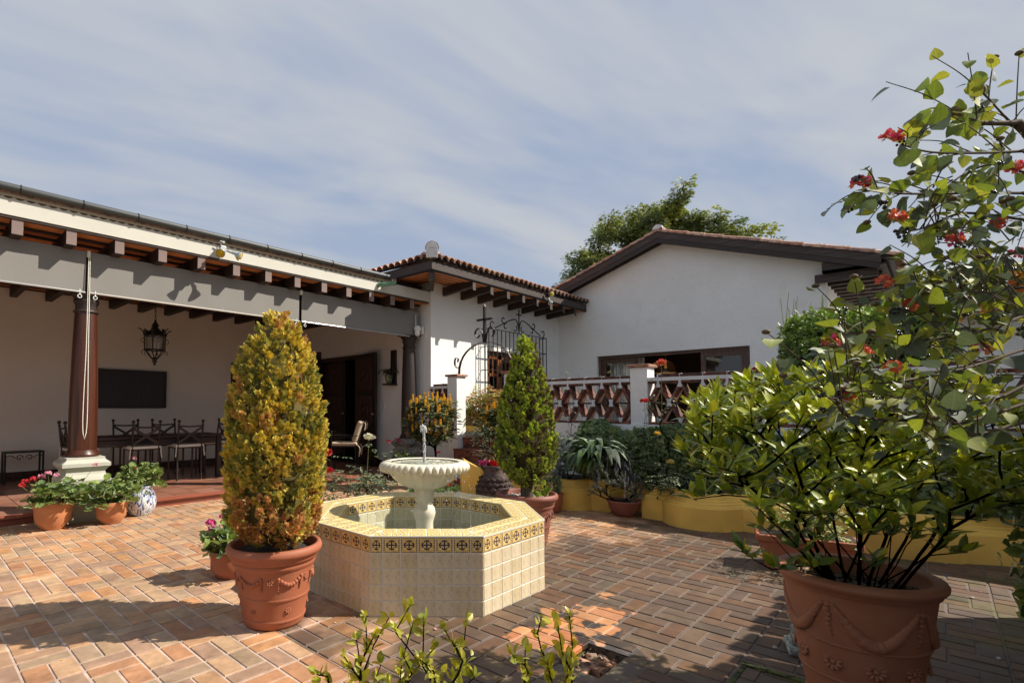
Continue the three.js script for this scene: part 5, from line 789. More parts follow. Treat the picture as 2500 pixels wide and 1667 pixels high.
// =====================================================================
// IRONWORK, LAMPS, SMALL FIXTURES
// =====================================================================
{ // projecting window cage
  const c = thing('window_cage', 'black iron cage with scrolls and a small cross over the corner house window', 'window grille'); const a0 = 10.78, a1 = 13.55, bF = 8.13, bW = 8.37, y0 = 1.65, y1 = 3.64;
  for (let k = 0; k <= 15; k++) part('bar', [bar(V(lerp(a0, a1, k / 15), y0, bF), V(lerp(a0, a1, k / 15), y1, bF), 0.018, 0.018)], M.iron, c); for (const a of [a0, a1]) part('bar', [bar(V(a, y0, 8.25), V(a, y1, 8.25), 0.018, 0.018)], M.iron, c);
  for (const y of [y1, 3.18, 2.58, y0]) part('rail', [bar(V(a0, y, bF), V(a1, y, bF), 0.03, 0.014), bar(V(a0, y, bF), V(a0, y, bW), 0.014, 0.02), bar(V(a1, y, bF), V(a1, y, bW), 0.014, 0.02)], M.iron, c);
  const m = (a0 + a1) / 2 - 0.02, S = (pts) => tube(pts.map(([a, y]) => V(a, y, bF)), 0.016, 20, 5); const sc = [];
  for (const s of [-1, 1]) { sc.push(S([[m, y1 + 0.0], [m + s * 0.04, y1 + 0.22], [m + s * 0.12, y1 + 0.36], [m + s * 0.28, y1 + 0.36], [m + s * 0.9, y1 + 0.12], [m + s * 1.1, y1 + 0.04]]), S([...spiral(m + s * 0.72, y1 + 0.3, 0.1, 0.03, s > 0 ? -1.9 : PI + 1.9, s > 0 ? 2.9 : PI - 2.9).map(([x, y]) => [x, y])]), S(spiral(m + s * 1.2, y1 + 0.13, 0.12, 0.04, s > 0 ? -1.6 : PI + 1.6, s > 0 ? 2.8 : PI - 2.8)), S(spiral(m + s * 0.62, y1 + 0.12, 0.1, 0.03, s > 0 ? 1.9 : PI - 1.9, s > 0 ? -2.6 : PI + 2.6)), S(spiral(m + s * 0.19, y1 + 0.12, 0.1, 0.06, s > 0 ? 2.2 : PI - 2.2, s > 0 ? 4.6 + 1 : PI - 5.6))); }
  part('scroll', sc, M.iron, c); part('cross', [bar(V(m, y1, bF), V(m, y1 + 0.66, bF), 0.025, 0.025), bar(V(m - 0.12, y1 + 0.52, bF), V(m + 0.12, y1 + 0.52, bF), 0.025, 0.03)], M.iron, c);
}
{ // iron arch over the gate with its cross
  const g = thing('gate_arch', 'iron strip arch with scrolls and a large black cross over the garden gate', 'arch'); const a = 8.97, bL = 7.6, bR = 6.15, c = (bL + bR) / 2, w = (bL - bR) / 2; const pts = []; for (let i = 0; i <= 16; i++) { const t = PI * i / 16; pts.push(V(a, 2.35 + 0.66 * Math.pow(Math.sin(t), 0.9), c + w * 1.0 * Math.cos(t))); }
  const strip = (P, hw, th) => { const out = []; for (let i = 0; i < P.length - 1; i++) out.push(bar(P[i], P[i + 1], hw * 2, th)); return out; };
  const st = []; for (let i = 0; i < pts.length - 1; i++) { const q = bar(pts[i], pts[i + 1].clone().add(pts[i + 1].clone().sub(pts[i]).multiplyScalar(0.06)), 0.06, 0.012); st.push(q); } part('arch_strip', st, M.ironBrown, g);
  const S = (p) => { const P = p.map(([b, y]) => V(a, y, b)), o = []; const cv = new THREE.CatmullRomCurve3(P).getPoints(26); for (let i = 0; i < 26; i++) o.push(bar(cv[i], cv[i + 1], 0.05, 0.01)); return o; };
  part('scroll', [...S([[c - 0.02, 3.0], [c - 0.06, 3.2], [c - 0.16, 3.33], [c - 0.26, 3.24], [c - 0.2, 3.12], [c - 0.13, 3.18]]), ...S([[c + 0.02, 3.0], [c + 0.06, 3.2], [c + 0.16, 3.33], [c + 0.26, 3.24], [c + 0.2, 3.12], [c + 0.13, 3.18]]), ...S([[bL - 0.02, 2.52], [bL + 0.06, 2.5], [bL + 0.12, 2.58], [bL + 0.1, 2.72], [bL + 0.02, 2.7], [bL + 0.04, 2.63]]), ...S([[bR + 0.02, 2.52], [bR - 0.06, 2.5], [bR - 0.12, 2.58], [bR - 0.1, 2.72], [bR - 0.02, 2.7], [bR - 0.04, 2.63]])], M.iron, g);
  part('cross', [bar(V(a, 3.0, c), V(a, 3.78, c), 0.045, 0.06), new THREE.ConeGeometry(0.035, 0.07, 4).translate(a, 3.81, -c), bar(V(a, 3.5, c - 0.2), V(a, 3.5, c + 0.2), 0.06, 0.045)], M.black, g);
}
const spot = (o, x, y, z, dir) => { const q = new THREE.Quaternion().setFromUnitVectors(UP, dir.clone().normalize()), mv = (g) => g.applyQuaternion(q).translate(x, y, z); part('lamp_shell', [mv(lathe([[0.02, -0.13], [0.03, -0.06], [0.06, -0.01], [0.075, 0.03], [0.07, 0.035]], 20))], std(L(0.45, 0.5, 0.5), 0.3, { metalness: 0.6 }), o); part('lens', [mv(lathe([[0, 0.045], [0.04, 0.04], [0.07, 0.028]], 20))], new THREE.MeshPhysicalMaterial({ color: L(0.75, 0.5, 0.02), roughness: 0.15, transmission: 0.4, thickness: 0.02 }), o); };
{
  const l = thing('twin_spotlight', 'pair of yellow spotlights fixed to the white veranda fascia', 'spotlight', [3.78, 4.18, 8.3]); part('bracket', [rbox(-0.05, 0.05, -0.02, 0.08, -0.07, 0.02, 0.01), rod(new THREE.Vector3(0, 0.05, 0), new THREE.Vector3(-0.08, 0, 0.1), 0.02), rod(new THREE.Vector3(0, 0.05, 0), new THREE.Vector3(0.16, -0.02, 0.08), 0.02), tube([new THREE.Vector3(0, 0.08, 0), new THREE.Vector3(-0.05, 0.16, 0.02), new THREE.Vector3(0.04, 0.14, 0.02), new THREE.Vector3(0, 0.2, 0)], 0.008, 12, 4)], std(L(0.4, 0.42, 0.42), 0.4, { metalness: 0.5 }), l); spot(l, -0.1, -0.08, 0.16, new THREE.Vector3(-0.35, -0.5, 0.8)); spot(l, 0.22, -0.06, 0.14, new THREE.Vector3(0.6, -0.5, 0.6));
  const k = thing('twin_spotlight', 'pair of yellow spotlights under the tiled eave of the corner house', 'spotlight', [12.3, 4.6, 7.36]); part('bracket', [rbox(-0.04, 0.04, -0.05, 0.05, -0.08, 0.02, 0.01)], M.black, k); spot(k, 0.0, 0.02, 0.15, new THREE.Vector3(-0.4, -0.1, 0.8)); spot(k, 0.02, -0.2, 0.1, new THREE.Vector3(0, -0.9, 0.4)); part('arm', [rod(new THREE.Vector3(0, 0, 0), new THREE.Vector3(0.02, -0.12, 0.06), 0.015)], M.steel, k);
}
{ const p = thing('rain_spout', 'green ceramic rain spout sticking out of the veranda fascia', 'spout', [7.25, 4.2, 8.37]); p.scale.setScalar(0.72); const P = (x, y, z) => new THREE.Vector3(x, y, z), gm = std(L(0.16, 0.36, 0.2), 0.5, { map: T.aged }); part('pipe', [tube([P(-0.03, 0, -0.05), P(0.02, 0.01, 0.12), P(0.22, 0.04, 0.3), P(0.33, 0.06, 0.38)], 0.06, 16, 12), new THREE.TorusGeometry(0.06, 0.014, 8, 16).rotateY(0.85).translate(0.33, 0.06, 0.38)], gm, p); part('mouth', [new THREE.CylinderGeometry(0.048, 0.048, 0.01, 14).rotateX(PI / 2).rotateY(0.85).translate(0.333, 0.062, 0.384)], M.dark, p); part('frill', [new THREE.TorusGeometry(0.05, 0.022, 6, 10, PI).rotateY(0.8).translate(0.26, 0.1, 0.33)], std(L(0.5, 0.5, 0.32), 0.6, { map: T.aged }), p); }
{ const c = thing('security_camera', 'small white security camera with antenna on the white wall end', 'camera', [8.84, 3.42, 8.62]); part('bracket', [rbox(-0.06, 0.0, -0.08, 0.1, -0.06, 0.06, 0.01), rod(new THREE.Vector3(-0.05, 0.02, 0), new THREE.Vector3(-0.18, 0.02, 0.03), 0.03)], M.white, c); part('head', [new THREE.SphereGeometry(0.08, 16, 12).translate(-0.2, 0.03, 0.03), new THREE.CylinderGeometry(0.06, 0.065, 0.08, 14).translate(-0.2, -0.05, 0.03), new THREE.SphereGeometry(0.062, 12, 8).translate(-0.2, -0.09, 0.03)], M.white, c); part('antenna', [rod(new THREE.Vector3(-0.22, 0.08, 0.0), new THREE.Vector3(-0.22, 0.36, 0.0), 0.009)], M.white, c); part('cable', [tube([new THREE.Vector3(-0.02, -0.1, 0), new THREE.Vector3(-0.012, -1.2, 0), new THREE.Vector3(-0.01, -2.8, 0)], 0.008, 12, 4)], M.cushion, c); }
{ // pendant lamp in the gable room: lit
  const p = thing('pendant_lamp', 'dark glass pendant lamp with a glowing bulb inside the sliding window', 'lamp', [15.9, 0, 5.62]); part('shade', [lathe([[0.03, 3.1], [0.05, 3.02], [0.18, 2.92], [0.27, 2.76], [0.28, 2.62]], 24)], new THREE.MeshPhysicalMaterial({ color: L(0.05, 0.04, 0.035), roughness: 0.08, transmission: 0.5, thickness: 0, side: THREE.DoubleSide }), p); part('cord', [rod(new THREE.Vector3(0, 3.1, 0), new THREE.Vector3(0, 3.55, 0), 0.01)], M.black, p);
  part('bulb', [new THREE.SphereGeometry(0.035, 12, 10).scale(1, 1.8, 1).translate(0, 2.8, 0)], std(L(1, 0.6, 0.2), 0.4, { emissive: new THREE.Color(1, 0.5, 0.1), emissiveIntensity: 3 }), p); part('socket', [new THREE.CylinderGeometry(0.025, 0.025, 0.1, 10).translate(0, 2.92, 0)], M.steel, p);
  const lamp = new THREE.PointLight(new THREE.Color(1, 0.6, 0.25), 1.2, 8, 2); lamp.position.copy(V(15.9, 2.8, 5.62)); lamp.castShadow = true; lamp.shadow.radius = 3; scene.add(lamp);
}
{ const h = thing('far_house', 'far tan tiled house roof seen between the gable eave and lantana', 'house'); part('wall', [box(40, 48, 0, 6.4, -6, 3)], M.plasterSmooth, h); part('roof', [triUV(new THREE.BoxGeometry(9.5, 0.3, 6).rotateX(-0.25).translate(44, 7.2, 4.5)), triUV(new THREE.BoxGeometry(9.5, 0.3, 6).rotateX(0.25).translate(44, 7.2, -1.2))], std(L(0.5, 0.35, 0.2), 0.9, { map: T.aged }), h); }

// =====================================================================
// PLANTS
// =====================================================================
const prof = (P) => (h) => { if (h <= P[0][0]) return P[0][1]; for (let i = 1; i < P.length; i++) if (h <= P[i][0]) return lerp(P[i - 1][1], P[i][1], smooth(0, 1, (h - P[i - 1][0]) / (P[i][0] - P[i - 1][0])) * 0.5 + 0.5 * (h - P[i - 1][0]) / (P[i][0] - P[i - 1][0])); return P[P.length - 1][1]; };
const sprays = [sprayGeo(1), sprayGeo(2), sprayGeo(3, 3), sprayGeo(4, 5)];
function cypress(t, o) { // plumes of sprays over a lobed cone; colours by patch
  const r = rng(o.seed), items = [], R = prof(o.profile), y0 = o.profile[0][0], y1 = o.profile[o.profile.length - 1][0];
  const lobe = (y, a) => 1 + 0.13 * (fbm(a * 1.6 + 5 * Math.sin(a), y * 3.2, o.seed, 3) - 0.5) * 2;
  const plume = (c, out, size, n) => {
    const col = o.color(c, out, r);
    const axis = UP.clone().multiplyScalar(0.95).addScaledVector(out, 0.5 + 0.5 * r()).addScaledVector(rv(r), 0.25).normalize();
    for (let i = 0; i < n; i++) {
      const k = Math.pow(r(), 0.8), ring = rv(r).addScaledVector(axis, -0); ring.addScaledVector(axis, -ring.dot(axis)).normalize();
      const p = c.clone().addScaledVector(axis, (k - 0.35) * size * 1.5).addScaledVector(ring, size * 0.5 * Math.sqrt(r()) * (1.15 - k));
      const d = axis.clone().addScaledVector(ring, 0.75 * (1.1 - k)).addScaledVector(out, 0.35).addScaledVector(rv(r), 0.22);
      const tipn = clamp(p.clone().sub(c).dot(out) / size + 0.5), cc = r() < 0.25 ? pick(r, o.alt) : col;
      const j = 0.8 + 0.4 * r(); items.push({ m: orient(p, d, out.clone().addScaledVector(rv(r), 0.7), (0.028 + 0.022 * r()) * o.spray), g: Math.floor(r() * 4), c: cc.map((x) => x * j) });
    }
  };
  const N = o.plumes; for (let i = 0; i < N; i++) { const k = (i + 0.5) / N; let y = 0, tries = 0; do { y = lerp(y0, y1, r()); } while (r() > R(y) / o.rmax && ++tries < 40); const a = r() * TAU, rad = R(y) * lobe(y, a) * (0.86 + 0.14 * r()), out = new THREE.Vector3(Math.cos(a), 0.12, Math.sin(a)); plume(new THREE.Vector3(Math.cos(a) * rad, y, Math.sin(a) * rad), out.normalize(), o.size * (0.75 + 0.5 * r()), o.per); }
  for (const [x, y, z, s, n] of o.lobes || []) for (let i = 0; i < n; i++) { const d = rv(r).normalize(); d.y *= 1.0; const c = new THREE.Vector3(x + d.x * s, y + d.y * s * (o.lobeTall || 1.9), z + d.z * s); const taper = 1 - 0.55 * clamp((c.y - y) / (s * 1.9)); c.x = x + (c.x - x) * taper; c.z = z + (c.z - z) * taper; plume(c, d.clone().setY(d.y * 0.3 + 0.1).normalize(), o.size * (0.7 + 0.4 * r()), o.per); }
  part('crown', joinItems(items, sprays), M.needle, t);
  const core = []; for (let i = 0; i <= 14; i++) { const y = lerp(y0 + 0.02, y1 - 0.12, i / 14); core.push([Math.max(0.004, R(y) * 0.74), y]); }
  part('dark_core', latheMod(core, 28, (a, i) => [-core[i][0] * 0.2 * fbm(a * 2, core[i][1] * 6, 3, 3), 0]), std(L(...o.core), 1, { map: T.grain }), t);  // solid filler against see-through; its dark colour stands for the shaded inside
}
{
  const t = thing('golden_cypress', 'tall golden yellow cypress with rusty patches growing in the orange tub', 'conifer', [2.101, 0, 3.62]);
  const G = [[0.8, 0.62, 0.05], [0.7, 0.56, 0.06], [0.56, 0.48, 0.06], [0.84, 0.7, 0.12]], O = [[0.42, 0.4, 0.06], [0.3, 0.31, 0.05]], RU = [[0.72, 0.36, 0.09], [0.78, 0.46, 0.18], [0.6, 0.28, 0.08]];
  cypress(t, { seed: 11, profile: [[0.56, 0.12], [0.6, 0.2], [0.66, 0.26], [0.76, 0.32], [1.0, 0.335], [1.25, 0.35], [1.55, 0.34], [1.75, 0.3], [1.91, 0.27], [2.05, 0.2], [2.15, 0.14], [2.24, 0.07], [2.33, 0.008]], rmax: 0.35, plumes: 900, per: 30, size: 0.052, spray: 1.0, core: [0.16, 0.13, 0.03],
    alt: [[0.69, 0.54, 0.075], [0.3, 0.285, 0.045], [0.78, 0.63, 0.15]],
    lobes: [[-0.22, 1.36, 0.22, 0.12, 46], [0.1, 1.95, 0.1, 0.11, 30], [0.06, 2.14, -0.02, 0.06, 14], [-0.05, 0.86, 0.3, 0.1, 24]],
    color: (c, out, r) => { const cam = out.x * -0.7071 + out.z * 0.7071; const patch = fbm(c.x * 5 + 3, c.y * 5 + c.z * 5, 7, 3); const low = smooth(1.08, 0.85, c.y) * smooth(0.38, 0.55, patch + 0.18 * cam + 0.1 * out.x); if (r() < low * 0.9) return pick(r, RU); if (r() < 0.16 * smooth(0.52, 0.64, patch)) return [0.72, 0.42, 0.12]; return patch > 0.5 ? pick(r, G) : r() < 0.55 ? pick(r, G) : pick(r, O); } });
  part('trunk', [new THREE.CylinderGeometry(0.04, 0.05, 0.25, 8).translate(0, 0.56, 0)], M.bark, t);
}
{
  const t = thing('green_cypress', 'bright green pointed cypress with brown inner patches in the dark red tub', 'conifer', [5.273, 0.03, 3.441]);
  const G = [[0.52, 0.62, 0.05], [0.4, 0.52, 0.045], [0.64, 0.7, 0.06]], D = [[0.24, 0.31, 0.05], [0.18, 0.2, 0.05]], B = [[0.26, 0.16, 0.08], [0.2, 0.13, 0.07]];
  cypress(t, { seed: 23, profile: [[0.66, 0.06], [0.74, 0.16], [0.86, 0.28], [1.0, 0.33], [1.15, 0.335], [1.4, 0.3], [1.6, 0.27], [1.85, 0.21], [2.05, 0.14], [2.25, 0.085], [2.44, 0.006]], rmax: 0.335, plumes: 950, per: 28, size: 0.046, spray: 0.95, core: [0.07, 0.055, 0.02], lobeTall: 3.2, alt: [[0.54, 0.6, 0.06], [0.18, 0.225, 0.03], [0.18, 0.12, 0.045]],
    lobes: [[-0.13, 1.8, 0.1, 0.1, 44], [0.2, 1.72, -0.16, 0.085, 40], [0.24, 1.2, -0.22, 0.1, 34], [-0.05, 0.86, 0.24, 0.1, 20]],
    color: (c, out, r) => { const patch = fbm(c.x * 5 + 9, c.y * 4 + c.z * 5, 17, 3), right = out.x * 0.7071 + out.z * 0.7071; if (r() < smooth(0.5, 0.66, patch + 0.2 * right) * 0.5) return pick(r, B); return patch > 0.42 ? pick(r, G) : r() < 0.5 ? pick(r, G) : pick(r, D); } });
  part('trunk', [new THREE.CylinderGeometry(0.055, 0.085, 0.42, 10).rotateZ(0.06).translate(0.0, 0.66, 0), rod(new THREE.Vector3(0.02, 0.55, 0), new THREE.Vector3(0.16, 0.85, -0.1), 0.04, 0.02), rod(new THREE.Vector3(0, 0.6, 0), new THREE.Vector3(-0.16, 0.95, 0.08), 0.035, 0.02)], M.bark, t);
}
// ---------- the big glossy shrub in the garland pot ----------
const LF = { lance: leafGeo(0.15, 0.35, 0.25, 4), lance2: leafGeo(0.18, 0.28, 0.45, 4), oval: leafGeo(0.27, 0.22, 0.4, 4, (t) => Math.pow(Math.sin(PI * Math.pow(t, 0.85)), 0.8)), oval2: leafGeo(0.3, 0.35, 0.15, 4, (t) => Math.pow(Math.sin(PI * Math.pow(t, 0.85)), 0.8)), heart: leafGeo(0.36, 0.2, 0.5, 5, (t) => Math.pow(Math.sin(PI * Math.pow(t, 0.62)), 0.75), 0.14), heart2: leafGeo(0.33, 0.45, 0.2, 5, (t) => Math.pow(Math.sin(PI * Math.pow(t, 0.62)), 0.75), 0.14), small: leafGeo(0.26, 0.25, 0.3, 2, undefined, 0), blade: leafGeo(0.05, 0.4, 0.9, 6, (t) => Math.pow(Math.sin(PI * Math.pow(clamp(t * 0.97 + 0.03), 0.55)), 0.6), 0), needle: leafGeo(0.06, 0.1, 0.2, 2, undefined, 0), round: roundLeafGeo(7, 1), round2: roundLeafGeo(6, 4) };
{
  const t = thing('glossy_shrub', 'wide glossy shrub with yellow green leaf tips growing in the big garland pot', 'shrub', [3.729, 0, 0.353]); const r = rng(71);
  // in metres from the pot: u to the right of the view, w away from the camera
  const at = (u, y, w) => { const a = (u + w) * 0.7071, b = (w - u) * 0.7071; return new THREE.Vector3(a, y, -b); };
  const tips = []; const topY = (u, w) => { const x = clamp((u + 0.9) / 1.8); const ridge = 1.3 + 0.5 * Math.pow(Math.sin(PI * clamp(0.1 + x * 0.8)), 0.75) - 0.24 * smooth(0.5, 1, x) + 0.06 * smooth(0.5, 0.2, x); return ridge - 0.34 * w * w; };
  for (let i = 0; i < 420; i++) { let u, w; do { u = -0.9 + 1.82 * r(); w = -0.62 + 1.3 * r(); } while ((u * u) / 0.82 + (w * w) / 0.46 > 1); const rim = (u * u) / 0.82 + (w * w) / 0.46, ty = topY(u, w), low = 0.86 + 0.16 * rim; const y = lerp(low, ty, 1 - Math.pow(r(), 1.5) * (0.85)); tips.push(at(u, y + 0.02 * r(), w)); }
  for (const q of [[-0.74, 0.88, -0.2], [-0.62, 0.8, -0.25], [-0.45, 0.82, -0.3], [0.78, 0.98, 0.05], [0.92, 1.12, 0.1], [0.86, 1.22, -0.1], [0.96, 1.2, 0.25], [-0.1, 0.84, -0.25], [0.3, 0.9, -0.3]]) tips.push(at(...q));
  const roots = Array.from({ length: 13 }, (_, i) => { const q = i * 2.4, R = 0.04 + 0.1 * Math.sqrt(i / 13); return at(R * Math.cos(q) * 1.3, 0.6, R * Math.sin(q)); });
  const links = Array.from({ length: 22 }, (_, i) => { const q = (i % 13) * 2.4 + (i > 12 ? 1.1 : 0), R = 0.1 + 0.34 * Math.sqrt((i % 13 + 0.5) / 13); return [i % 13, at(R * Math.cos(q) * 1.2, 0.9 + 0.12 * r(), R * Math.sin(q) * 0.85)]; });
  const tr = growTree(roots, tips, 5, { links, rTip: 0.0028, rMax: 0.0075, jit: 0.014, pow: 0.32, lift: 0, sides: 6 }); part('branches', tr.geo, M.bark, t);
  const cols = [[0.66, 0.7, 0.04], [0.46, 0.56, 0.04], [0.24, 0.35, 0.05], [0.15, 0.24, 0.05], [0.8, 0.76, 0.06], [0.19, 0.28, 0.06]], items = [];
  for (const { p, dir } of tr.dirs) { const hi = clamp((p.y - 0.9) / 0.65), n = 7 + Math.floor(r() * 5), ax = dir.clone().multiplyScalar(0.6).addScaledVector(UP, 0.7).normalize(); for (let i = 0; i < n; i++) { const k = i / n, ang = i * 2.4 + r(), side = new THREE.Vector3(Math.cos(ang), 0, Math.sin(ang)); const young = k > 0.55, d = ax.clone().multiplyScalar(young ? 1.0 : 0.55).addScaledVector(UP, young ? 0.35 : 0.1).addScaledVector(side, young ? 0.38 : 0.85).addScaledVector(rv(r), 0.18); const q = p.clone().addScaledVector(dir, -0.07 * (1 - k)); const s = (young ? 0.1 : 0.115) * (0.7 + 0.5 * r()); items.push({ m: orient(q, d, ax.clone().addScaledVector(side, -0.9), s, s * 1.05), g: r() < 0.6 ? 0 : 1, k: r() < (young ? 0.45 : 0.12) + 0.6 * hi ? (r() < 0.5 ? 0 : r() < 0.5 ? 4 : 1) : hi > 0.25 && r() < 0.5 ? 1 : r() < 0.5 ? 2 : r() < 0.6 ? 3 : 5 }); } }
  for (const n of tr.nodes) if (n.w && n.w < 4 && n.p.y > 0.9 && r() < 0.5) { const d = rv(r); d.y = Math.abs(d.y) * 0.4; const s = 0.07 + 0.04 * r(); items.push({ m: orient(n.p, d, UP.clone().addScaledVector(rv(r), 0.6), s), g: Math.floor(r() * 3), k: r() < 0.6 ? 3 : 2 }); }
  foliage(t, items, [LF.lance, LF.lance2, LF.oval], cols, M.leafGloss, { worldOf: t.position });
}
// ---------- the lantana reaching in from the right ----------
{
  const t = thing('lantana_bush', 'tall lantana with pink and orange flower heads reaching in from the right edge', 'shrub'); const r = rng(83);
  const S = [
    [[2.838,2.400,-0.363],[2.606,2.443,-0.220],[2.418,2.406,-0.120],[2.211,2.378,-0.001],[2.064,2.369,0.058]],
    [[2.833,2.259,-0.358],[2.621,2.308,-0.217],[2.451,2.288,-0.117],[2.242,2.264,0.021],[2.098,2.246,0.094],[1.986,2.235,0.136]],
    [[2.916,2.350,-0.371],[2.705,2.528,-0.230],[2.591,2.555,-0.187],[2.457,2.624,-0.124]],
    [[2.600,2.543,-0.196],[2.496,2.530,-0.127],[2.394,2.545,-0.061]],
    [[2.988,2.118,-0.371],[2.733,2.247,-0.223],[2.475,2.240,-0.071],[2.283,2.166,0.016],[2.133,2.127,0.059]],
    [[2.984,2.030,-0.368],[2.748,2.144,-0.220],[2.554,2.083,-0.115],[2.358,1.999,-0.007],[2.193,1.984,0.070]],
    [[2.897,1.847,-0.351],[2.683,1.909,-0.208],[2.510,1.853,-0.106],[2.252,1.811,0.082],[2.078,1.830,0.185],[1.978,1.791,0.214]],
    [[2.733,1.753,-0.329],[2.526,1.785,-0.192],[2.314,1.719,-0.051],[2.069,1.673,0.123],[1.936,1.682,0.185]],
    [[2.651,1.722,-0.318],[2.476,1.669,-0.185],[2.340,1.612,-0.091],[2.167,1.606,0.040],[2.050,1.642,0.114],[1.960,1.653,0.161]],
    [[2.568,1.644,-0.305],[2.397,1.612,-0.177],[2.222,1.558,-0.044],[2.054,1.565,0.081],[1.900,1.583,0.193],[1.846,1.622,0.204]],
    [[2.992,2.237,-0.376],[2.797,2.429,-0.234],[2.660,2.440,-0.150],[2.514,2.366,-0.057],[2.409,2.267,-0.005]],
    [[3.064,2.011,-0.377],[2.859,2.033,-0.225],[2.678,1.995,-0.097],[2.522,1.930,0.006],[2.371,1.909,0.104]],
    [[2.566,1.581,-0.303],[2.390,1.557,-0.175],[2.237,1.522,-0.068],[2.105,1.512,0.016]],
  ].map((s) => s.map((q) => V(...q)));
  const geo = [], items = [], ends = []; const root = V(2.95, 0, -0.75);
  const taper = (pts, r0, r1) => { const c = new THREE.CatmullRomCurve3(pts), n = pts.length * 5, P = c.getPoints(n); for (let i = 0; i < n; i++) { if (i) {} geo.push(rod(P[i], P[i + 1], lerp(r0, r1, i / n), lerp(r0, r1, (i + 1) / n), 5)); } return P; };
  const leafAt = (p, d, s, sh) => { items.push({ m: orient(p, d, UP.clone().multiplyScalar(r() < 0.75 ? 1 : -0.6).addScaledVector(rv(r), 0.8), s), g: r() < 0.6 ? 0 : 1, k: sh }); };
  S.forEach((s, si) => {
    // stem back to the root outside the frame
    const b = s[0], e = s[1], back = b.clone().add(b.clone().sub(e).multiplyScalar(0.6)); taper([root.clone().add(rv(r).multiplyScalar(0.12).setY(0)), root.clone().lerp(b, 0.55).setY(b.y * 0.62), back.lerp(b, 0.5), b, e], 0.016, 0.007);
    const P = taper(s.slice(1), 0.0052, 0.0022); ends.push(P[P.length - 1]);
    for (let i = 1; i < P.length; i++) { const d = P[i].clone().sub(P[i - 1]).normalize(), side = new THREE.Vector3().crossVectors(d, UP).normalize().applyAxisAngle(d, i * 1.57 + r() * 0.5); const dens = s[0].y < 1.8 ? 0.35 : s[0].y < 2.1 ? 0.8 : 0.5;
      if (r() < dens) for (const q of [-1, 1]) if (r() < 0.8) leafAt(P[i], d.clone().multiplyScalar(0.45).addScaledVector(side, q).add(new THREE.Vector3(0, -0.35 - 0.5 * r(), 0)), 0.045 + 0.045 * r(), Math.floor(r() * 4.99));
      if (r() < (s[0].y < 2.1 ? 0.6 : 0.45)) { const e2 = P[i].clone().addScaledVector(d, 0.08 + 0.1 * r()).addScaledVector(rv(r), 0.12).add(new THREE.Vector3(0, 0.04, 0)); taper([P[i], P[i].clone().lerp(e2, 0.5).addScaledVector(UP, 0.015), e2], 0.0022, 0.0013); ends.push(e2); for (let j = 0; j < 3; j++) leafAt(P[i].clone().lerp(e2, 0.4 + 0.25 * j), e2.clone().sub(P[i]).normalize().multiplyScalar(0.5).addScaledVector(rv(r), 0.8), 0.03 + 0.045 * r(), Math.floor(r() * 4.99)); } } });
  // denser inner growth between the lower stems
  for (let i = 0; i < 250; i++) { const u = r(), y = lerp(1.6, 2.35, Math.pow(r(), 0.9)), a = lerp(2.25, 3.0, u) , b = lerp(0.02, -0.36, u) + (r() - 0.5) * 0.16 + (2.05 - y) * 0.0; leafAt(V(a, y, b), rv(r).add(new THREE.Vector3(0, -0.3, 0)), 0.03 + 0.04 * r(), Math.floor(r() * 4.99)); if (r() < 0.5) { const e2 = V(a, y, b).addScaledVector(rv(r), 0.12); taper([V(a, y, b), V(a, y, b).lerp(e2, 0.5).addScaledVector(UP, 0.02), e2], 0.0025, 0.0014); if (r() < 0.4) ends.push(e2); } }
  part('stems', geo, M.barkPale, t);
  foliage(t, items, [LF.heart, LF.heart2], [[0.38, 0.44, 0.03], [0.26, 0.34, 0.03], [0.15, 0.2, 0.075], [0.13, 0.17, 0.1], [0.5, 0.5, 0.05]], M.leafDull, { worldOf: t.position });
  const PK = [[0.7, 0.06, 0.16], [0.75, 0.12, 0.2], [0.6, 0.04, 0.12], [0.8, 0.25, 0.1]], OR = [[0.8, 0.17, 0.06], [0.75, 0.22, 0.08], [0.7, 0.1, 0.08]];
  const heads = [['p',2.043,2.386,0.078],['p',1.978,2.252,0.144],['o',2.117,2.171,0.075],['p',2.381,2.135,-0.048],['o',2.560,2.206,-0.156],['p',1.965,1.791,0.227],['o',2.037,1.764,0.155],['o',1.927,1.635,0.195],['p',2.758,2.438,-0.212],['o',2.149,1.984,0.114],['p',2.499,1.793,-0.094],['p',2.757,2.133,-0.211],['o',2.30,1.93,0.06],['o',2.08,1.72,0.1]];
  for (const [k, a, y, b] of heads) { const L0 = []; const up = new THREE.Vector3(-0.5, 0.6, 0.3).normalize(); petals(L0, V(a, y, b), 60, 0.02, 0.013, r, k === 'p' ? [...PK, OR[0]] : OR, 0, up, 0.8); part('flower', joinItems(L0, [petalGeo]), M.petal, t); }
  const be = [], bu = []; for (const [a, y, b] of [[2.125,2.124,0.067],[2.016,2.189,0.105],[2.394,2.102,-0.061],[1.963,2.262,0.153],[2.42,2.14,-0.06],[2.2,1.9,0.09],[1.9,1.64,0.2]]) for (let i = 0; i < 8; i++) { const d = rv(r).multiplyScalar(0.013); be.push(new THREE.SphereGeometry(0.0055, 8, 6).translate(a + d.x, y + d.y, -b + d.z)); }
  for (const e of ends) if (r() < 0.5) { if (r() < 0.5) for (let i = 0; i < 5; i++) { const d = rv(r).multiplyScalar(0.009); be.push(new THREE.SphereGeometry(0.004, 6, 5).translate(e.x + d.x, e.y + d.y, e.z + d.z)); } else bu.push(new THREE.SphereGeometry(0.009, 8, 6).scale(1.2, 0.8, 1.2).translate(e.x, e.y, e.z)); }
  for (const [a, y, b] of [[2.458,2.627,-0.124],[2.395,2.556,-0.061]]) bu.push(new THREE.SphereGeometry(0.013, 8, 6).scale(1, 1.2, 1).translate(a, y, -b));
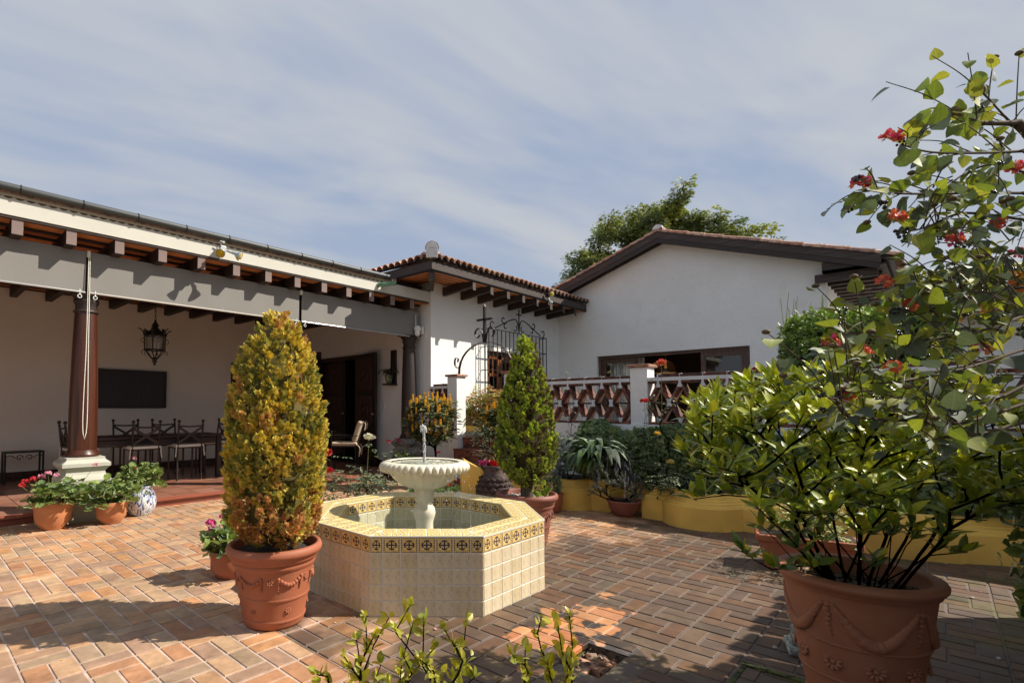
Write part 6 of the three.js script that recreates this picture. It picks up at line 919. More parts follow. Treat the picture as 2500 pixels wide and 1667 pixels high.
  part('berries', be, std(L(0.02, 0.018, 0.03), 0.25), t); part('buds', bu, std(L(0.12, 0.08, 0.03), 0.8), t);
}
// ---------- twiggy bushes at the lower edge ----------
const TW = [
  [[1.218,0.857,1.469],[1.245,0.744,1.556],[1.440,0.837,1.473],[1.378,0.835,1.337],[1.344,0.818,1.485],[1.414,0.732,1.527],[1.445,0.798,1.298],[1.563,0.800,1.294],[1.638,0.629,1.332],[1.200,0.694,1.571],[1.206,0.581,1.679],[1.241,0.800,1.446],[1.368,0.685,1.432],[1.507,0.678,1.406],[1.456,0.756,1.259],[1.528,0.616,1.301],[1.375,0.607,1.566],[1.230,0.674,1.513],[1.423,0.606,1.434],[1.553,0.566,1.417],[1.539,0.621,1.233],[1.261,0.565,1.624]],
  [[1.660,0.857,1.027],[1.771,0.811,1.030],[1.876,0.802,1.038],[1.635,0.734,1.080],[1.736,0.758,1.092],[1.825,0.638,1.116],[1.746,0.718,0.997],[1.858,0.651,0.999],[1.859,0.551,1.111],[1.793,0.621,0.979],[1.745,0.596,1.140]]];
[['twiggy_bush', 'twiggy bush with yellow green leaves at the lower edge in front of the fountain', [1.38, 1.45], 9], ['twiggy_bush', 'smaller sprig of twigs with pale yellow leaves near the broken drain opening', [1.77, 1.06], 10]].forEach(([nm, label, [a, b], seed], i) => {
  const t = thing(nm, label, 'shrub', [a, 0, b]), r = rng(seed), tips = TW[i].map((q) => V(...q).sub(t.position)); const extra = i ? 14 : 60; for (let k = 0; k < extra; k++) { const q = pick(r, tips).clone().add(rv(r).multiplyScalar(0.09)); q.y -= 0.07 + 0.1 * r(); tips.push(q); }
  const tr = growTree([V(0, 0.02, 0)], tips, seed, { rTip: 0.0022, rMax: 0.012, jit: 0.028, pow: 0.4, lift: 0.3 }); part('twigs', tr.geo, M.barkPale, t); const items = [];
  for (const { p, dir } of tr.dirs) { const n = 5 + Math.floor(r() * 4); for (let k = 0; k < n; k++) { const d = dir.clone().multiplyScalar(0.8).addScaledVector(rv(r), 0.8).addScaledVector(UP, 0.3); items.push({ m: orient(p.clone().addScaledVector(dir, -0.03 * r() * k), d, rv(r).addScaledVector(UP, 0.7), 0.028 + 0.03 * r()), g: r() < 0.6 ? 0 : 1, k: Math.floor(r() * 3.99) }); } }
  for (const n of tr.nodes) if (n.p.y > 0.42 && n.w < 3 && r() < 0.8) items.push({ m: orient(n.p, rv(r).addScaledVector(UP, 0.6), rv(r).addScaledVector(UP, 0.6), 0.02 + 0.04 * r()), g: Math.floor(r() * 2), k: Math.floor(r() * 3.99) });
  foliage(t, items, [LF.oval, LF.oval2], [[0.74, 0.66, 0.03], [0.62, 0.6, 0.04], [0.42, 0.48, 0.035], [0.8, 0.74, 0.1]], M.leafGloss, { worldOf: t.position });
});
// ---------- geraniums ----------
function geranium(label, [a, y, b], o) {
  const t = thing('geranium', label, 'plant', [a, y, b]), r = rng(o.seed), tips = [], items = []; 
  for (let i = 0; i < o.n; i++) { const d = rv(r).normalize(), k = Math.pow(r(), 0.4); d.y = Math.abs(d.y); const p = new THREE.Vector3(d.x * o.R * k, 0.04 + d.y * o.H * k - (d.y < 0.3 ? 0.06 * k : 0), d.z * o.R * k); if (o.lean) p.addScaledVector(V(...o.lean), d.y); tips.push(p); }
  const tr = growTree([new THREE.Vector3(0, -0.06, 0), new THREE.Vector3(0.06, -0.06, 0.03), new THREE.Vector3(-0.05, -0.06, -0.04)], tips, o.seed, { rTip: 0.002, rMax: 0.01, jit: 0.01, pow: 0.35 }); part('stems', tr.geo, std(L(0.14, 0.17, 0.05), 0.8), t);
  for (const { p } of tr.dirs) { const out = new THREE.Vector3(p.x, 0.12, p.z).normalize(), s = (0.075 + 0.06 * r()) * (o.leaf || 1); items.push({ m: orient(p, out.clone().multiplyScalar(0.8).addScaledVector(UP, -0.35 + 0.6 * r()).addScaledVector(rv(r), 0.5), out.clone().multiplyScalar(0.55).addScaledVector(UP, 0.9).addScaledVector(rv(r), 0.35), s), g: r() < 0.5 ? 0 : 1, k: Math.floor(r() * 3.99) }); }
  foliage(t, items, [LF.round, LF.round2], o.cols || [[0.272, 0.384, 0.056], [0.192, 0.32, 0.048], [0.352, 0.464, 0.08], [0.144, 0.24, 0.048]], M.leafDull, { worldOf: t.position, parts: 120 });
  for (const [x, yy, z, col, s = 1] of o.flowers) { const L0 = [], p = V(x - a, yy - y, z - b); petals(L0, p, 42, 0.034 * s, 0.026 * s, r, col, 0, UP, 1); const f = part('flower', joinItems(L0, [petalGeo]), M.petal, t); part('flower_stalk', [rod(new THREE.Vector3(p.x * 0.6, p.y * 0.4, p.z * 0.6), p, 0.003, 0.0025, 5)], std(L(0.14, 0.17, 0.05), 0.8), f); }
  return t;
}
const RED = [[0.62, 0.01, 0.012], [0.7, 0.02, 0.02], [0.5, 0.008, 0.01]], PALE = [[0.8, 0.36, 0.45], [0.82, 0.48, 0.55], [0.7, 0.25, 0.36]], PINK = [[0.7, 0.06, 0.32], [0.75, 0.16, 0.42], [0.6, 0.03, 0.22]], DRED = [[0.4, 0.01, 0.04], [0.5, 0.02, 0.06]];
geranium('geranium with pale pink and red flowers in the left terracotta pot', [1.574, 0.33, 8.42], { seed: 41, n: 240, R: 0.4, H: 0.3, flowers: [[1.5, 0.72, 8.4, PALE, 1.1], [1.44, 0.68, 8.47, PALE], [1.58, 0.7, 8.3, PALE], [1.28, 0.63, 8.55, RED, 1.1], [1.36, 0.655, 8.5, RED], [1.24, 0.58, 8.52, RED], [2.0, 0.82, 8.2, PALE, 0.9]], lean: [0.12, 0, -0.1] });
geranium('leafy geranium with a tall shoot in the smaller terracotta pot', [2.227, 0.27, 8.254], { seed: 43, n: 200, R: 0.36, H: 0.32, flowers: [] });
geranium('geranium with small pink flowers in the blue and white jar', [2.71, 0.42, 8.56], { seed: 47, n: 176, R: 0.33, H: 0.34, flowers: [[2.62, 0.84, 8.62, PALE, 0.7], [2.6, 0.7, 8.5, RED, 0.5]], cols: [[0.32, 0.448, 0.08], [0.24, 0.352, 0.048], [0.4, 0.528, 0.096], [0.16, 0.256, 0.048]] });
geranium('geranium with bright magenta pink flowers peeping out behind the golden cypress', [2.35, 0.24, 4.8], { seed: 53, n: 128, R: 0.26, H: 0.24, flowers: [[2.17, 0.5, 4.9, PINK, 1.2], [2.28, 0.56, 4.85, PINK, 1.2], [2.2, 0.44, 4.95, PINK], [2.4, 0.6, 4.8, PINK]], lean: [-0.08, 0, 0.06] });
geranium('geranium with dark red flowers in the terracotta pot by the far column', [8.0, 0.34, 8.4], { seed: 59, n: 128, R: 0.32, H: 0.26, flowers: [[7.75, 0.85, 8.6, DRED, 1.3], [7.95, 0.88, 8.5, DRED, 1.3], [8.1, 1.0, 8.35, DRED, 1.3], [8.3, 0.82, 8.1, DRED, 1.2], [8.5, 0.62, 7.8, RED, 1]], cols: [[0.112, 0.176, 0.048], [0.16, 0.24, 0.048], [0.08, 0.144, 0.048], [0.192, 0.256, 0.064]] });
geranium('geranium with scarlet flowers behind the stem of the fountain bowl', [5.35, 0.2, 4.95], { seed: 61, n: 176, R: 0.42, H: 0.38, flowers: [[5.08, 0.62, 4.62, RED, 1.5], [5.16, 0.6, 4.58, RED, 1.3], [5.2, 0.66, 4.55, RED, 1.3], [5.0, 0.6, 4.7, RED, 1.1]], cols: [[0.128, 0.224, 0.048], [0.176, 0.288, 0.048], [0.096, 0.16, 0.04], [0.224, 0.32, 0.064]] });
// ---------- roses and other stemmed plants ----------
function roseBush(label, [a, y, b], o) {
  const t = thing(o.name || 'rose_bush', label, 'rose', [a, y, b]), r = rng(o.seed), tips = [], items = [];
  for (let i = 0; i < o.n; i++) { const d = rv(r).normalize(), k = Math.cbrt(r()); tips.push(new THREE.Vector3(d.x * o.R * k, o.H * 0.55 + d.y * o.H * 0.5 * k, d.z * o.R * k)); } for (const q of o.tips || []) tips.push(V(q[0] - a, q[1] - y, q[2] - b));
  const tr = growTree([new THREE.Vector3(0, 0, 0), new THREE.Vector3(0.05, 0, 0.06), new THREE.Vector3(-0.06, 0, -0.03)], tips, o.seed, { rTip: 0.0022, rMax: 0.014, jit: 0.03, pow: 0.4 }); part('canes', tr.geo, std(L(0.12, 0.13, 0.05), 0.8), t);
  const spots = [...tr.dirs.map((q) => q.p), ...tr.nodes.filter((n) => n.w && n.w < 5 && n.p.y > o.H * 0.15 && r() < (o.fill || 0.5)).map((n) => n.p)];
  for (const p of spots) { const ax = rv(r); ax.y = ax.y * 0.4 - 0.05; ax.normalize(); const sd = new THREE.Vector3().crossVectors(ax, UP).normalize(), s = (o.leaf || 0.05) * (0.7 + 0.6 * r()), k = Math.floor(r() * o.cols.length); for (const [f, q] of [[1, 0], [0.6, 1], [0.6, -1], [0.2, 1], [0.2, -1]]) items.push({ m: orient(p.clone().addScaledVector(ax, f * s * 1.6), q ? sd.clone().multiplyScalar(q).addScaledVector(ax, 0.6) : ax, UP.clone().addScaledVector(rv(r), 0.35), s * (q ? 0.85 : 1)), g: r() < 0.5 ? 0 : 1, k }); }
  foliage(t, items, [LF.oval, LF.oval2], o.cols, M.leafStuff, { worldOf: t.position, parts: o.parts ?? 0 });
  for (const [x, yy, z, cols, s = 1] of o.flowers || []) { const L0 = [], p = V(x - a, yy - y, z - b); for (let k = 0; k < 44; k++) { const dd = rv(r).normalize(); dd.y = Math.abs(dd.y) * 0.9 - 0.2; const rr = (0.35 + 0.65 * Math.sqrt(r())) * 0.034 * s; L0.push({ m: orient(p.clone().addScaledVector(dd, rr).addScaledVector(UP, -0.012 * s), dd.clone().multiplyScalar(0.45).addScaledVector(UP, 0.7).addScaledVector(rv(r), 0.35), dd.clone().negate().addScaledVector(rv(r), 0.3), 0.036 * s, 0.04 * s), g: 0, c: pick(r, cols) }); } const f = part('flower', joinItems(L0, [petalGeo]), M.petal, t); part('flower_stalk', [rod(new THREE.Vector3(p.x * 0.75, p.y * 0.55, p.z * 0.75), p, 0.004, 0.003, 5)], std(L(0.14, 0.17, 0.05), 0.8), f); }
  return t;
}
const ROSEG = [[0.128, 0.204, 0.0595], [0.085, 0.153, 0.051], [0.187, 0.272, 0.085], [0.34, 0.374, 0.17]], SHADE = ROSEG;  // both names hold the same leaf greens
roseBush('white rose bush with a single pale bloom between the golden cypress and the fountain bowl', [4.15, 0, 5.15], { seed: 71, n: 170, R: 0.5, H: 0.85, cols: ROSEG, leaf: 0.062, parts: 140, fill: 0.6, tips: [[4.06, 1.18, 4.85], [3.95, 1.0, 5.25], [3.7, 1.02, 5.4], [4.35, 1.05, 4.8]], flowers: [[4.06, 1.24, 4.85, [[0.82, 0.76, 0.6], [0.78, 0.72, 0.58], [0.7, 0.7, 0.5]], 1.5]] });
roseBush('red flowering plant beside the right edge of the golden cypress', [3.55, 0, 5.35], { name: 'geranium_stand', seed: 73, n: 60, R: 0.22, H: 1.05, cols: ROSEG, leaf: 0.06, flowers: [[3.65, 1.06, 5.12, RED, 1.6], [3.58, 0.93, 5.2, RED, 1.6], [3.66, 0.86, 5.12, RED, 1.3], [3.6, 1.0, 5.16, RED, 1.2]] });
roseBush('pink and red rose growing by the scaly urn left of the green cypress', [6.3, 0.55, 4.75], { seed: 79, n: 90, R: 0.28, H: 0.95, cols: ROSEG, leaf: 0.04, flowers: [[6.1, 0.79, 4.72, PINK, 1.7], [6.2, 0.78, 4.6, RED, 1.9], [6.22, 0.7, 4.58, RED, 1.6]] });
roseBush('tall rose with a coral bloom climbing above the lattice at the middle pillar', [8.35, 0.4, 3.05], { seed: 83, n: 46, R: 0.32, H: 1.45, cols: SHADE, leaf: 0.045, tips: [[8.12, 2.2, 2.95], [8.1, 1.95, 2.75], [7.95, 1.65, 3.1], [8.1, 1.85, 3.0]], flowers: [[8.12, 2.26, 2.93, [[0.8, 0.14, 0.06], [0.8, 0.3, 0.1], [0.75, 0.1, 0.1]], 1.7], [7.95, 1.7, 3.13, [[0.65, 0.06, 0.05], [0.75, 0.12, 0.08]], 1.4], [8.05, 1.22, 2.98, [[0.8, 0.55, 0.05]], 1.0], [7.87, 0.83, 2.74, [[0.8, 0.68, 0.2]], 1.1]] });
roseBush('leafy trailing rose spilling over the large yellow bulge', [7.85, 0.36, 2.6], { seed: 89, n: 120, R: 0.42, H: 0.34, cols: SHADE, leaf: 0.05, parts: 60 });
roseBush('small leafy bush spilling over the yellow planter beside the lavender recess', [7.95, 0.38, 3.0], { name: 'leafy_bush', seed: 90, n: 40, R: 0.25, H: 0.5, cols: SHADE, leaf: 0.05 });
roseBush('broad leaved bush in the left yellow planter beside the green cypress', [8.0, 0.42, 4.5], { name: 'leafy_bush', seed: 91, n: 200, R: 0.34, H: 0.75, cols: [[0.096, 0.176, 0.08], [0.128, 0.224, 0.096], [0.16, 0.272, 0.128], [0.064, 0.112, 0.048]], leaf: 0.06, parts: 80 });
roseBush('red leaved rose shoot in front of the left lattice', [8.2, 0.5, 4.55], { seed: 92, n: 14, R: 0.14, H: 1.25, cols: [[0.224, 0.064, 0.064], [0.16, 0.08, 0.064], [0.096, 0.128, 0.064]], leaf: 0.04 });
roseBush('sprig of green leaves showing above the left lattice', [9.6, 1.05, 5.2], { name: 'leafy_bush', seed: 93, n: 60, R: 0.4, H: 1.15, cols: [[0.208, 0.288, 0.048], [0.128, 0.192, 0.048], [0.32, 0.384, 0.08]], leaf: 0.05, tips: [[9.3, 2.3, 5.15], [9.4, 2.28, 4.35], [9.3, 2.25, 4.9]] });
roseBush('red poinsettia behind the lattice below the clipped hedge', [9.7, 1.05, 1.95], { name: 'poinsettia', seed: 94, n: 70, R: 0.35, H: 1.1, cols: [[0.08, 0.144, 0.048], [0.128, 0.208, 0.064]], leaf: 0.06, flowers: [[9.4, 2.17, 1.95, RED, 2.2], [9.35, 1.9, 1.9, RED, 2.2], [9.4, 1.62, 2.1, RED, 2.4], [9.4, 1.5, 2.15, RED, 2]] });
roseBush('yellow green leafy plant in the reddish trough behind the big pot', [6.5, 0.3, 0.95], { name: 'leafy_bush', seed: 95, n: 130, R: 0.42, H: 0.34, cols: [[0.512, 0.528, 0.048], [0.32, 0.384, 0.048], [0.64, 0.608, 0.064]], leaf: 0.045 });
roseBush('low green weed growing at the foot of the fountain behind the rim', [5.0, 0, 5.5], { name: 'leafy_bush', seed: 96, n: 40, R: 0.4, H: 0.4, cols: ROSEG, leaf: 0.06 });
// ---------- yellow candle plants and the orange shrub ----------
function candlePlant(label, [a, y, b], o) {
  const t = thing('candle_plant', label, 'shrub', [a, y, b], 0, o.group), r = rng(o.seed), tips = []; for (let i = 0; i < o.n; i++) { const d = rv(r).normalize(), k = Math.cbrt(0.25 + 0.75 * r()); tips.push(new THREE.Vector3(d.x * o.R * k, o.y + d.y * o.H * k, d.z * o.R * k)); }
  const tr = growTree([new THREE.Vector3(0, 0, 0), new THREE.Vector3(0.08, 0, 0.04), new THREE.Vector3(-0.08, 0, -0.05), new THREE.Vector3(0.02, 0, -0.09)], tips, o.seed, { rTip: 0.004, rMax: 0.022, jit: 0.04 }); part('stems', tr.geo, M.bark, t); const items = [], fl = [];
  for (const { p, dir } of tr.dirs) { for (let i = 0; i < 11; i++) { const an = i * 2.4 + r(), d = new THREE.Vector3(Math.cos(an), -0.15 + 0.5 * r(), Math.sin(an)); items.push({ m: orient(p.clone().addScaledVector(rv(r), 0.05), d, UP.clone().addScaledVector(rv(r), 0.4), 0.1 + 0.06 * r()), g: r() < 0.5 ? 0 : 1, k: Math.floor(r() * 3.99) }); }
    if (r() < o.flower) { const f = new THREE.Group(); const L0 = [], c = p.clone().add(new THREE.Vector3(0, 0.04, 0)), hh = 0.1 + 0.05 * r(); for (let i = 0; i < 26; i++) { const k = i / 26, an = i * 2.4, R = 0.015 * (1 - 0.6 * k); L0.push({ m: orient(c.clone().add(new THREE.Vector3(Math.cos(an) * R * 0.6, hh * k, Math.sin(an) * R * 0.6)), new THREE.Vector3(Math.cos(an) * 0.5, 1, Math.sin(an) * 0.5), new THREE.Vector3(Math.cos(an), 0.1, Math.sin(an)), 0.03, 0.032), g: 0, c: pick(r, [[0.84, 0.5, 0.02], [0.85, 0.58, 0.03], [0.8, 0.4, 0.015]]) }); } part('flower', joinItems(L0, [petalGeo]), M.petal, t); } }
  foliage(t, items, [LF.lance2, LF.oval], o.cols || [[0.13, 0.18, 0.04], [0.09, 0.14, 0.035], [0.2, 0.26, 0.05], [0.28, 0.3, 0.08]], M.leafStuff, { worldOf: t.position, parts: o.parts ?? 0 });
}
candlePlant('bushy plant with upright yellow flower spikes in front of the left gate pillar', [7.75, 0.2, 7.3], { seed: 141, n: 190, R: 0.52, H: 0.5, y: 1.16, flower: 0.62 });
candlePlant('second yellow flower spike plant behind the gate left of the green cypress', [9.35, 0.5, 6.85], { seed: 143, n: 140, R: 0.36, H: 0.5, y: 0.62, flower: 0.5 });
roseBush('orange flowering shrub filling the gateway under the iron arch', [10.2, 1.05, 7.6], { name: 'orange_shrub', seed: 145, n: 420, R: 0.72, H: 1.05, cols: [[0.75, 0.3, 0.08], [0.5, 0.52, 0.05], [0.34, 0.44, 0.05], [0.78, 0.38, 0.12], [0.62, 0.6, 0.07]], leaf: 0.095, fill: 0.8 });
// ---------- hedge, ivy bank, vine ----------
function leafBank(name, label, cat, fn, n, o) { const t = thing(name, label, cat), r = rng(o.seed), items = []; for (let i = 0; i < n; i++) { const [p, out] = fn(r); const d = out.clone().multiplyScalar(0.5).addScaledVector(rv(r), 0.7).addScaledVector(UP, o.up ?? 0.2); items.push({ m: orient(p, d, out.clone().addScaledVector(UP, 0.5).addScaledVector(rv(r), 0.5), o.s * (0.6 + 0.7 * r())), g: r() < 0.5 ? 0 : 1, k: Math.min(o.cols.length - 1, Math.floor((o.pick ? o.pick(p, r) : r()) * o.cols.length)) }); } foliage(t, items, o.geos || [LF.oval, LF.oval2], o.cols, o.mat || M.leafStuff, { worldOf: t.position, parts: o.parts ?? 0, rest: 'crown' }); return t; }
{
  const surf = (r) => { // rounded block
    const A = [9.45, 10.9], B = [-0.3, 1.72], Y = [1.05, 3.0]; let p, n; const k = r();
    if (k < 0.5) { p = [A[0], lerp(Y[0] + 0.6, Y[1], r()), lerp(B[0], B[1], r())]; n = V(-1, 0.2, 0); } else if (k < 0.68) { p = [lerp(...A, r()), lerp(Y[0] + 0.6, Y[1], r()), B[1]]; n = V(0, 0.2, 1); } else { p = [lerp(...A, r()), Y[1], lerp(B[0], B[1], r())]; n = V(-0.2, 1, 0); }
    const rnd = 0.35, ca = clamp(p[0], A[0] + rnd, A[1] - rnd), cb = clamp(p[2], B[0] + rnd, B[1] - rnd), cy = Math.min(p[1], Y[1] - rnd), d = new THREE.Vector3(p[0] - ca, p[1] - cy, -(p[2] - cb)), l = d.length(); if (l > 0.001) { d.divideScalar(l); n = n.clone().add(d); p = [ca + d.x * rnd, cy + d.y * rnd, cb - d.z * rnd]; }
    const bump = 0.12 * (fbm(p[0] * 3 + p[1] * 2, p[2] * 3 + p[1] * 3, 5, 3) - 0.5) + (r() - 0.7) * 0.1; return [V(...p).addScaledVector(n.normalize(), bump + (p[1] > 2.8 && r() < 0.05 ? 0.12 * r() : 0)), n]; };
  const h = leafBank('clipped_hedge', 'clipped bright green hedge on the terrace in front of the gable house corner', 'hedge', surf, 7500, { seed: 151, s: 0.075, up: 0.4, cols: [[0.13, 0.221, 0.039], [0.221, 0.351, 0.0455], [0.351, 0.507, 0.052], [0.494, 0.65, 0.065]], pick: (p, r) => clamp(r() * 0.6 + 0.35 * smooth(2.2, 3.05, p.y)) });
  part('dark_core', [rbox(9.62, 10.75, 1.05, 2.86, -0.15, 1.56, 0.25)], std(L(0.02, 0.028, 0.01), 1), h);  // solid block filling the hedge, painted dark like its shaded inside
  const r = rng(5), sh = []; for (let i = 0; i < 14; i++) { const a = 9.5 + r() * 0.6, b = 1.0 + r() * 0.75; sh.push(rod(V(a, 2.9, b), V(a + (r() - 0.5) * 0.1, 3.1 + r() * 0.25, b + (r() - 0.5) * 0.1), 0.005, 0.003, 4)); } part('shoots', sh, std(L(0.15, 0.2, 0.04), 0.8), h);
}
{
  const ivy = (b0, b1, top) => (r) => { const b = lerp(b0, b1, r()), k = r(), hgt = top * (0.86 + 0.24 * fbm(b * 2.2, 3, 5, 3)), y = 0.36 + (hgt - 0.36) * Math.sqrt(k), a = 8.78 - 0.42 * (0.6 + 0.8 * fbm(b * 1.8, y * 2, 9, 3)) * (1 - Math.pow(k, 3)) - r() * 0.2; return [V(a, y, b), V(-1, 0.3, 0)]; };
  const cols = [[0.13, 0.211, 0.065], [0.195, 0.293, 0.0894], [0.293, 0.406, 0.122], [0.406, 0.488, 0.163]];
  leafBank('ivy_bank', 'dark green ivy covering the foot of the lattice wall in the middle', 'ivy', ivy(1.0, 4.4, 1.3), 9000, { seed: 161, s: 0.09, up: -0.1, cols, geos: [LF.heart, LF.heart2] });
  leafBank('ivy_bank', 'dark green ivy bank at the right edge above the curved yellow planter', 'ivy', ivy(-2.1, 1.0, 1.34), 7500, { seed: 163, s: 0.09, up: -0.1, cols, geos: [LF.heart, LF.heart2] });
  const v = leafBank('flowering_vine', 'vine with orange flowers spilling over the terrace wall on the right', 'vine', (r) => { const b = lerp(-4.2, 0.4, r()), k = r(); return [V(14.35 - r() * 0.4, 3.05 + 1.3 * Math.sqrt(k) * (0.6 + 0.7 * fbm(b * 1.3, 1, 4, 3)), b), V(-1, 0.6, 0)]; }, 4200, { seed: 167, s: 0.13, cols: [[0.12, 0.17, 0.03], [0.22, 0.27, 0.04], [0.34, 0.36, 0.05], [0.5, 0.45, 0.06]] });
  const r = rng(9), L0 = []; for (let i = 0; i < 40; i++) petals(L0, V(14.0 - r() * 0.2, 3.3 + r() * 0.9, lerp(-3.6, 0.3, r())), 14, 0.09, 0.09, r, [[0.8, 0.25, 0.02], [0.75, 0.32, 0.03], [0.7, 0.15, 0.02]]); part('flowers', joinItems(L0, [petalGeo]), M.petal, v);
}
// ---------- strap leaves, lavender, rosemary, bromeliad ----------
function tuft(name, label, cat, [a, y, b], o) { const t = thing(name, label, cat, [a, y, b]), r = rng(o.seed), items = []; for (let i = 0; i < o.n; i++) { const an = r() * TAU, lean = o.lean0 + (o.lean1 - o.lean0) * r(), d = new THREE.Vector3(Math.cos(an) * lean, 1, Math.sin(an) * lean), s = o.len * (0.65 + 0.5 * r()); const base = new THREE.Vector3((r() - 0.5) * o.base, 0, (r() - 0.5) * o.base); items.push({ m: orient(base, d, new THREE.Vector3(-Math.cos(an), 0.3, -Math.sin(an)).multiplyScalar(1), s, s * (o.w || 1)), g: 0, k: Math.floor(r() * o.cols.length) }); } foliage(t, items, [o.geo], o.cols, o.mat || M.leafGloss, { worldOf: t.position, parts: o.parts ?? 150, name: 'leaf' }); return t; }
const strap = (() => { // arching strap leaf 1 long
  const P = [], U = [], I = [], n = 9; for (let i = 0; i <= n; i++) { const k = i / n, w = 0.045 * Math.pow(Math.sin(PI * clamp(0.12 + k * 0.88)), 0.6), y = k - 0.5 * k * k * k * k, z = -0.5 * k * k * k; P.push(-w, y, z + w * 0.35, 0, y, z, w, y, z + w * 0.35); U.push(0, k, 0.5, k, 1, k); if (i < n) { const q = i * 3; I.push(q, q + 1, q + 4, q, q + 4, q + 3, q + 1, q + 2, q + 5, q + 1, q + 5, q + 4); } } const g = new THREE.BufferGeometry(); g.setAttribute('position', new THREE.Float32BufferAttribute(P, 3)); g.setAttribute('uv', new THREE.Float32BufferAttribute(U, 2)); g.setIndex(I); g.computeVertexNormals(); return g; })();
tuft('agapanthus', 'large clump of dark green strap leaves drooping over the left yellow planter', 'plant', [7.98, 0.5, 3.95], { seed: 171, n: 140, lean0: 0.03, lean1: 0.6, len: 1.0, base: 0.22, geo: strap, w: 1.35, mat: M.leafStuff, cols: [[0.09, 0.17, 0.04], [0.13, 0.23, 0.05], [0.18, 0.3, 0.06], [0.07, 0.13, 0.035]] });
{ // drooping front blades
  const t = scene.children.find((o) => o.name === 'agapanthus'), r = rng(7), m = ramp([L(0.14, 0.25, 0.05), L(0.19, 0.31, 0.07)], M.leafStuff); for (let i = 0; i < 12; i++) { const q = new THREE.Mesh(strap, m[i % 2]); q.name = 'leaf'; orient(new THREE.Vector3(-0.12 + 0.1 * r(), 0.05, (r() - 0.5) * 0.5), V(-0.6, 0.75, (r() - 0.5) * 0.5), V(0.8, 0.6, 0), 0.6 + 0.2 * r(), 0.75).decompose(q.position, q.quaternion, q.scale); t.add(q); }
}
function lavender(name, label, at, o) {
  const t = thing(name, label, 'plant', at), r = rng(o.seed), items = [], tips = []; for (let i = 0; i < o.n; i++) { const d = rv(r).normalize(); d.y = Math.abs(d.y) + 0.15; tips.push(new THREE.Vector3(d.x * o.R, d.y * o.H, d.z * o.R).multiplyScalar(0.6 + 0.45 * r()).addScaledVector(V(...(o.lean || [0, 0, 0])), d.y)); }
  const tr = growTree([new THREE.Vector3(0, 0, 0), new THREE.Vector3(0.04, 0, 0.03)], tips, o.seed, { rTip: 0.0025, rMax: 0.01, jit: 0.02 }); part('stems', tr.geo, M.barkPale, t);
  for (const { p, dir } of tr.dirs) for (let i = 0; i < o.per; i++) { const q = p.clone().addScaledVector(dir, -0.14 * r() + 0.02); items.push({ m: orient(q, dir.clone().multiplyScalar(0.9).addScaledVector(rv(r), 0.65), rv(r), 0.035 + 0.02 * r(), 0.05), g: 0, c: pick(r, o.cols) }); }
  part('foliage', joinItems(items, [LF.needle]), M.needle, t); if (o.spikes) { const sp = []; for (let i = 0; i < o.spikes; i++) { const p = pick(r, tips).clone(), q = p.clone().add(new THREE.Vector3((r() - 0.5) * 0.05, 0.12 + 0.1 * r(), (r() - 0.5) * 0.05)); sp.push(rod(p, q, 0.003, 0.002, 4), rod(q, q.clone().add(new THREE.Vector3(0, 0.07, 0)), 0.008, 0.004, 5)); } part('flower_spikes', sp, std(L(0.13, 0.11, 0.2), 0.9), t); }
}
lavender('lavender', 'grey lavender with purple spikes in the dark bowl at the planter recess', [7.72, 0.2, 3.4], { seed: 181, n: 130, R: 0.44, H: 0.62, per: 26, spikes: 20, lean: [-0.1, 0, 0.12], cols: [[0.17, 0.22, 0.15], [0.22, 0.26, 0.2], [0.28, 0.26, 0.2], [0.12, 0.15, 0.1]] });
lavender('rosemary', 'upright grey green rosemary in the small terracotta pot', [7.3, 0.26, 4.32], { seed: 183, n: 110, R: 0.17, H: 0.36, per: 30, spikes: 5, cols: [[0.18, 0.28, 0.15], [0.23, 0.34, 0.18], [0.12, 0.19, 0.1]] });
tuft('bromeliad', 'bromeliad with reddish centre in the painted pot on the wall shelf', 'plant', [8.66, 2.4, 9.6], { seed: 191, n: 38, lean0: 0.3, lean1: 1.3, len: 0.42, base: 0.05, geo: strap, w: 1.5, parts: 40, cols: [[0.09, 0.12, 0.03], [0.13, 0.16, 0.03], [0.12, 0.04, 0.03], [0.06, 0.09, 0.02]] });
{ const t = thing('green_ribbon', 'turquoise green ribbon knotted on the lattice beside the right pillar', 'ribbon', [8.8, 2.12, 1.12]); const P = (x, y, z) => new THREE.Vector3(x, y, z); part('knot', [tube([P(0, 0.06, -0.08), P(-0.03, 0.1, 0), P(0, 0.05, 0.05), P(-0.02, -0.02, 0), P(0.0, -0.14, 0.02)], 0.02, 20, 6), new THREE.SphereGeometry(0.035, 8, 6).translate(0, 0.05, 0)], std(L(0.02, 0.22, 0.2), 0.6), t); }
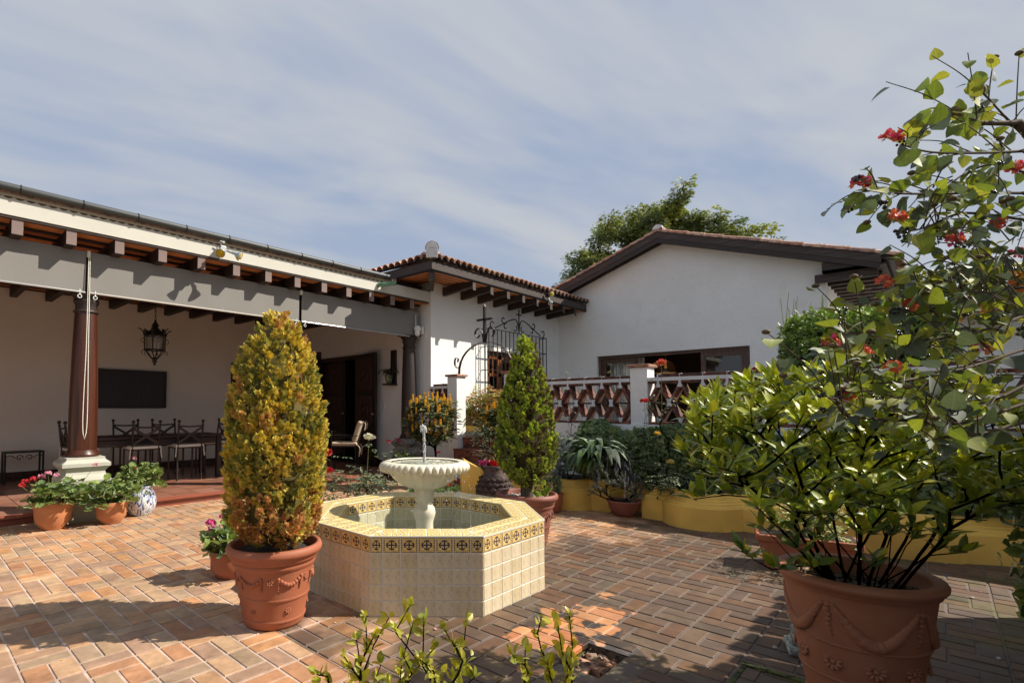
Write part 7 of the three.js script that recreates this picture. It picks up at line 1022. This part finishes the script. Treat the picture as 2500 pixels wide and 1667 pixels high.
// ---------- tall tree behind the gable house ----------
{
  const t = thing('background_tree', 'tall dark evergreen tree rising behind the roof of the gable house', 'tree', [26.2, 0.35, 10.2]); const r = rng(201), at = (u, y, w) => { const a = (u + w) * 0.7071, b = (w - u) * 0.7071; return new THREE.Vector3(a, y, -b); };
  const limbs = [[-4.1, 7.2], [-3.4, 8.2], [-3.7, 6.6], [-2.6, 9.3], [-1.8, 10.6], [-2.3, 8.5], [-1.0, 9.6], [-0.6, 10.9], [0.3, 10.2], [0.9, 10.8], [1.5, 11.6], [1.1, 9.6], [2.6, 10.2], [3.2, 10.5], [3.9, 10.1], [2.9, 9.3], [4.9, 9.1], [5.6, 9.0], [4.4, 8.6], [-3.0, 7.3], [-1.5, 8.2], [0, 9], [1.9, 9.2], [-4.6, 6.2], [0.5, 10.9], [0.1, 9.7], [-0.3, 10.4], [1.3, 11.0], [2.2, 10.6], [-4.4, 6.9], [-2.9, 8.8], [3.6, 9.7], [5.2, 9.5]];
  const tips = []; for (const [u, y] of limbs) for (let i = 0; i < 5; i++) { const k = i ? 0.9 : 0; tips.push(at(u + (r() - 0.5) * k * 1.2, y + (r() - 0.6) * k, (r() - 0.5) * 3)); }
  const tr = growTree([new THREE.Vector3(0, 4, 0)], tips, 3, { rTip: 0.02, rMax: 0.4, jit: 0.12, seg: 6, lift: 0.2 }); part('trunk', [tr.geo, new THREE.CylinderGeometry(0.35, 0.45, 4.2, 10).translate(0, 2.1, 0)], M.bark, t);
  const items = [], spots = [...tr.dirs.map((d) => d.p), ...tr.nodes.filter((n) => n.w && n.w <= 4).map((n) => n.p)];
  for (const p of spots) { const shade = fbm(p.x, p.y * 1.4, 4, 3); const n = 26; for (let i = 0; i < n; i++) { const out = rv(r).normalize(); const q = p.clone().add(new THREE.Vector3(out.x * 0.5, out.y * 0.2, out.z * 0.5).multiplyScalar(Math.cbrt(r()))); const d = out.clone().setY(out.y * 0.4 - 0.25); items.push({ m: orient(q, d, UP.clone().addScaledVector(rv(r), 0.5), 0.12 + 0.13 * r()), g: Math.floor(r() * 4), c: pick(r, shade > 0.5 ? [[0.416, 0.48, 0.096], [0.32, 0.4, 0.096], [0.576, 0.56, 0.096]] : [[0.208, 0.288, 0.096], [0.16, 0.224, 0.08], [0.32, 0.32, 0.096]]) }); } }
  part('crown', joinItems(items, sprays), M.needle, t);
}
leafBank('shade_shrub', 'dense green shrub added out of view to shade the big pot', 'shrub', (r) => { const d = rv(r).normalize(), k = Math.cbrt(0.3 + 0.7 * r()); return [V(4.85 + d.x * 0.55 * k, 0.75 + d.y * 0.72 * k, -0.72 + d.z * 0.5 * k), d]; }, 2600, { seed: 221, s: 0.1, cols: [[0.1, 0.16, 0.04], [0.16, 0.24, 0.05], [0.24, 0.32, 0.05]] });  // unseen bush, put in to keep the sun off the big pot
// trees on the terrace to the right, beyond the lantana
for (const [label, a, b, h, seed] of [['bushy green tree at the right edge behind the lantana and vine', 12.5, -2.6, 3.1, 211]]) {
  leafBank('garden_tree', label, 'tree', (r) => { const d = rv(r).normalize(), k = Math.cbrt(0.4 + 0.6 * r()); const p = V(a + d.x * 1.0 * k, h + d.y * 0.9 * k, b + d.z * 1.0 * k); return [p.addScaledVector(d, 0.3 * (fbm(d.x * 3 + 5, d.y * 3 + d.z * 3, 3, 3) - 0.5)), d]; }, 3500, { seed, s: 0.12, cols: [[0.1, 0.16, 0.04], [0.16, 0.24, 0.05], [0.24, 0.32, 0.05]] });
  const t = scene.children[scene.children.length - 1]; part('trunk', [rod(V(a, 1.0, b), V(a, h, b), 0.12, 0.06, 8)], M.bark, t);
}

// ---------- render ----------
scene.traverse((o) => { if (o.isMesh) { o.castShadow = true; o.receiveShadow = true; } });
renderer.render(scene, camera);
